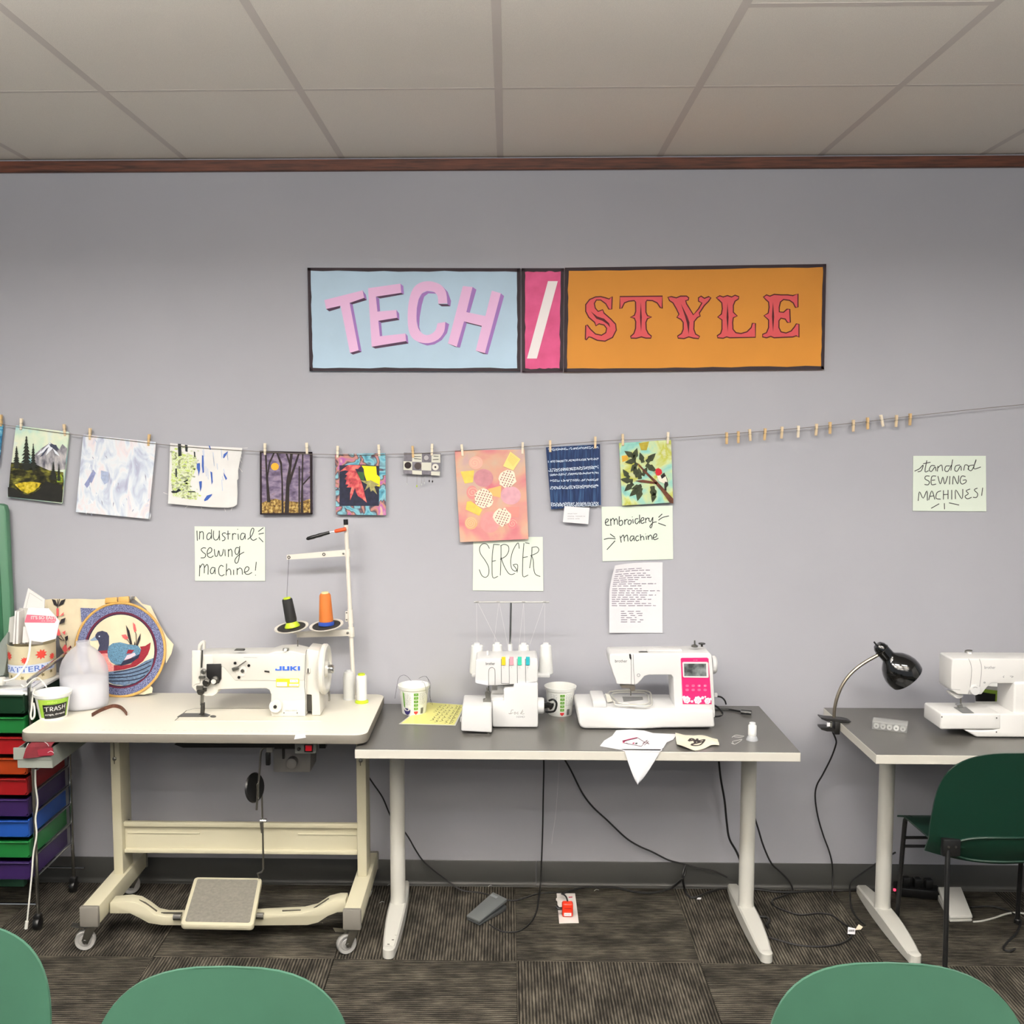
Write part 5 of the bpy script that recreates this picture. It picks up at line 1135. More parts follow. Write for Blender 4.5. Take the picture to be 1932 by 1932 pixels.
# loose fabric behind the ring
FB = MB(); poly = [(405,300),(430,262),(500,252),(640,254),(760,252),(900,258),(1020,255),(1010,330),(900,430),(800,560),(740,700),(700,790),(620,800),(565,700),(545,560),(500,430)]
FB.prism([hp(x, y, -.004+.006*sin(x*.02)) for x, y in poly], HN*-.002)
fab = FB.build('loose_fabric', CRM, HO)
hpoly('loose_fabric', [(1250,225),(1300,232),(1360,300),(1440,320),(1480,400),(1530,500),(1600,620),(1662,690),(1640,780),(1590,870),(1560,700),(1400,350)], CRM, -.004)
hpoly('loose_fabric', [(1310,1170),(1380,1120),(1440,1085),(1462,1110),(1455,1155),(1380,1172)], CRM, -.003)
hpoly('fabric_corner', [(775,340),(930,345),(850,430),(785,480)], BDT, .0035)
BLK = M('print_black', (36, 32, 36), .9); CRL = M('print_coral', (222, 92, 92), .9)
for q in ([(500,255),(535,265),(555,328),(520,310)], [(632,255),(590,270),(560,328),(610,305)], [(632,435),(590,450),(570,500),(620,480)], [(655,605),(625,620),(635,665),(655,640)], [(548,610),(590,640),(620,660),(580,645)], [(655,740),(690,720),(680,700)]):
    hpoly('leaf_print', q, BLK, .0036, fab)
for q in ([(545,345),(565,345),(565,420),(545,420)], [(575,420),(615,380),(610,410)], [(560,530),(575,560),(585,600),(560,610),(545,590)], [(600,575),(632,558),(625,600)], [(625,690),(640,700),(650,750),(625,770),(600,730)], [(650,730),(680,700),(672,750)]):
    hpoly('flower_print', q, CRL, .0036, fab)
MB().ribbon([[(555,260),(556,345)], [(555,420),(556,450)], [(575,255),(560,320)], [(585,600),(620,655)], [(636,660),(640,700)]], 7, lambda x, y: hp(x, y, .0042), sm=0).build('stem_print', BLK, fab)
WDH = M('hoop_wood', (216, 170, 92), .5, noise=(30, .12))
rg = [hp(x, y, .004) for x, y in ring(1157, 742, 428, 448, 64)]
MB().tube(rg, .0052, 8, closed=True).build('hoop_ring', WDH, HO, zmin=T1+.0004)
hpoly('blue_border', ring(1157, 742, 425, 445, 64), BDT, .0045, d=.003)
hpoly('maroon_ring', ring(1162, 745, 348, 368, 56), MRN, .0056)
hpoly('navy_ring', ring(1163, 746, 330, 350, 56), NVY, .0064)
hpoly('cream_ground', ring(1166, 746, 320, 340, 56), CRM, .0072)
WAT = M('water_blue_fabric', (104, 128, 156), .9, noise=(160, .25))
hpoly('water', [(1000,960),(1100,948),(1200,935),(1310,905),(1400,850),(1478,820),(1468,880),(1440,950),(1380,1015),(1300,1060),(1200,1084),(1100,1075),(1020,1040),(980,1005)], WAT, .0080)
MB().ribbon([[(1005,985),(1200,975),(1350,940),(1455,890)], [(1010,1010),(1200,1005),(1350,975),(1435,940)], [(1030,1040),(1200,1040),(1330,1020),(1400,985)], [(1100,960),(1300,920),(1460,850)]], 9, lambda x, y: hp(x, y, .0095)).build('wave_lines', NVY, HO)
hpoly('duck_tail', [(1100,945),(1100,890),(1170,895),(1260,880),(1340,800),(1362,740),(1350,712),(1400,705),(1452,672),(1445,730),(1425,785),(1380,850),(1310,900),(1200,930)], M('crimson_dot_fabric', (150, 32, 48), .9, noise=(420, .3)), .0088)
hpoly('duck_breast', [(938,778),(1040,772),(1050,850),(1095,890),(1100,945),(1015,952),(975,900),(950,840)], M('coral_fabric', (222, 104, 104), .9, noise=(300, .25), rgb2=(238, 170, 160)), .0088)
hpoly('duck_belly', [(1110,885),(1190,850),(1300,810),(1352,778),(1335,820),(1260,872),(1170,895)], NVY, .0096)
hpoly('duck_wing', [(1040,760),(1050,710),(1090,680),(1160,670),(1240,690),(1330,700),(1362,740),(1350,780),(1300,810),(1230,830),(1190,850),(1170,880),(1120,885),(1075,860),(1045,810)], M('teal_sprig_fabric', (96, 140, 168), .9, noise=(260, .35)), .0104)
hpoly('wing_patch', [(1200,842),(1228,795),(1300,770),(1312,792),(1255,825)], M('pink_fabric', (226, 186, 196), .9), .0112)
hpoly('wing_patch', [(1222,780),(1240,740),(1297,745),(1272,775)], M('crimson_dot_fabric', (150, 32, 48), .9), .0112)
hpoly('duck_collar', [(945,748),(1046,740),(1040,776),(938,781)], M('crimson_dot_fabric', (150, 32, 48), .9), .0100)
hpoly('duck_head', [(925,625),(925,600),(945,572),(990,560),(1035,575),(1055,610),(1055,680),(1046,745),(945,755),(965,700),(950,655)], M('navy_dot_fabric', (60, 62, 88), .9, noise=(420, .35)), .0104)
hpoly('duck_beak', [(870,652),(925,610),(950,650),(890,658)], M('beak_grey_blue', (130, 150, 172), .9), .0098)
hpoly('duck_eye', ring(963, 614, 7, 7, 8), M('eye_white', (210, 214, 226), .9), .0112)
for q in ([(1218,505),(1250,560),(1278,690),(1262,690),(1235,610)], [(1358,585),(1355,640),(1330,705),(1318,700),(1330,640)], [(1300,660),(1310,690),(1295,700)]):
    hpoly('reed_leaf', q, BLK, .0112)
MB().ribbon([[(1260,690),(1240,655),(1225,640)], [(1318,700),(1315,600),(1305,570)]], 6, lambda x, y: hp(x, y, .0115)).build('reed_stem', BLK, HO)
hpoly('reed_flower', [(1285,480),(1305,500),(1318,560),(1300,575),(1290,540)], CRL, .0116)
hpoly('reed_flower', [(1175,600),(1215,595),(1240,630),(1215,645),(1190,625)], CRL, .0116)
MB().prism([hp(x, y, .010) for x, y in [(1018,245),(1130,238),(1130,288),(1012,298)]], HN*-.014).build('clamp_block', WDH, HO, bevel=.002)
MB().prism([hp(x, y, .010) for x, y in [(1142,237),(1242,229),(1246,290),(1142,288)]], HN*-.014).build('clamp_block', WDH, HO, bevel=.002)
MB().tube([hp(1120, 262, .003), hp(1290, 245, .003)], .0022, 8).build('clamp_screw', STEEL, HO)
MB().lathe([(.007, -.006), (.007, .006)], hp(1280, 246, .003), (1, 0, 0.1), 12).build('clamp_nut', CHROME, HO)
# ---- milk jug
JC = Vector((-1.616, -.244, T1))
jm = bpy.data.materials.new('translucent_milk_plastic'); jm.use_nodes = True; nt = jm.node_tree; nt.nodes.clear()
out = nt.nodes.new('ShaderNodeOutputMaterial'); mx = nt.nodes.new('ShaderNodeMixShader'); mx2 = nt.nodes.new('ShaderNodeMixShader')
pb = nt.nodes.new('ShaderNodeBsdfPrincipled'); pb.inputs['Base Color'].default_value = (.9, .9, .93, 1); pb.inputs['Roughness'].default_value = .38
tl = nt.nodes.new('ShaderNodeBsdfTranslucent'); tl.inputs[0].default_value = (.92, .92, .95, 1)
tr = nt.nodes.new('ShaderNodeBsdfTransparent'); tr.inputs[0].default_value = (.93, .93, .95, 1)
mx.inputs[0].default_value = .4; nt.links.new(pb.outputs[0], mx.inputs[1]); nt.links.new(tl.outputs[0], mx.inputs[2])
mx2.inputs[0].default_value = .5; nt.links.new(mx.outputs[0], mx2.inputs[1]); nt.links.new(tr.outputs[0], mx2.inputs[2]); nt.links.new(mx2.outputs[0], out.inputs[0])
JG = thing('milk_jug', 'translucent white plastic gallon jug standing on the sewing table', 'jug', JC)
R45 = (cos(radians(35)), sin(radians(35)), 0)
MB().lathe([(.0005, .001), (.070, .001), (.080, .006), (.084, .020), (.085, .06), (.085, .135), (.083, .152), (.074, .180), (.060, .202), (.043, .220), (.029, .231), (.0245, .238), (.0245, .252), (.0215, .253)], JC, seg=48, ref=R45, sq=2.7, cap0=False, cap1=False).build('bottle', jm, JG)
MB().lathe([(.0005, .004), (.068, .004), (.077, .009), (.081, .022), (.082, .105), (.0005, .105)], JC, seg=48, ref=R45, sq=2.7, cap0=False, cap1=False).build('contents', M('jug_contents', (222, 222, 224), .8), JG)
MB().tube(smooth_pts([JC+Vector((-.012, .030, .215)), JC+Vector((-.022, .055, .20)), JC+Vector((-.026, .068, .16)), JC+Vector((-.022, .060, .12))], 4), .012, 10).build('handle', jm, JG)
# ---- trash cup
def cup(label, c, r0, r1, h, name='yogurt_cup'):
    t = thing(name, label, 'cup', c)
    m = M('cup_white', (234, 234, 228), .4)
    MB().lathe([(.0005, .003), (r0-.003, .003), (r0, 0), (r0+.001, .003), (r1-.004, h-.014), (r1, h-.012), (r1+.002, h-.004), (r1+.003, h), (r1, h+.001), (r1-.005, h-.012), (r0-.002, .006), (.0005, .006)], c, seg=36, cap0=False, cap1=False).build('body', m, t)
    return t, conemap(c, r0, r1-.003, h-.012, .0010), conemap(c, r0, r1-.003, h-.012, .0018)
cc_ = Vector((-1.671, -.392, T1))
t, f0, f1 = cup('white and green paper cup relabelled TRASH scraps, threads', cc_, .047, .065, .096, 'trash_cup')
patch(f0, -30, 84, .12, .95).build('green_print', M('cup_green', (104, 164, 30), .5, noise=(9, .25), rgb2=(178, 206, 80)), t)
f2 = conemap(cc_, .047, .062, .084, .0016); f3 = conemap(cc_, .047, .062, .084, .0024)
patch(f2, -12, 76, .10, .74, tl=.03).build('chalk_label', BLACK, t)
def sx(a, v): return f3(-9+80*a, .12+.58*v+.03*(a-.5))
STK = [[(.02,.86),(.26,.90)], [(.14,.88),(.13,.55)], [(.30,.58),(.31,.88),(.40,.84),(.39,.74),(.31,.72)], [(.33,.72),(.42,.56)], [(.47,.56),(.54,.90),(.60,.58)], [(.49,.68),(.58,.70)], [(.74,.88),(.66,.90),(.66,.78),(.75,.70),(.72,.58),(.64,.60)], [(.82,.62),(.83,.94)], [(.95,.64),(.95,.96)], [(.82,.76),(.95,.80)], [(.0,.46),(.98,.52)]]
MB().ribbon(STK, .035, sx, sm=3).build('chalk_lettering', WHITE, t)
MB().text('scraps, threads', lambda u, v: sx(.02+.96*u, .18+.20*v), bold=.01).build('chalk_lettering', WHITE, t)
MB().text('nilo', lambda u, v: f3(8+30*u, .80+.10*v)).build('print', M('print_lime', (206, 222, 110), .5), t)
# ---- curled leather strap
b = MB(); pts = smooth_pts([G(174, 1352, T1), G(186, 1345, T1), G(200, 1339, T1), G(214, 1335, T1), G(226, 1337, T1), G(234, 1343, T1), G(239, 1350, T1)], 5)
n = len(pts)
for i in range(n-1):
    a, c = pts[i], pts[i+1]; d = (c-a).normalized(); nn = Vector((-d.y, d.x, 0))*.0022; h = Vector((0, 0, .013))
    b.add([a-nn, c-nn, c+nn, a+nn, a-nn+h, c-nn+h, c+nn+h, a+nn+h], [(0,3,2,1),(4,5,6,7),(0,1,5,4),(2,3,7,6)]+([(0,4,7,3)] if i == 0 else [])+([(1,2,6,5)] if i == n-2 else []))
LS = tag(b.build('leather_strap', M('brown_leather', (104, 62, 44), .7, noise=(60, .3))), 'curled brown leather strap standing on edge on the sewing table', 'strap')
# ================================================================== GREY TABLES
T2 = .765
TOPG = M('dark_grey_laminate', (92, 90, 86), .28, noise=(500, .06), coat=.1)
EDW = M('white_edge_band', (200, 196, 185), .4)
LEGW = M('leg_off_white', (196, 194, 185), .4)
def grey_table(label, x0, x1, y0, y1, legs):
    t = thing('work_table', label, 'table', ((x0+x1)/2, (y0+y1)/2, 0))
    MB().box(x0, x1, y0, y1, T2-.033, T2-.001).build('edge_band', EDW, t, bevel=.0015, bseg=1)
    MB().box(x0+.0012, x1-.0012, y0+.0012, y1-.0012, T2-.004, T2).build('tabletop', TOPG, t)
    for lx in legs:
        MB().lathe([(.033, .045), (.030, .055), (.0285, .075), (.0285, T2-.04)], (lx, -.262, 0), seg=28).build('column', LEGW, t)
        f = MB(); n = 9; prof = []
        for i in range(n+1):
            s = i/n; y = -.572+s*.532; w = .021+.012*sin(pi*s)**.8; h = .034+.022*sin(pi*min(1, s*1.02))**.9
            prof.append((y, w, h))
        vs = []; fs = []
        for y, w, h in prof: vs += [(lx-w, y, .004), (lx+w, y, .004), (lx+w, y, h-.006), (lx+w-.006, y, h), (lx-w+.006, y, h), (lx-w, y, h-.006)]
        for i in range(n): fs += [(i*6+k, i*6+(k+1) % 6, (i+1)*6+(k+1) % 6, (i+1)*6+k) for k in range(6)]
        fs += [tuple(range(6))[::-1], tuple(n*6+k for k in range(6))]
        fo = f.add(vs, fs).build('foot', LEGW, t)
        MB().lathe([(.021, .003), (.021, .034), (.016, .036), (.0005, .036)], (lx, -.570, 0), seg=20).build('foot_end', LEGW, fo)
        MB().box(lx-.026, lx+.026, -.50, -.08, T2-.046, T2-.034).build('top_bracket', DSTEEL, t)
        for y in (-.545, -.06): MB().lathe([(.012, 0), (.012, .006)], (lx, y, 0), seg=14).build('glide', BLACK, t)
    return t
W2 = grey_table('grey topped work table holding the serger and the embroidery machine', -.526, 1.006, -.602, -.028, (-.418, .914))
W3 = grey_table('grey topped work table at the right with the clamped black lamp', 1.256, 2.79, -.620, -.046, (1.432, 2.61))
# paint chips on the left foot
for x, y, z in ((-.412, -.53, .041), (-.405, -.50, .0435), (-.425, -.555, .0375), (-.400, -.42, .050)):
    MB().box(x, x+.008, y, y+.005, z, z+.0006).build('paint_chip', M('chip_grey', (90, 86, 78), .7), W2)

# ================================================================== ON THE MIDDLE TABLE
def stripe_cup(label, c, r0, r1, h, turn, bowl=None):
    t, f0, f1 = cup(label, c, r0, r1, h)
    GRN = M('cup_leaf_green', (92, 150, 40), .5)
    for k in range(5): patch(f0, turn-9, turn+9, .80-.145*k, .91-.145*k, 3).build('green_badge', GRN, t)
    for k in range(5): MB().ribbon([[(turn-4, .84-.145*k), (turn, .88-.145*k), (turn+4, .84-.145*k)]], .014, f1, sm=0).build('badge_mark', WHITE, t)
    b = MB(); b.add([f0(turn-9, .17), f0(turn+9, .17), f0(turn+9, .10), f0(turn, .03), f0(turn-9, .10)], [(0, 1, 2, 3, 4)]); b.build('red_badge', M('cup_red', (214, 52, 54), .5), t)
    st = []; r = random.Random(int(turn*10)+77)
    for k in range(11):
        v = .90-.045*k
        st += scribble(turn+13, turn+13+r.uniform(22, 32), v, .012, k, (5, 12), 2.5)
        st += scribble(turn-50, turn-50+r.uniform(24, 34), v-.01, .012, k+40, (5, 12), 2.5)
    MB().ribbon(st, .009, f1, sm=0).build('small_print', GREYTXT, t)
    b = MB()
    for k in range(9): b.add([f1(turn+22+k*1.6, .06), f1(turn+22.8+k*1.6+.3*(k % 2), .06), f1(turn+22.8+k*1.6+.3*(k % 2), .30), f1(turn+22+k*1.6, .30)], [(0, 1, 2, 3)])
    o = b.build('barcode', BLACK, t); o['kind'] = 'stuff'
    if bowl is not None:
        pts = [f1(bowl+17*cos(a), .22+.20*sin(a)*(1 if sin(a) < 0 else .35)) for a in [2*pi*i/20 for i in range(20)]]
        b = MB(); b.add(pts+[f1(bowl, .22)], [(i, (i+1) % 20, 20) for i in range(20)]); o = b.build('bowl_print', M('bowl_navy', (44, 38, 92), .5), t)
        b = MB(); b.add([conemap(c, r0, r1-.003, h-.012, .0024)(bowl+15*cos(a), .25+.075*sin(a)) for a in [2*pi*i/16 for i in range(16)]], [tuple(range(16))]); b.build('yogurt_print', M('yogurt_cream', (222, 220, 212), .5), o)
        patch(f0, bowl-16, bowl-9, .3, .92, 3, -.1).build('green_swash', GRN, t)
    return t, c
c1_ = V(780, 1310, -.14); c1_ = Vector((V(781, 1310, -.145).x, -.145, T2))
stripe_cup('white yogurt cup with loose threads over its rim, left of the serger', c1_, .046, .060, .110, 14, -28)
for k, pts in enumerate(([(776,1285),(768,1276),(760,1274),(752,1280),(748,1300),(745,1318)], [(790,1280),(800,1276),(807,1280),(811,1300),(812,1328)], [(795,1286),(801,1290),(805,1310)], [(804,1276),(812,1290),(810,1310),(816,1330)])):
    b = MB(); b.tube(smooth_pts([V(x, y, -.208) for x, y in pts], 5), .0006, 5)
    tag(b.build('thread_strand', INK), 'thin black thread draped over the cup, '+['its leftmost strand', 'its rightmost strand', 'short strand on the front', 'looping strand at the right rim'][k], 'thread', 'threads over the cup')
c2_ = Vector((V(1057, 1310, -.15).x, -.150, T2))
stripe_cup('white yogurt cup between the serger and the embroidery machine', c2_, .046, .060, .110, 6)
# yellow laminated sheet with rotated handwriting
yq = [G(757, 1365, T2+.001), G(857, 1368, T2+.001), G(876, 1331, T2+.001), G(808, 1326, T2+.001)]
yp = thing('laminated_note', 'yellow laminated handwritten note lying left of the serger', 'note', (sum((p_ for p_ in yq), Vector())/4))
def ym(u, v): return (yq[0]*(1-u)+yq[1]*u)*(1-v)+(yq[3]*(1-u)+yq[2]*u)*v
MB().prism([ym(-.03, -.03), ym(1.03, -.03), ym(1.03, 1.03), ym(-.03, 1.03)], (0, 0, .0008)).build('laminate_film', M('clear_film', (206, 206, 190), .1, spec=.7), yp)
MB().prism([ym(0, 0)+Vector((0, 0, .0009)), ym(1, 0)+Vector((0, 0, .0009)), ym(1, 1)+Vector((0, 0, .0009)), ym(0, 1)+Vector((0, 0, .0009))], (0, 0, .0004)).build('sheet', M('yellow_paper', (226, 222, 128), .25), yp)
st = []
for row, (u, v0, v1) in enumerate(((.42, .55, .92), (.52, .15, .95), (.62, .08, .95), (.72, .12, .92), (.83, .05, .95), (.93, .05, .95))):
    st += [[(u+(y-u), x) for x, y in pl_] for pl_ in scribble(v0, v1, u, .07, row+5, (.08, .22), .05)]
MB().ribbon(st, .012, lambda u, v: ym(u, v)+Vector((0, 0, .0018)), sm=0).build('handwriting', INK, yp)
MB().ribbon([[(.9, .03), (.9, .97)]], .008, lambda u, v: ym(u, v)+Vector((0, 0, .0018)), sm=0).build('underline', INK, yp)
# ---- serger
cs = crop(860, 1190, 9.2)
SG = thing('serger', 'white four thread serger with coloured tension tabs', 'serger', (-.02, -.30, T2))
YB1 = -.350
MB().pxprism(cs([(625,1225),(830,1222),(830,1015),(1005,1000),(1005,930),(1425,905),(1428,1600),(1420,1690),(640,1690)]), YB1, .17).build('body', WHITE, SG, bevel=.006, bseg=3, zmin=T2+.004)
MB().pxprism(cs([(600,1160),(625,1035),(718,1030),(722,950),(1010,950),(1010,1170)]), -.28, .09).build('throat', WHITE, SG, bevel=.003)
MB().pxprism(cs([(595,1158),(830,1158),(830,1225),(600,1225)]), -.335, .05).build('cloth_plate', WHITE, SG, bevel=.002)
MB().pxprism(cs([(110,1318),(620,1326),(626,1775),(90,1745),(96,1500)]), -.425, .165).build('front_cover', WHITE, SG, bevel=.006, bseg=3, zmin=T2+.004)
MB().pxprism(cs([(75,1530),(92,1525),(92,1590),(75,1580)]), -.40, .03).build('cover_latch', WHITE, SG, bevel=.002)
HD_ = MB().pxprism(cs([(342,520),(360,498),(400,490),(1390,478),(1415,492),(1422,530),(1422,870),(1385,893),(1215,912),(1060,925),(930,935),(690,950),(560,950),(370,910),(340,890),(335,860)]), -.338, .13).build('head', WHITE, SG, bevel=.005, bseg=3)
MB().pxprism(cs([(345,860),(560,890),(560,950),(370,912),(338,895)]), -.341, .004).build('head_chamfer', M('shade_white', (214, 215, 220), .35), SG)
MB().ribbon([cs(s) for s in ([(788,490),(790,915)], [(790,915),(925,915)], [(925,488),(930,930)], [(1065,486),(1070,920)], [(1205,484),(1215,905)], [(1215,908),(1385,890)])], .8, on(-.3392), sm=0).build('panel_seams', DARKLINE, HD_)
MB().ribbon([cs([(572,950),(570,800),(572,700),(588,655),(625,635),(662,655),(680,700),(680,940)])], .8, on(-.3392)).build('needle_slot', DARKLINE, HD_)
for (x, rgb, nm) in ((795, (226, 196, 40), 'yellow'), (933, (222, 150, 160), 'pink'), (1075, (66, 190, 160), 'green'), (1216, (40, 160, 170), 'teal')):
    o = MB().pxprism(cs([(x,455),(x+68,455),(x+68,600),(x,600)]), -.3425, .005).build('tension_tab', M('tab_'+nm, rgb, .4), SG, bevel=.001, bseg=1)
    o['label'] = nm+' tension dial tab'
    MB().text('4', pxbox(860+(x+22)/9.2, 1190+622/9.2, 860+(x+46)/9.2, 1190+655/9.2, -.3393)).build('tab_number', M('pale_print', (196, 190, 180), .6), SG)
MB().text('brother', pxbox(916.5, 1249.3, 934, 1254.5, -.3393)).build('maker_lettering', INK, SG)
MB().ribbon([cs(s) for s in ([(1000,1375),(965,1380),(950,1440),(915,1435),(960,1440),(990,1420)], [(1030,1410),(1012,1425),(1020,1448),(1042,1435),(1030,1410)], [(1085,1410),(1062,1425),(1068,1446),(1092,1440)], [(1165,1372),(1120,1448)], [(1172,1405),(1130,1425),(1150,1445),(1190,1440)])], .8, on(YB1-.0004)).build('script_lettering', M('script_grey', (126, 122, 116), .6), SG)
MB().text('1034D', pxbox(974.5, 1350.8, 990, 1354.2, YB1-.0004)).build('model_lettering', GREYTXT, SG)
MB().lathe([(.030, 0), (.030, .018), (.027, .024), (.0005, .024)], V(1014, 1331, YB1+.04), (1, 0, 0), 28).build('handwheel', WHITE, SG)
MB().tube([V(919, 1297, -.345), V(920, 1315, -.345)], .0022, 8).build('needle_bar', STEEL, SG)
MB().tube([V(922, 1294, -.34), V(922, 1316, -.34)], .0026, 8).build('presser_bar', CHROME, SG)
MB().pxprism(cs([(505,1080),(540,1050),(580,1060),(608,1100),(605,1160),(610,1260),(615,1280),(445,1280),(445,1270),(475,1255),(472,1200),(520,1190)]), -.36, .02).build('presser_foot', STEEL, SG, bevel=.001, bseg=1)
MB().tube([V(920, 1228, -.28), V(920, 1236, -.28)], .005, 10).build('pressure_knob', WHITE, SG)
# spool tray and telescopic thread guide behind
MB().pxprism(cs([(278,742),(1635,750),(1635,818),(278,812)]), -.225, .075).build('spool_tray', WHITE, SG, bevel=.004)
MB().tube([V(962.5, 1233, -.20), V(962.5, 1215, -.20)], .0088, 12).build('guide_collar', WHITE, SG)
MB().tube([V(962.5, 1216, -.20), V(964, 1137, -.20)], .0042, 10).build('guide_rod', CHROME, SG)
MB().tube([V(894, 1136, -.20), V(1036, 1136, -.20)], .0032, 8).build('guide_bar', M('clear_acrylic', (166, 166, 162), .15), SG)
for x in (900, 940, 988, 1028):
    MB().tube([V(x, 1135, -.20)+Vector((.006*cos(a), .006*sin(a), 0)) for a in [i*pi/4 for i in range(8)]], .0014, 5, closed=True).build('guide_eyelet', MATS['clear_acrylic'], SG)
for k, (x, yt, yb, rt, rb, nm) in enumerate(((900,1214,1271,10.8,14.2,'leftmost'), (938,1213,1271,9.0,13,'second from left'), (988,1214,1271,9.6,13,'third from left'), (1029.5,1214,1271,10,14,'rightmost'))):
    yc = -.188 if k in (0, 3) else -.186
    cb_ = V(x, yb, yc); ct_ = V(x, yt+3, yc); s_ = 1900/3.9
    cb_.z = max(cb_.z, V(900, 1271.5, -.20).z)
    h_ = ct_.z-cb_.z
    t = thing('thread_cone', 'white thread cone on the serger, the '+nm+' of four', 'thread cone', cb_, 'serger thread cones')
    MB().lathe([(rb/s_*.9, 0), (rb/s_, .003), (rb/s_, .010), (rt/s_, h_-.002), (rt/s_*.9, h_), (.0005, h_)], cb_, seg=28).build('thread', M('white_thread', (226, 226, 222), .7), t)
    MB().lathe([(rt/s_*.55, h_-.002), (rt/s_*.52, h_+.008), (.0005, h_+.008)], cb_, seg=16).build('cone_tip', WHITE2, t)
for k, (x0_, y0_, x1_, y1_) in enumerate(((900,1212,899,1138), (938,1210,902,1138), (932,1212,941,1138), (960,1228,942,1138), (978,1230,988,1138), (990,1210,988,1138), (1000,1215,1026,1138), (1027,1210,1028,1138))):
    b = MB(); b.tube([V(x0_, y0_, -.19), V(x1_, y1_, -.20)], .0004, 4)
    b.build('upper_thread', M('fine_thread', (220, 220, 216), .8), SG)
pg = thing('power_plug', 'black plug pushed into the right side of the serger', 'plug', V(1035, 1340, -.25))
MB().tube(smooth_pts([V(1027, 1332, -.24), V(1034, 1330, -.25), V(1041, 1333, -.26)], 3), [.011]*6+[.014], 10).build('plug_body', BLACK, pg)
MB().tube(smooth_pts([V(1036, 1322, -.26), V(1044, 1320, -.27), V(1050, 1327, -.27), V(1047, 1340, -.27), V(1040, 1343, -.26), V(1030, 1343, -.24)], 4), .004, 8).build('cable', BLACK, pg)

# ---- embroidery machine
cm = crop(1060, 1180, 4.6)
EM = thing('embroidery_machine', 'white embroidery machine with magenta control panel and small screen', 'sewing machine', (.52, -.27, T2))
YE = -.335
MB().pxprism(cm([(135,718),(960,722),(1318,735),(1330,888),(880,893),(720,905),(200,902),(165,888),(148,850),(138,780)]), -.362, .205).build('embroidery_unit', WHITE, EM, bevel=.009, bseg=3, zmin=T2+.004)
MB().pxprism(cm([(412,262),(425,248),(1285,240),(1302,258),(1310,330),(1330,745),(1330,800),(985,800),(972,600),(966,450),(950,430),(755,430),(720,440),(685,480),(655,510),(635,516),(478,510),(455,440),(414,320)]), YE, .125).build('arm', WHITE, EM, bevel=.012, bseg=4)
MB().ribbon([cm(s) for s in ([(620,250),(622,350),(632,515)], [(600,255),(604,400),(602,512)])], .8, on(YE-.0005)).build('head_seams', DARKLINE, EM)
MB().pxprism(cm([(584,250),(598,248),(605,285),(600,300),(588,285)]), YE-.001, .003).build('take_up_slot', BLACK, EM)
MB().text('brother', pxbox(1160.5, 1244.5, 1183.3, 1249.8, YE-.0005)).build('maker_lettering', INK, EM)
MB().tube([V(1060+666/4.6, 1180+432/4.6, YE-.001)+Vector((.0055*cos(a), 0, .0055*sin(a))) for a in [i*pi/6 for i in range(12)]], .0008, 5, closed=True).build('thread_button', GREYTXT, EM)
wp = MB().pxprism(cm([(1022,278),(1282,276),(1312,740),(1300,748),(1062,748),(1045,735)]), YE-.003, .004).build('panel_frame', WHITE, EM, bevel=.002)
PINKP = M('magenta_panel', (206, 38, 104), .35)
pk = MB().pxprism(cm([(1032,290),(1042,282),(1262,280),(1273,290),(1300,683),(1050,683)]), YE-.0045, .003).build('control_panel', PINKP, EM)
sf = MB().pxprism(cm([(1046,325),(1055,318),(1262,318),(1272,326),(1276,450),(1268,456),(1060,453),(1052,445)]), YE-.0065, .004).build('screen_frame', WHITE, EM, bevel=.001, bseg=1)
sc = MB().pxprism(cm([(1060,332),(1252,332),(1256,440),(1063,440)]), YE-.0072, .0015).build('screen', ramp_mat('screen_reflection', [(.35, (58, 62, 62)), (.55, (110, 116, 116)), (.75, (150, 156, 156))], 30, rough=.12), EM)
MB().ribbon(scribble(1308, 1316, 1245.5, 1.8, 4, (3, 4), 1.2), .5, on(YE-.0050), sm=0).build('model_lettering', M('pale_pink_print', (236, 180, 205), .5), EM)
LPK2 = MATS['pale_pink_print']
for k in range(8):
    x = 1088+(k % 4)*52; y = 523+(k//4)*36
    c0 = V(1060+x/4.6, 1180+y/4.6, YE-.0048)
    o = MB().tube([c0+Vector((.0052*cos(a), 0, .0036*sin(a))) for a in [i*pi/6 for i in range(12)]], .0005, 4, closed=True).build('panel_button', LPK2, pk)
    if k in (2, 3):
        s = 1 if k == 3 else -1
        MB().add([c0+Vector((.0025*s, -.0004, 0)), c0+Vector((-.002*s, -.0004, .0025)), c0+Vector((-.002*s, -.0004, -.0025))], [(0, 1, 2)]).build('button_arrow', WHITE, o)
    else:
        MB().ribbon([[(c0.x-.002, c0.z-.001), (c0.x, c0.z+.0014), (c0.x+.002, c0.z-.001)]], .0009, lambda x_, y_, c0=c0: Vector((x_, c0.y-.0004, y_)), sm=0).build('button_mark', WHITE, o)
for (x, y, rr) in ((1085,645,34), (1180,648,36), (1265,655,30), (1060,625,16), (1222,628,14), (1290,640,12), (1130,660,12), (1245,620,9)):
    pts = [(x+rr*cos(a)*(1 if i % 2 else .82), min(683, y+rr*sin(a)*(1 if i % 2 else .82))) for i, a in enumerate([2*pi*j/14 for j in range(14)])]
    fl = MB().pxprism(cm(pts), YE-.0050, .0006).build('flower_print', M('petal_white', (244, 232, 238), .4), pk)
    if rr > 20: MB().ribbon([cm([(x+rr*.55*t_*cos(9*t_), min(683, y+rr*.55*t_*sin(9*t_))) for t_ in [q/24 for q in range(2, 25)]])], .5, on(YE-.0054), sm=0).build('flower_line', PINKP, fl)
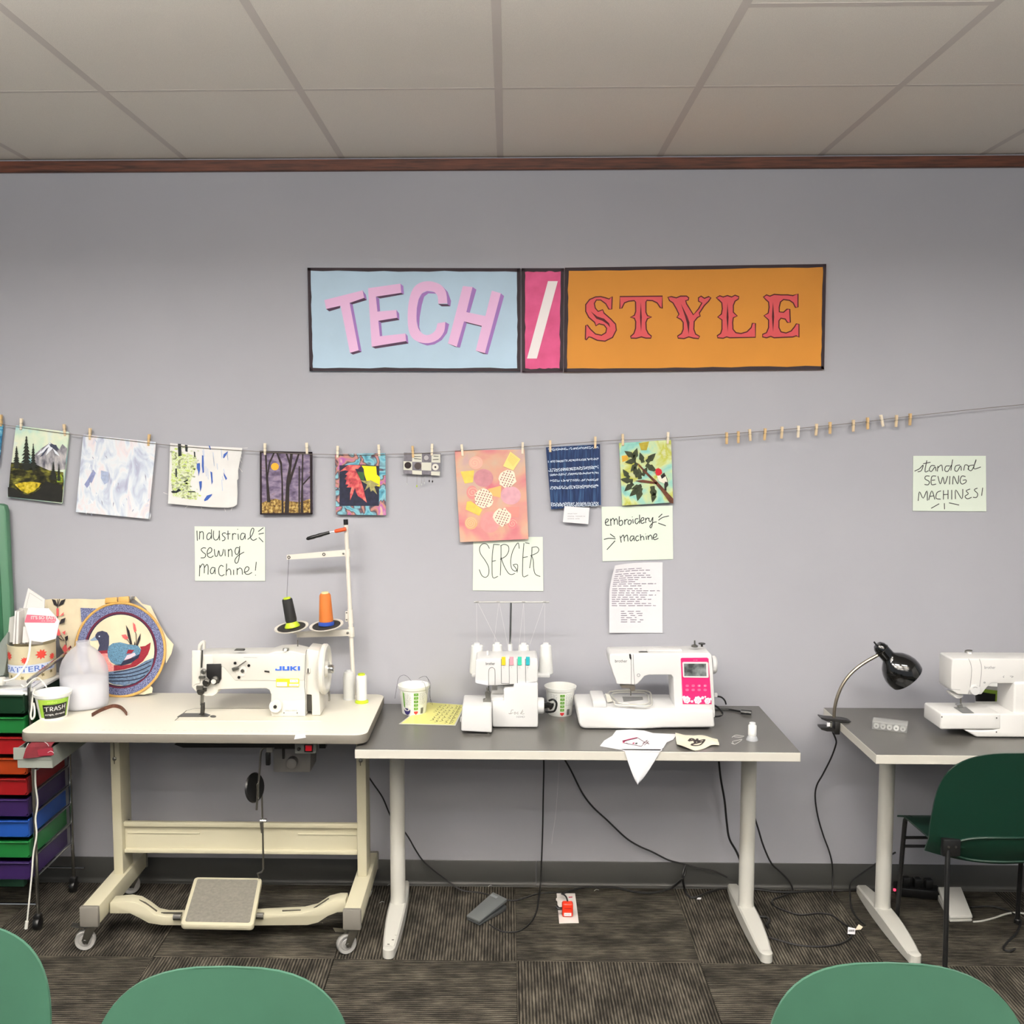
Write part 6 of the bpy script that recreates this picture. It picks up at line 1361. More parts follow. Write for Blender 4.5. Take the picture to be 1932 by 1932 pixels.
MB().ribbon(scribble(1301, 1330, 1335.5, 1.2, 9, (5, 10), 2), .5, on(YE-.0034), sm=0).build('base_lettering', M('pale_print', (196, 190, 180), .6), EM)
# top details
MB().pxprism(cm([(740,226),(760,218),(1010,214),(1040,206),(1050,226)]), YE+.03, .05).build('top_lid', WHITE, EM, bevel=.003)
MB().lathe([(.012, 0), (.012, .006), (.003, .010), (.003, .024), (.0005, .024)], V(1060+1152/4.6, 1180+186/4.6, YE+.05), seg=16).build('spool_pin', STEEL, EM)
MB().lathe([(.004, 0), (.004, .010), (.013, .010), (.013, .013), (.0005, .013)], V(1060+1215/4.6, 1180+184/4.6, YE+.05), seg=16).build('bobbin_winder', DSTEEL, EM)
MB().pxprism(cm([(668,232),(690,228),(740,228),(755,238),(740,242),(700,238),(672,240)]), YE+.02, .012).build('thread_guide', DSTEEL, EM)
MB().lathe([(.034, 0), (.034, .012), (.028, .018), (.0005, .018)], V(1342, 1254, YE+.06), (1, 0, 0), 28).build('handwheel', WHITE, EM)
MB().obox(V(1350, 1311, YE+.08), (.006, 0, 0), (0, .008, 0), (0, 0, .007)).build('side_switch', WHITE, EM, bevel=.002)
# embroidery arm carriage and hoop
zb_ = V(1150, 1337, -.362).z
ca0 = MB().pxprism(cm([(268,655),(385,655),(390,712),(272,716)]), -.352, .15).build('carriage', WHITE, EM, bevel=.005)
zh = zb_+.012
def hoop_pts(ins):
    cs_ = [(418+ins, 575+ins*.55), (735-ins, 570+ins*.55), (778-ins, 640), (775-ins, 690-ins*.6), (700-ins, 702-ins*.6), (480+ins, 690-ins*.6), (455+ins, 665-ins*.4)]
    return [G(1060+x/4.6, 1180+y/4.6, zh) for x, y in cs_]
HF = M('hoop_frame_plastic', (196, 194, 184), .3)
MB().tube(smooth_pts(hoop_pts(0), 4, True), .0032, 6, closed=True).build('hoop_frame', HF, EM)
MB().tube(smooth_pts(hoop_pts(26), 4, True), .0028, 6, closed=True).build('hoop_frame', HF, EM)
MB().pxprism(cm([(378,595),(415,600),(440,660),(395,672)]), -.30, .012).build('hoop_bracket', HF, EM, bevel=.001, bseg=1)
MB().prism([G(1060+x/4.6, 1180+y/4.6, zb_+.002) for x, y in ((525,620),(700,622),(705,645),(535,662))], (0, 0, .001)).build('needle_plate', M('plate_mid_grey', (120, 120, 118), .4), EM)
MB().obox(G(1060+610/4.6, 1180+690/4.6, zh), (.014, 0, 0), (0, .004, 0), (0, 0, .004)).build('hoop_screw_block', HF, EM, bevel=.001, bseg=1)
MB().pxprism(cm([(505,520),(580,515),(620,520),(640,530),(635,570),(600,575),(590,545),(520,545)]), YE+.02, .03).build('presser_assembly', M('warm_steel', (150, 142, 130), .4, metal=.8), EM, bevel=.002)
MB().tube([V(1060+600/4.6, 1180+560/4.6, YE+.03), V(1060+598/4.6, 1180+608/4.6, YE+.03)], .0024, 8).build('needle_bar', STEEL, EM)
ec = thing('black_cord', 'black power cord coiling out behind the embroidery machine', 'cord', V(1360, 1340, -.25))
MB().tube(smooth_pts([V(1349, 1314, -.22), V(1360, 1315, -.21), V(1367, 1321, -.20), V(1370, 1329, -.20)], 5), .0032, 8).build('cable', BLACK, ec)
MB().tube(smooth_pts([V(1346, 1330, -.24), V(1356, 1336, -.235), V(1363, 1346, -.235), V(1358, 1351, -.24), V(1347, 1352, -.25)], 5), .0036, 8).build('cable', BLACK, ec)
p_ = [G(1349, 1339, T2+.004), G(1370, 1338, T2+.004), G(1385, 1340, T2+.004), G(1400, 1343, T2+.006)]
MB().tube(smooth_pts(p_, 4), .0036, 8).build('cable', BLACK, ec)
MB().tube([G(1398, 1343, T2+.009), G(1418, 1345, T2+.009)], .0085, 8).build('connector', BLACK, ec)
# ---- cloths on the table edge
CW = M('white_muslin', (216, 216, 219), .9, bump=(150, .2))
wcl = thing('embroidered_cloth', 'white cloth with an embroidered house outline hanging over the table edge', 'cloth', G(1200, 1400, T2))
edge = [(1132, 1408), (1140, 1398), (1155, 1389), (1163, 1378.5), (1190, 1377), (1215, 1379), (1232, 1384), (1278, 1386), (1270, 1396), (1258, 1401), (1252, 1411), (1245, 1417), (1178, 1416)]
MB().prism([G(x, y, T2+.0008) for x, y in edge], (0, 0, .0016)).build('cloth_top', CW, wcl)
yh = W2.location.y; e0 = -.6045
l0, r0_ = G(1178, 1416, T2+.0012), G(1245, 1417, T2+.0012)
def hang(u, v):
    a = Vector((l0.x+(r0_.x-l0.x)*u, e0, T2+.002)); tip = V(1203, 1480, -.612)
    w = (1-v)**.8; mid = l0.x+(r0_.x-l0.x)*.42
    x = (a.x-mid)*w+mid+(tip.x-mid)*v; z = a.z+(tip.z-a.z)*v
    return Vector((x, -.6045-.006*sin(pi*u)*v-.004*v-.002, z))
MB().grid(hang, 10, 14, thick=(0, .0012, 0)).build('cloth_drop', CW, wcl)
MB().prism([Vector((l0.x, e0-.003, T2+.0024)), Vector((r0_.x, e0-.003, T2+.0024)), Vector((r0_.x+.012, l0.y+.012, T2+.0024)), Vector((l0.x-.01, l0.y+.012, T2+.0024))], (0, 0, -.0016)).build('cloth_fold', CW, wcl)
hs = lambda x, y: G(1060+x/4.6, 1180+y/4.6, T2+.0030)
MB().ribbon([[(525,1005),(560,1000),(660,975),(720,1015),(760,1030)], [(540,1020),(690,1050)], [(690,1050),(720,1015)], [(700,1025),(745,995)], [(715,1040),(755,1005)], [(560,1020),(580,1030)], [(730,1000),(755,1028)]], 4.5, hs, sm=0).build('house_outline', M('stitch_maroon_grey', (88, 50, 62), .8), wcl)
MB().ribbon([[(528,1004),(580,990),(655,974)], [(530,1020),(550,1000)]], 10, hs, sm=0).build('house_roof', M('stitch_magenta', (176, 50, 96), .8), wcl)
for q, m in (([(615,1018),(632,1015),(628,1028),(612,1028)], M('stitch_magenta', (176, 50, 96), .8)), ([(640,1018),(658,1018),(652,1031),(636,1030)], INK)):
    b = MB(); b.add([hs(x, y) for x, y in q], [(0, 1, 2, 3)]); b.build('house_window', m, wcl)
ccl = thing('fabric_scrap', 'crinkled cream fabric scrap with dark stitched motif on the table edge', 'cloth', G(1315, 1405, T2))
def scrap(u, v):
    x = 1274+80*u+(1-v)*3; yb_ = 1386-3*sin(3*u)+8*u; yf_ = 1406+10*sin(pi*min(1, u*1.25))*(1-u*.3)
    p_ = G(x, yf_*(1-v)+yb_*v, T2+.0045); p_.z += .004*sin(9*u+2*v)+.003*cos(7*v+4*u); p_.z = max(p_.z, T2+.0012); p_.y = max(p_.y, -.598); return p_
MB().grid(scrap, 16, 8, thick=(0, 0, .0012)).build('cloth', M('cream_muslin', (218, 212, 190), .9), ccl)
MB().ribbon([[(.30,.55),(.38,.75),(.45,.5),(.36,.35),(.5,.3),(.62,.35),(.66,.5),(.52,.55),(.5,.7)], [(.34,.6),(.44,.62),(.56,.45)], [(.36,.42),(.5,.45),(.63,.42)]], .06, lambda u, v: scrap(u, v)+Vector((0, 0, .002))).build('stitched_motif', M('stitch_dark', (48, 42, 40), .8), ccl)
# spool and wire bits
sp = G(1419, 1396, T2); sp.z = T2
ss = thing('thread_spool', 'small white thread spool with clear flared base near the table corner', 'spool', sp)
MB().lathe([(.021, 0), (.021, .003), (.015, .016), (.0005, .016)], sp, seg=24).build('spool_base', M('clear_grey_plastic', (168, 170, 172), .25), ss)
MB().lathe([(.0135, .016), (.0145, .020), (.0145, .052), (.012, .056), (.0005, .056)], sp, seg=24, cap0=False).build('thread', M('white_thread', (226, 226, 222), .7), ss)
MB().lathe([(.0105, .056), (.0105, .063), (.0005, .063)], sp, seg=18).build('spool_tip', WHITE2, ss)
for k, pts in enumerate(([(1381,1391),(1388,1387),(1398,1388),(1404,1389),(1396,1391),(1385,1390)], [(1380,1402),(1386,1404),(1394,1400),(1400,1395),(1390,1397),(1382,1399),(1384,1403)])):
    b = MB(); b.tube(smooth_pts([G(x, y, T2+.0012) for x, y in pts], 4), .0007, 5)
    tag(b.build('thread_scrap', M('fine_thread', (220, 220, 216), .8)), ['upper loop of pale thread lying left of the white spool', 'lower loop of pale thread lying left of the white spool'][k], 'thread', 'thread scraps by the spool')

# ================================================================== ON THE RIGHT TABLE
ct = crop(1700, 1180, 8.05)
SM = thing('sewing_machine', 'plain white domestic sewing machine cut off by the right edge', 'sewing machine', (1.78, -.34, T2))
YM = -.405
W3M = M('warm_white_plastic', (222, 220, 216), .38)
MB().pxprism(ct([(960,1590),(1230,1596),(1440,1590),(1440,1345),(2300,1345),(2300,1718),(1500,1728),(1400,1712),(1150,1715)]), -.43, .17).build('base', W3M, SM, bevel=.006, bseg=3, zmin=T2+.004)
MB().pxprism(ct([(610,1340),(1520,1340),(1520,1582),(600,1583),(604,1460)]), -.432, .15).build('free_arm', W3M, SM, bevel=.007, bseg=3)
MB().pxprism(ct([(1725,870),(2300,850),(2300,1420),(1700,1420),(1715,1200)]), -.415, .13).build('column', W3M, SM, bevel=.008, bseg=3)
MB().pxprism(ct([(775,520),(800,505),(2300,510),(2300,880),(1365,880),(1290,960),(1225,1048),(1040,1052),(860,1045),(775,985),(760,940),(765,700)]), YM, .105).build('arm', W3M, SM, bevel=.012, bseg=3)
MB().ribbon([ct(s) for s in ([(1025,505),(1060,590),(1072,700),(1050,930),(1020,1045)], [(1190,510),(1218,600),(1220,720),(1195,930)])], .7, on(YM-.0006)).build('thread_channel', DARKLINE, SM)
MB().ribbon([ct([(710,950),(770,968),(900,978)])], .5, on(YM-.0006)).build('face_seam', GREYTXT, SM)
dl3 = MB().lathe([(.019, 0), (.019, .005), (.017, .008), (.0005, .008)], V(1700+1118/8.05, 1180+975/8.05, YM-.0005), (0, -1, 0), 28).build('tension_dial', WHITE, SM)
MB().ribbon([ct([(1095,948),(1130,938),(1160,948)])], .9, on(YM-.0092)).build('dial_mark', GREYTXT, dl3)
MB().text('brother', pxbox(1857.5, 1256.3, 1878, 1262, YM-.0006)).build('maker_lettering', GREYTXT, SM)
MB().ribbon([ct(s) for s in ([(1570,765),(1550,780),(1565,795)], [(1655,770),(1705,775),(1675,795)])], .8, on(YM-.0006)).build('button_marks', GREYTXT, SM)
MB().tube([V(1700+1268/8.05, 1180+868/8.05, YM-.001)+Vector((.003*cos(a), 0, .0025*sin(a))) for a in [i*pi/4 for i in range(8)]], .0008, 5, closed=True).build('reverse_button', GREYTXT, SM)
MB().pxprism(ct([(780,1045),(950,1055),(945,1090),(900,1110),(840,1110)]), YM+.02, .06).build('threader', W3M, SM, bevel=.002)
MB().tube([V(1700+905/8.05, 1180+1050/8.05, YM+.05), V(1700+910/8.05, 1180+1235/8.05, YM+.05)], .003, 8).build('presser_bar', STEEL, SM)
MB().pxprism(ct([(850,1215),(930,1190),(940,1230),(965,1265),(900,1262)]), YM+.035, .02).build('presser_foot', CHROME, SM, bevel=.001, bseg=1)
zf = V(1700+900/8.05, 1180+1338/8.05, -.432).z
MB().prism([G(1700+x/8.05, 1180+y/8.05, zf+.0006) for x, y in ((800,1245),(985,1240),(1108,1332),(935,1332))], (0, 0, .0012)).build('needle_plate', M('plate_mid_grey', (120, 120, 118), .4), SM)
for x, y in ((620,1390), (1452,1405), (1448,1618)):
    MB().lathe([(.0022, 0), (.0022, .001), (.0003, .001)], V(1700+x/8.05, 1180+y/8.05, -.4325), (0, -1, 0), 10).build('screw', DSTEEL, SM)
MB().tube(smooth_pts([V(1822, 1231, YM+.08), V(1822, 1228, YM+.08), V(1828, 1227, YM+.08), V(1834, 1228, YM+.08)], 3), .003, 8).build('spool_pin', STEEL, SM)
MB().lathe([(.008, 0), (.008, .006), (.0005, .006)], V(1829, 1233, YM+.08), seg=12).build('pin_base', W3M, SM)
# cup half hidden behind it
c3_ = Vector((V(1872, 1310, -.14).x, -.14, T2))
t, f0, f1 = cup('white cup with black label and green edge behind the right sewing machine', c3_, .050, .070, .130)
patch(f0, -95, 2, .02, .98).build('green_print', M('cup_green', (104, 164, 30), .5), t)
patch(f1, -95, -16, .03, .86).build('black_label', BLACK, t)
st = [[(6+rr_, v), (6+rr_+L_, v)] for v, rr_, L_ in ((.96, 0, 30), (.88, 0, 32), (.80, 3, 28), (.72, 0, 32), (.64, 2, 25), (.56, 0, 30), (.48, 1, 28), (.40, 0, 30), (.32, 4, 24), (.24, 0, 30), (.16, 0, 28), (.08, 2, 26))]
MB().ribbon(st, .02, f1, sm=0).build('small_print', GREYTXT, t)
# bobbin box
BX = thing('bobbin_box', 'clear plastic box holding sewing machine bobbins on the right table', 'box', G(1680, 1375, T2))
q0, q1 = G(1645, 1376, T2), G(1711, 1384, T2); du = (q1-q0); dv = Vector((-du.y, du.x, 0)).normalized()*.062; hh = Vector((0, 0, .030))
cl_m = bpy.data.materials.new('clear_box_plastic'); cl_m.use_nodes = True; nt = cl_m.node_tree; nt.nodes.clear()
out = nt.nodes.new('ShaderNodeOutputMaterial'); mx = nt.nodes.new('ShaderNodeMixShader')
pb = nt.nodes.new('ShaderNodeBsdfPrincipled'); pb.inputs['Base Color'].default_value = (.66, .66, .63, 1); pb.inputs['Roughness'].default_value = .15
tr = nt.nodes.new('ShaderNodeBsdfTransparent'); mx.inputs[0].default_value = .74
nt.links.new(pb.outputs[0], mx.inputs[1]); nt.links.new(tr.outputs[0], mx.inputs[2]); nt.links.new(mx.outputs[0], out.inputs[0])
cen_ = q0+du*.5+dv*.5
MB().obox(cen_+hh*.42, du*.5, dv*.5, hh*.4).build('tray', cl_m, BX, bevel=.002)
MB().obox(cen_+hh*.93, du*.505, dv*.505, hh*.07).build('lid', cl_m, BX, bevel=.0015)
for k in range(5):
    c0 = q0+du*(.12+.19*k)+dv*.12+Vector((0, 0, .0125))
    o = MB().lathe([(.0095, 0), (.0095, .0015), (.0065, .0015), (.0065, .009), (.0095, .009), (.0095, .0105)], c0, dv.normalized(), 18).build('bobbin', M('bobbin_white', (226, 226, 222), .4) if k == 3 else M('bobbin_clear', (176, 176, 172), .3), BX)
    MB().lathe([(.0035, -.0006), (.0035, .0006)], c0, dv.normalized(), 10).build('bobbin_hole', M('hole_grey', (96, 96, 94), .6), o)
# clamp lamp
LMP = thing('desk_lamp', 'black gooseneck desk lamp clamped to the right table corner', 'lamp', Vector((1.247, -.215, T2)))
GB = M('gloss_black', (10, 10, 10), .12, coat=.6)
yl = -.225
neck = [V(1573.5, 1353, yl), V(1575, 1335, yl), V(1580, 1314, yl), V(1590, 1291, yl), V(1606, 1270, yl), V(1628, 1252, yl), V(1656, 1236, yl)]
MB().tube(smooth_pts(neck, 6), .0062, 10).build('gooseneck', M('warm_nickel', (168, 158, 142), .32, metal=1.0), LMP)
s0 = V(1655, 1216, yl); axd = (V(1712, 1279, yl)-s0); L_ = axd.length; axd.normalize(); k_ = 1/487.0
SH = MB().lathe([(.0005, 0), (8*k_, .002), (11.5*k_, 6*k_), (12.5*k_, 14*k_), (12.5*k_, 29*k_), (13.2*k_, 32*k_), (17*k_, 36*k_), (24*k_, 43*k_), (30*k_, 53*k_), (33.5*k_, 64*k_), (34*k_, 74*k_), (32.5*k_, 83*k_), (31.5*k_, 83*k_), (32.5*k_, 73*k_), (29*k_, 55*k_), (15*k_, 38*k_), (.0005, 36*k_)], s0, axd, 40, cap0=False, cap1=False).build('shade', GB, LMP)
MB().lathe([(12.9*k_, 12*k_), (12.9*k_, 13*k_)], s0, axd, 32).build('shade_band', DSTEEL, SH)
MB().tube([V(1655, 1219, yl), V(1649, 1211, yl)], .0032, 8).build('switch_knob', BLACK, LMP)
MB().lathe([(.012, 0), (.020, .02), (.022, .035), (.016, .05), (.0005, .056)], s0+axd*(42*k_), axd, 20).build('bulb', M('bulb_white', (236, 234, 226), .3), LMP)
cz = V(1573, 1358, yl)
MB().pxprism([(1549, 1354), (1560, 1356), (1575, 1357), (1596, 1359), (1607, 1362), (1602, 1364), (1583, 1363), (1560, 1361), (1550, 1357)], yl-.03, .045).build('clamp_jaw', M('clamp_black', (30, 29, 28), .4), LMP, bevel=.0015, bseg=1, zmin=T2+.0008)
MB().pxprism([(1549, 1373), (1562, 1373), (1585, 1378), (1583, 1381), (1560, 1380), (1550, 1377)], yl-.03, .045).build('clamp_jaw', MATS['clamp_black'], LMP)
xq = 1.2545
MB().box(xq-.020, xq-.0008, yl-.030, yl+.012, T2-.045, T2+.004).build('clamp_body', MATS['clamp_black'], LMP, bevel=.003)
MB().tube([V(1566, 1363, yl-.035), V(1566, 1372, yl-.035)], .008, 10).build('clamp_spring', CHROME, LMP)
MB().obox(V(1563, 1367, yl-.042), (.0055, 0, 0), (0, .002, 0), (0, 0, .007)).build('clamp_sticker', WPAPER, LMP)
# ================================================================== CHAIRS
def make_chair(label, loc, rz, rgb, mname, group='green chairs'):
    t = thing('green_chair', label, 'chair', (0, 0, 0), group)
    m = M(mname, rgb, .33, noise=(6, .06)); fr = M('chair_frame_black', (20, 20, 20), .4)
    W = .264
    def half(v):
        s = max(0.0, (v-.25)/.75)
        return W*(.965+.035*min(1, v/.3))*max(0.0, 1-s**4.2)**(1/3.0)
    def back(u, v):
        v = 1-(1-v)**1.9; x = (2*u-1)*half(v)
        q = (x/W)
        y = -.165-.075*v+.050*q*q*(1-.35*v)+.030*max(0, .18-v)/.18
        z = .374+.426*v+.030*q*q*max(0, 1-v*2.2)
        return Vector((x, y, z))
    MB().grid(back, 28, 22, thick=(0, .0065, 0)).build('backrest', m, t, angle=50)
    # raised moulded rim low on the back
    rim = []
    for i in range(40):
        a = 2*pi*i/40; ca_, sa_ = cos(a), sin(a)
        x = .185*(abs(ca_)**.62)*(1 if ca_ > 0 else -1); z = .437+.052*(abs(sa_)**.75)*(1 if sa_ > 0 else -1)
        v = (z-.374)/.426; q = x/W
        rim.append(Vector((x, -.165-.075*v+.050*q*q*(1-.35*v)+.030*max(0, .18-v)/.18-.001, z)))
    MB().tube(rim, .0045, 6, closed=True).build('moulded_rim', m, t)
    def seat(u, v):
        x = (2*u-1)*(.235-.015*(1-v)); y = -.155+.355*v; q = (2*u-1)
        return Vector((x, y, .435-.012*(1-q*q)*sin(pi*v)-.02*max(0, v-.85)/.15+.012*max(0, .15-v)/.15))
    MB().grid(seat, 18, 14, thick=(0, 0, -.007)).build('seat', m, t, angle=50)
    for s in (-1, 1):
        MB().tube([(s*.214, -.188, .008), (s*.210, -.165, .43), (s*.205, -.150, .47)], .0085, 10).build('leg', fr, t)
        MB().tube(smooth_pts([(s*.228, .185, .008), (s*.222, .165, .36), (s*.218, .155, .418), (s*.205, .12, .425), (s*.20, -.10, .420)], 4), .0085, 10).build('leg', fr, t)
        for y in (-.188, .185): MB().lathe([(.012, 0), (.012, .014), (.009, .018)], (s*(.214 if y < 0 else .228), y, 0), seg=12).build('foot_cap', BLACK, t)
        b_ = MB().obox((s*.198, -.158, .445), (.030, 0, 0), (0, .012, 0), (0, 0, .030)).build('bracket', fr, t, bevel=.004)
        for dx in (-.012, .012): MB().lathe([(.004, 0), (.004, .003), (.0005, .003)], (s*.198+dx, -.170, .450), (0, -1, 0), 8).build('screw', STEEL, b_)
    for z in (.345, .312):
        MB().tube([(-.221, .158, z), (.221, .158, z)], .006, 8).build('stretcher', fr, t)
    t.location = loc; t.rotation_euler = (0, 0, rz)
    return t
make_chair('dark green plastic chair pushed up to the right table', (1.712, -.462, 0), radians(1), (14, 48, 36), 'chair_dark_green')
make_chair('green plastic chair back in the bottom foreground, left of centre', (-.556, -2.305, 0), radians(180), (56, 94, 76), 'chair_green')
make_chair('green plastic chair back in the bottom foreground at the right', (.770, -2.262, 0), radians(180), (56, 94, 76), 'chair_green')
make_chair('green plastic chair cut off by the bottom left corner', (-1.232, -2.135, 0), radians(176), (56, 94, 76), 'chair_green')

# ================================================================== ON THE FLOOR
CB = M('cord_black', (22, 21, 20), .5)
def cord(name, label, pts, r=.0034, mat=CB, group=None, n=5):
    """pts: ('w', px, py, Y) on a plane in depth or ('f', px, py) on the floor"""
    P = [V(p[1], p[2], p[3]) if p[0] == 'w' else G(p[1], p[2], r+.0005) for p in pts]
    for q in P: q.z = max(q.z, r+.0004); q.y = min(q.y, -r-.005 if q.z > .03 else -r-.018)
    o = MB().tube(smooth_pts(P, n), r, 8).build(name, mat)
    for v in o.data.vertices:
        if v.co.z+o.location.z < .0002: v.co.z = .0002-o.location.z
    return tag(o, label, 'cord', group)
# grey foot pedal
def pedal(label, quad, h0, h1, mat, mat2):
    """quad: floor pixels (near-left, near-right, far-right, far-left); wedge with a tilted tread"""
    q = [G(x, y, 0) for x, y in quad]
    t = thing('foot_pedal', label, 'foot pedal', sum(q, Vector())/4)
    c = sum(q, Vector())/4
    lo = [p_+Vector((0, 0, .002)) for p_ in q]
    up = [q[0]+Vector((0, 0, h0*.45)), q[1]+Vector((0, 0, h0*.45)), q[2]+Vector((0, 0, h1*.45)), q[3]+Vector((0, 0, h1*.45))]
    b = MB(); b.add(lo+up, [(0,3,2,1),(4,5,6,7),(0,1,5,4),(1,2,6,5),(2,3,7,6),(3,0,4,7)]); b.build('base', mat2, t, bevel=.003)
    a = [p_+(p_-c)*.02 for p_ in q]
    lo = [a[0]+Vector((0, 0, h0*.58)), a[1]+Vector((0, 0, h0*.58)), a[2]+Vector((0, 0, h1*.72)), a[3]+Vector((0, 0, h1*.72))]
    up = [a[0]+Vector((0, 0, h0)), a[1]+Vector((0, 0, h0)), a[2]+Vector((0, 0, h1)), a[3]+Vector((0, 0, h1))]
    b = MB(); b.add(lo+up, [(0,3,2,1),(4,5,6,7),(0,1,5,4),(1,2,6,5),(2,3,7,6),(3,0,4,7)]); b.build('tread', mat, t, bevel=.003)
    i0 = [p_+(c-p_)*.5 for p_ in q]
    b = MB(); b.add([i0[k]+Vector((0, 0, (h0 if k < 2 else h1)*.40)) for k in range(4)]+[i0[k]+Vector((0, 0, (h0 if k < 2 else h1)*.66)) for k in range(4)], [(0,3,2,1),(4,5,6,7),(0,1,5,4),(1,2,6,5),(2,3,7,6),(3,0,4,7)]); b.build('hinge_core', BLACK, t)
    return t, up
PG = M('pedal_grey', (92, 95, 94), .45)
t, up = pedal('dark grey foot pedal on the carpet under the middle table', [(881, 1737), (905, 1748), (956, 1719), (930, 1706)], .022, .050, PG, M('pedal_dark', (66, 68, 68), .5))
m0 = up[3]+(up[2]-up[3])*.3+(up[0]-up[3])*.12
MB().obox(m0+Vector((0, 0, .0012)), (up[2]-up[3])*.22, (up[0]-up[3])*.035, (0, 0, .0006)).build('logo_plate', M('plate_pale', (120, 124, 124), .4), t)
PW_ = M('pedal_white', (214, 212, 204), .4)
t, up = pedal('white foot pedal on the carpet beside the dark green chair', [(1792, 1741), (1834, 1740), (1812, 1700), (1769, 1700)], .026, .058, PW_, M('pedal_white_side', (196, 194, 186), .45))
# floor outlet plate with red plug
FP = thing('floor_outlet', 'white floor outlet plate with hinged lid under the middle table', 'outlet', G(1072, 1718, 0))
MB().prism([G(1055, 1743, .001), G(1092, 1742, .001), G(1085, 1687, .001), G(1050, 1687, .001)], (0, 0, .004)).build('plate', M('plate_white', (226, 218, 210), .4), FP, bevel=.001, bseg=1)
pc = G(1059, 1698, .006)
MB().lathe([(.021, 0), (.021, .003), (.019, .004), (.0005, .004)], pc, seg=24).build('round_lid', M('lid_white', (206, 198, 190), .4), FP)
MB().prism([G(1073, 1694, .0055), G(1080, 1693.5, .0055), G(1080, 1691.5, .0055), G(1073, 1692, .0055)], (0, 0, .0003)).build('red_print', M('print_red', (196, 60, 84), .5), FP)
RP = thing('red_plug', 'bright red plug standing on the white floor outlet plate', 'plug', G(1071, 1728, .006))
RDM = M('plug_red', (226, 54, 28), .35)
gx_ = G(1071, 1731, .006)
MB().box(gx_.x-.021, gx_.x+.021, gx_.y, gx_.y+.030, .006, .060).build('plug_body', RDM, RP, bevel=.007, bseg=3)
MB().box(gx_.x-.014, gx_.x+.014, gx_.y-.0012, gx_.y+.002, .012, .024).build('plug_label', WPAPER, RP)
MB().ribbon(scribble(-.011, .011, .0178, .003, 2, (.007, .009), .002), .0007, lambda u, v: Vector((gx_.x+u, gx_.y-.0016, v)), sm=0).build('label_print', INK, RP)
MB().box(gx_.x-.013, gx_.x+.013, gx_.y-.001, gx_.y+.002, .040, .045).build('plug_ridge', M('plug_red_dark', (180, 36, 20), .4), RP)
MB().tube(smooth_pts([gx_+Vector((-.018, .012, .030)), gx_+Vector((-.034, .010, .030)), gx_+Vector((-.042, .018, .036))], 3), .006, 8).build('second_plug', BLACK, RP)
cord('loose_cord', 'black cord running from the sewing table down to the red plug',
     [('w',693,1462,-.14), ('w',705,1480,-.10), ('w',722,1505,-.06), ('w',740,1545,-.04), ('w',766,1573,-.04), ('w',785,1605,-.04), ('w',802,1628,-.03), ('w',835,1655,-.03), ('f',870,1679), ('f',905,1684), ('f',935,1692), ('f',965,1699), ('f',990,1694), ('f',1015,1686), ('f',1045,1684), ('f',1060,1686), ('w',1068,1692,-.235), ('w',1071,1701,-.258)], .0032)
cord('loose_cord', 'black cord dropping from the middle table to the grey foot pedal',
     [('w',1026,1434,-.03), ('w',1026,1460,-.03), ('w',1025,1500,-.03), ('w',1024,1560,-.03), ('w',1022,1620,-.03), ('w',1020,1664,-.03), ('f',1017,1690), ('f',1012,1720), ('f',1000,1742), ('f',978,1757), ('f',950,1758), ('f',932,1750), ('f',924,1744)], .003)
cord('loose_cord', 'black cord sloping along the wall behind the middle table',
     [('w',1066,1434,-.04), ('w',1078,1455,-.03), ('w',1098,1495,-.03), ('w',1118,1522,-.03), ('w',1145,1547,-.03), ('w',1180,1580,-.03), ('w',1205,1596,-.03), ('w',1230,1607,-.03), ('w',1262,1623,-.03), ('w',1290,1630,-.03), ('w',1315,1638,-.03), ('w',1345,1643,-.03), ('w',1372,1655,-.03)], .0036)
cord('loose_cord', 'thick black cord winding over the carpet from the red plug to the table foot',
     [('f',1060,1688), ('f',1075,1681), ('f',1100,1670), ('f',1125,1667), ('f',1160,1673), ('f',1200,1683), ('f',1235,1684), ('f',1265,1676), ('w',1285,1660,-.05), ('w',1293,1645,-.04), ('w',1294,1632,-.035), ('w',1290,1640,-.04), ('w',1288,1655,-.05), ('f',1291,1675), ('f',1299,1690), ('f',1312,1693), ('f',1335,1684), ('f',1360,1675), ('f',1385,1672)], .0046)
cord('loose_cord', 'black cord hanging behind the right leg of the middle table',
     [('w',1356,1434,-.05), ('w',1360,1470,-.04), ('w',1367,1510,-.035), ('w',1371,1550,-.035), ('w',1376,1582,-.035), ('w',1390,1608,-.035), ('w',1402,1640,-.04), ('f',1410,1672)], .0042)
cord('loose_cord', 'black cord dropping right of the middle table and looping on the carpet',
     [('w',1412,1500,-.05), ('w',1420,1530,-.04), ('w',1430,1562,-.035), ('w',1440,1595,-.035), ('w',1455,1628,-.035), ('w',1472,1645,-.03), ('w',1488,1662,-.03), ('f',1495,1680), ('f',1478,1690), ('f',1458,1698), ('f',1460,1708), ('f',1480,1718), ('f',1510,1726), ('f',1545,1723), ('f',1570,1727), ('f',1585,1738), ('f',1600,1748)], .0036)
cord('loose_cord', 'black cords running along the wall base between the two grey tables',
     [('f',1400,1674), ('f',1430,1678), ('f',1460,1682), ('f',1500,1683), ('f',1545,1680), ('f',1590,1680), ('f',1625,1678), ('f',1670,1684)], .0052)
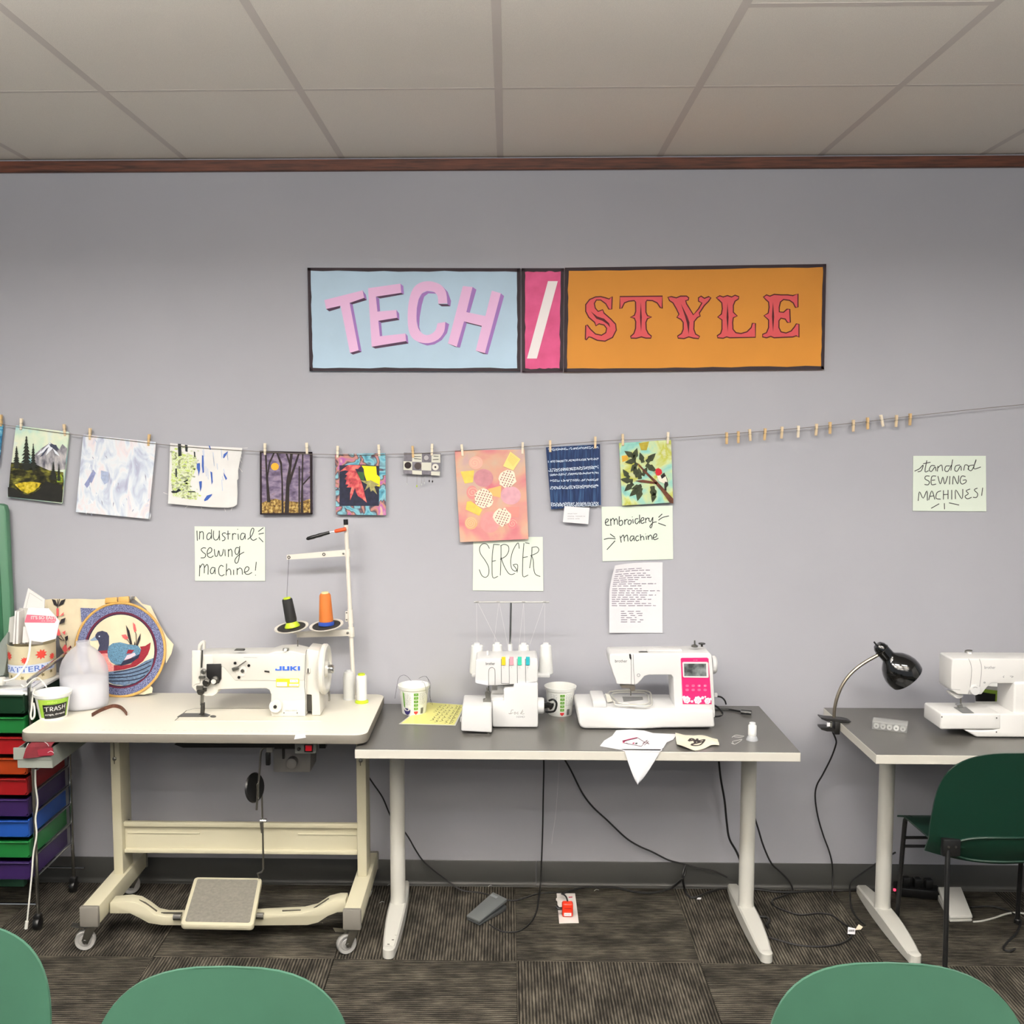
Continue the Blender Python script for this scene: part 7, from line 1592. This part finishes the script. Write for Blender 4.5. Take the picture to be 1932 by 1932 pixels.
cord('loose_cord', 'thin black cord trailing from the lamp clamp down the wall',
     [('w',1571,1381,-.215), ('w',1577,1395,-.20), ('w',1577,1405,-.17), ('w',1568,1430,-.12), ('w',1553,1460,-.07), ('w',1541,1482,-.05), ('w',1538,1505,-.04), ('w',1543,1540,-.035), ('w',1553,1575,-.03), ('w',1564,1605,-.03), ('w',1570,1630,-.03), ('w',1571,1655,-.03), ('f',1570,1690)], .0032)
cord('loose_cord', 'black cord curving over the carpet in front of the paper tags',
     [('f',1448,1768), ('f',1470,1774), ('f',1500,1782), ('f',1540,1786), ('f',1580,1782), ('f',1602,1772), ('f',1610,1760)], .0036)
cord('loose_cord', 'black cord hanging over the back of the right table foot',
     [('w',1690,1608,-.03), ('w',1660,1625,-.03), ('w',1630,1645,-.04), ('w',1606,1665,-.06), ('f',1604,1690), ('f',1606,1712), ('f',1616,1730), ('f',1632,1745)], .0036)
cord('loose_cord', 'short black cord end with plug right of the middle table foot',
     [('f',1434,1729), ('f',1446,1731), ('f',1452,1738), ('f',1446,1744), ('f',1450,1750)], .005)
cord('loose_cord', 'white cord running from the white foot pedal to the right', [('f',1836,1739), ('f',1850,1738), ('f',1872,1733), ('f',1900,1724), ('f',1920,1722), ('f',1935,1724), ('f',1975,1730)], .0036, M('cord_white', (206, 204, 196), .45))
cord('loose_cord', 'black cord looping at the right edge on the carpet', [('f',1832,1712), ('f',1870,1710), ('f',1900,1718), ('f',1925,1735), ('f',1918,1760), ('f',1900,1778), ('f',1893,1790), ('f',1905,1795), ('f',1915,1790)], .004)
# paper tags on the cord
tg = thing('cord_tag', 'white barcode paper tag folded round the cord near the right table', 'tag', G(1605, 1756, 0))
MB().prism([G(1599, 1762, .010), G(1613, 1763, .006), G(1614, 1752, .014), G(1600, 1749, .018)], (0, 0, .0006)).build('tag_flap', WPAPER, tg)
MB().prism([G(1613, 1755, .008), G(1624, 1754, .006), G(1628, 1749, .014), G(1620, 1744, .016)], (0, 0, .0006)).build('tag_flap', M('tag_cream', (214, 200, 176), .8), tg)
b = MB()
for k in range(6): b.add([G(1601.5+k*1.9, 1757.5, .0145), G(1602.5+k*1.9, 1757.5, .0145), G(1602.5+k*1.9, 1754, .0165), G(1601.5+k*1.9, 1754, .0165)], [(0, 1, 2, 3)])
o = b.build('barcode', INK, tg); o['kind'] = 'stuff'
# power strip under the right table
ps0 = G(1690, 1692, 0); ps1 = G(1775, 1700, 0)
PS = thing('power_strip', 'black power strip with plugs and a red light under the right table', 'power strip', (ps0+ps1)/2)
dv_ = (ps1-ps0); nv_ = Vector((-dv_.y, dv_.x, 0)).normalized()*.03
MB().obox((ps0+ps1)/2+nv_+Vector((0, 0, .020)), dv_*.5, nv_, (0, 0, .018)).build('housing', BLACK, PS, bevel=.004)
for k in range(3):
    MB().obox(ps0+dv_*(.25+.25*k)+nv_+Vector((0, 0, .055)), (.015, 0, 0), (0, .014, 0), (0, 0, .018)).build('adapter', BLACK, PS, bevel=.004)
ledm = bpy.data.materials.new('red_pilot'); ledm.use_nodes = True; lb_ = ledm.node_tree.nodes['Principled BSDF']
lb_.inputs['Base Color'].default_value = (.5, .01, .03, 1); lb_.inputs['Emission Color'].default_value = (1, .05, .12, 1); lb_.inputs['Emission Strength'].default_value = 1.5
MB().obox(ps0+nv_*.2+Vector((-.006, -.004, .028)), (.004, 0, 0), (0, .004, 0), (0, 0, .004)).build('pilot_light', ledm, PS)
# hanging and fallen threads
b = MB(); b.tube(smooth_pts([V(1055, 1436, -.30), V(1052, 1490, -.30), V(1048, 1540, -.30), V(1042, 1580, -.30), V(1041, 1592, -.30)], 4), .0005, 4)
tag(b.build('thread_strand', M('fine_thread', (220, 220, 216), .8)), 'single pale thread hanging below the middle table', 'thread')
b = MB(); b.prism([G(1315, 1697, .001), G(1322, 1697, .001), G(1323, 1694.5, .001), G(1316, 1694, .001)], (0, 0, .002))
tag(b.build('paper_bit', WPAPER), 'tiny white paper bit on the carpet by the middle table', 'paper')
for k, (x, y) in enumerate(((720, 1702), (735, 1669), (925, 1671), (1125, 1679))):
    b = MB(); b.tube(smooth_pts([G(x-4, y+2, .002), G(x, y-1, .006), G(x+5, y, .002)], 3), .0006, 4)
    tag(b.build('carpet_lint', M('fine_thread', (220, 220, 216), .8)), 'bit of pale lint on the carpet, '+['left of the left table foot', 'at the wall beside the left table foot', 'at the wall above the grey pedal', 'right of the floor outlet'][k], 'lint', 'lint on the carpet')
for pr in PROTO:
    if not used[PROTO.index(pr)]:
        for ch in list(pr.children): bpy.data.objects.remove(ch)
        bpy.data.objects.remove(pr)
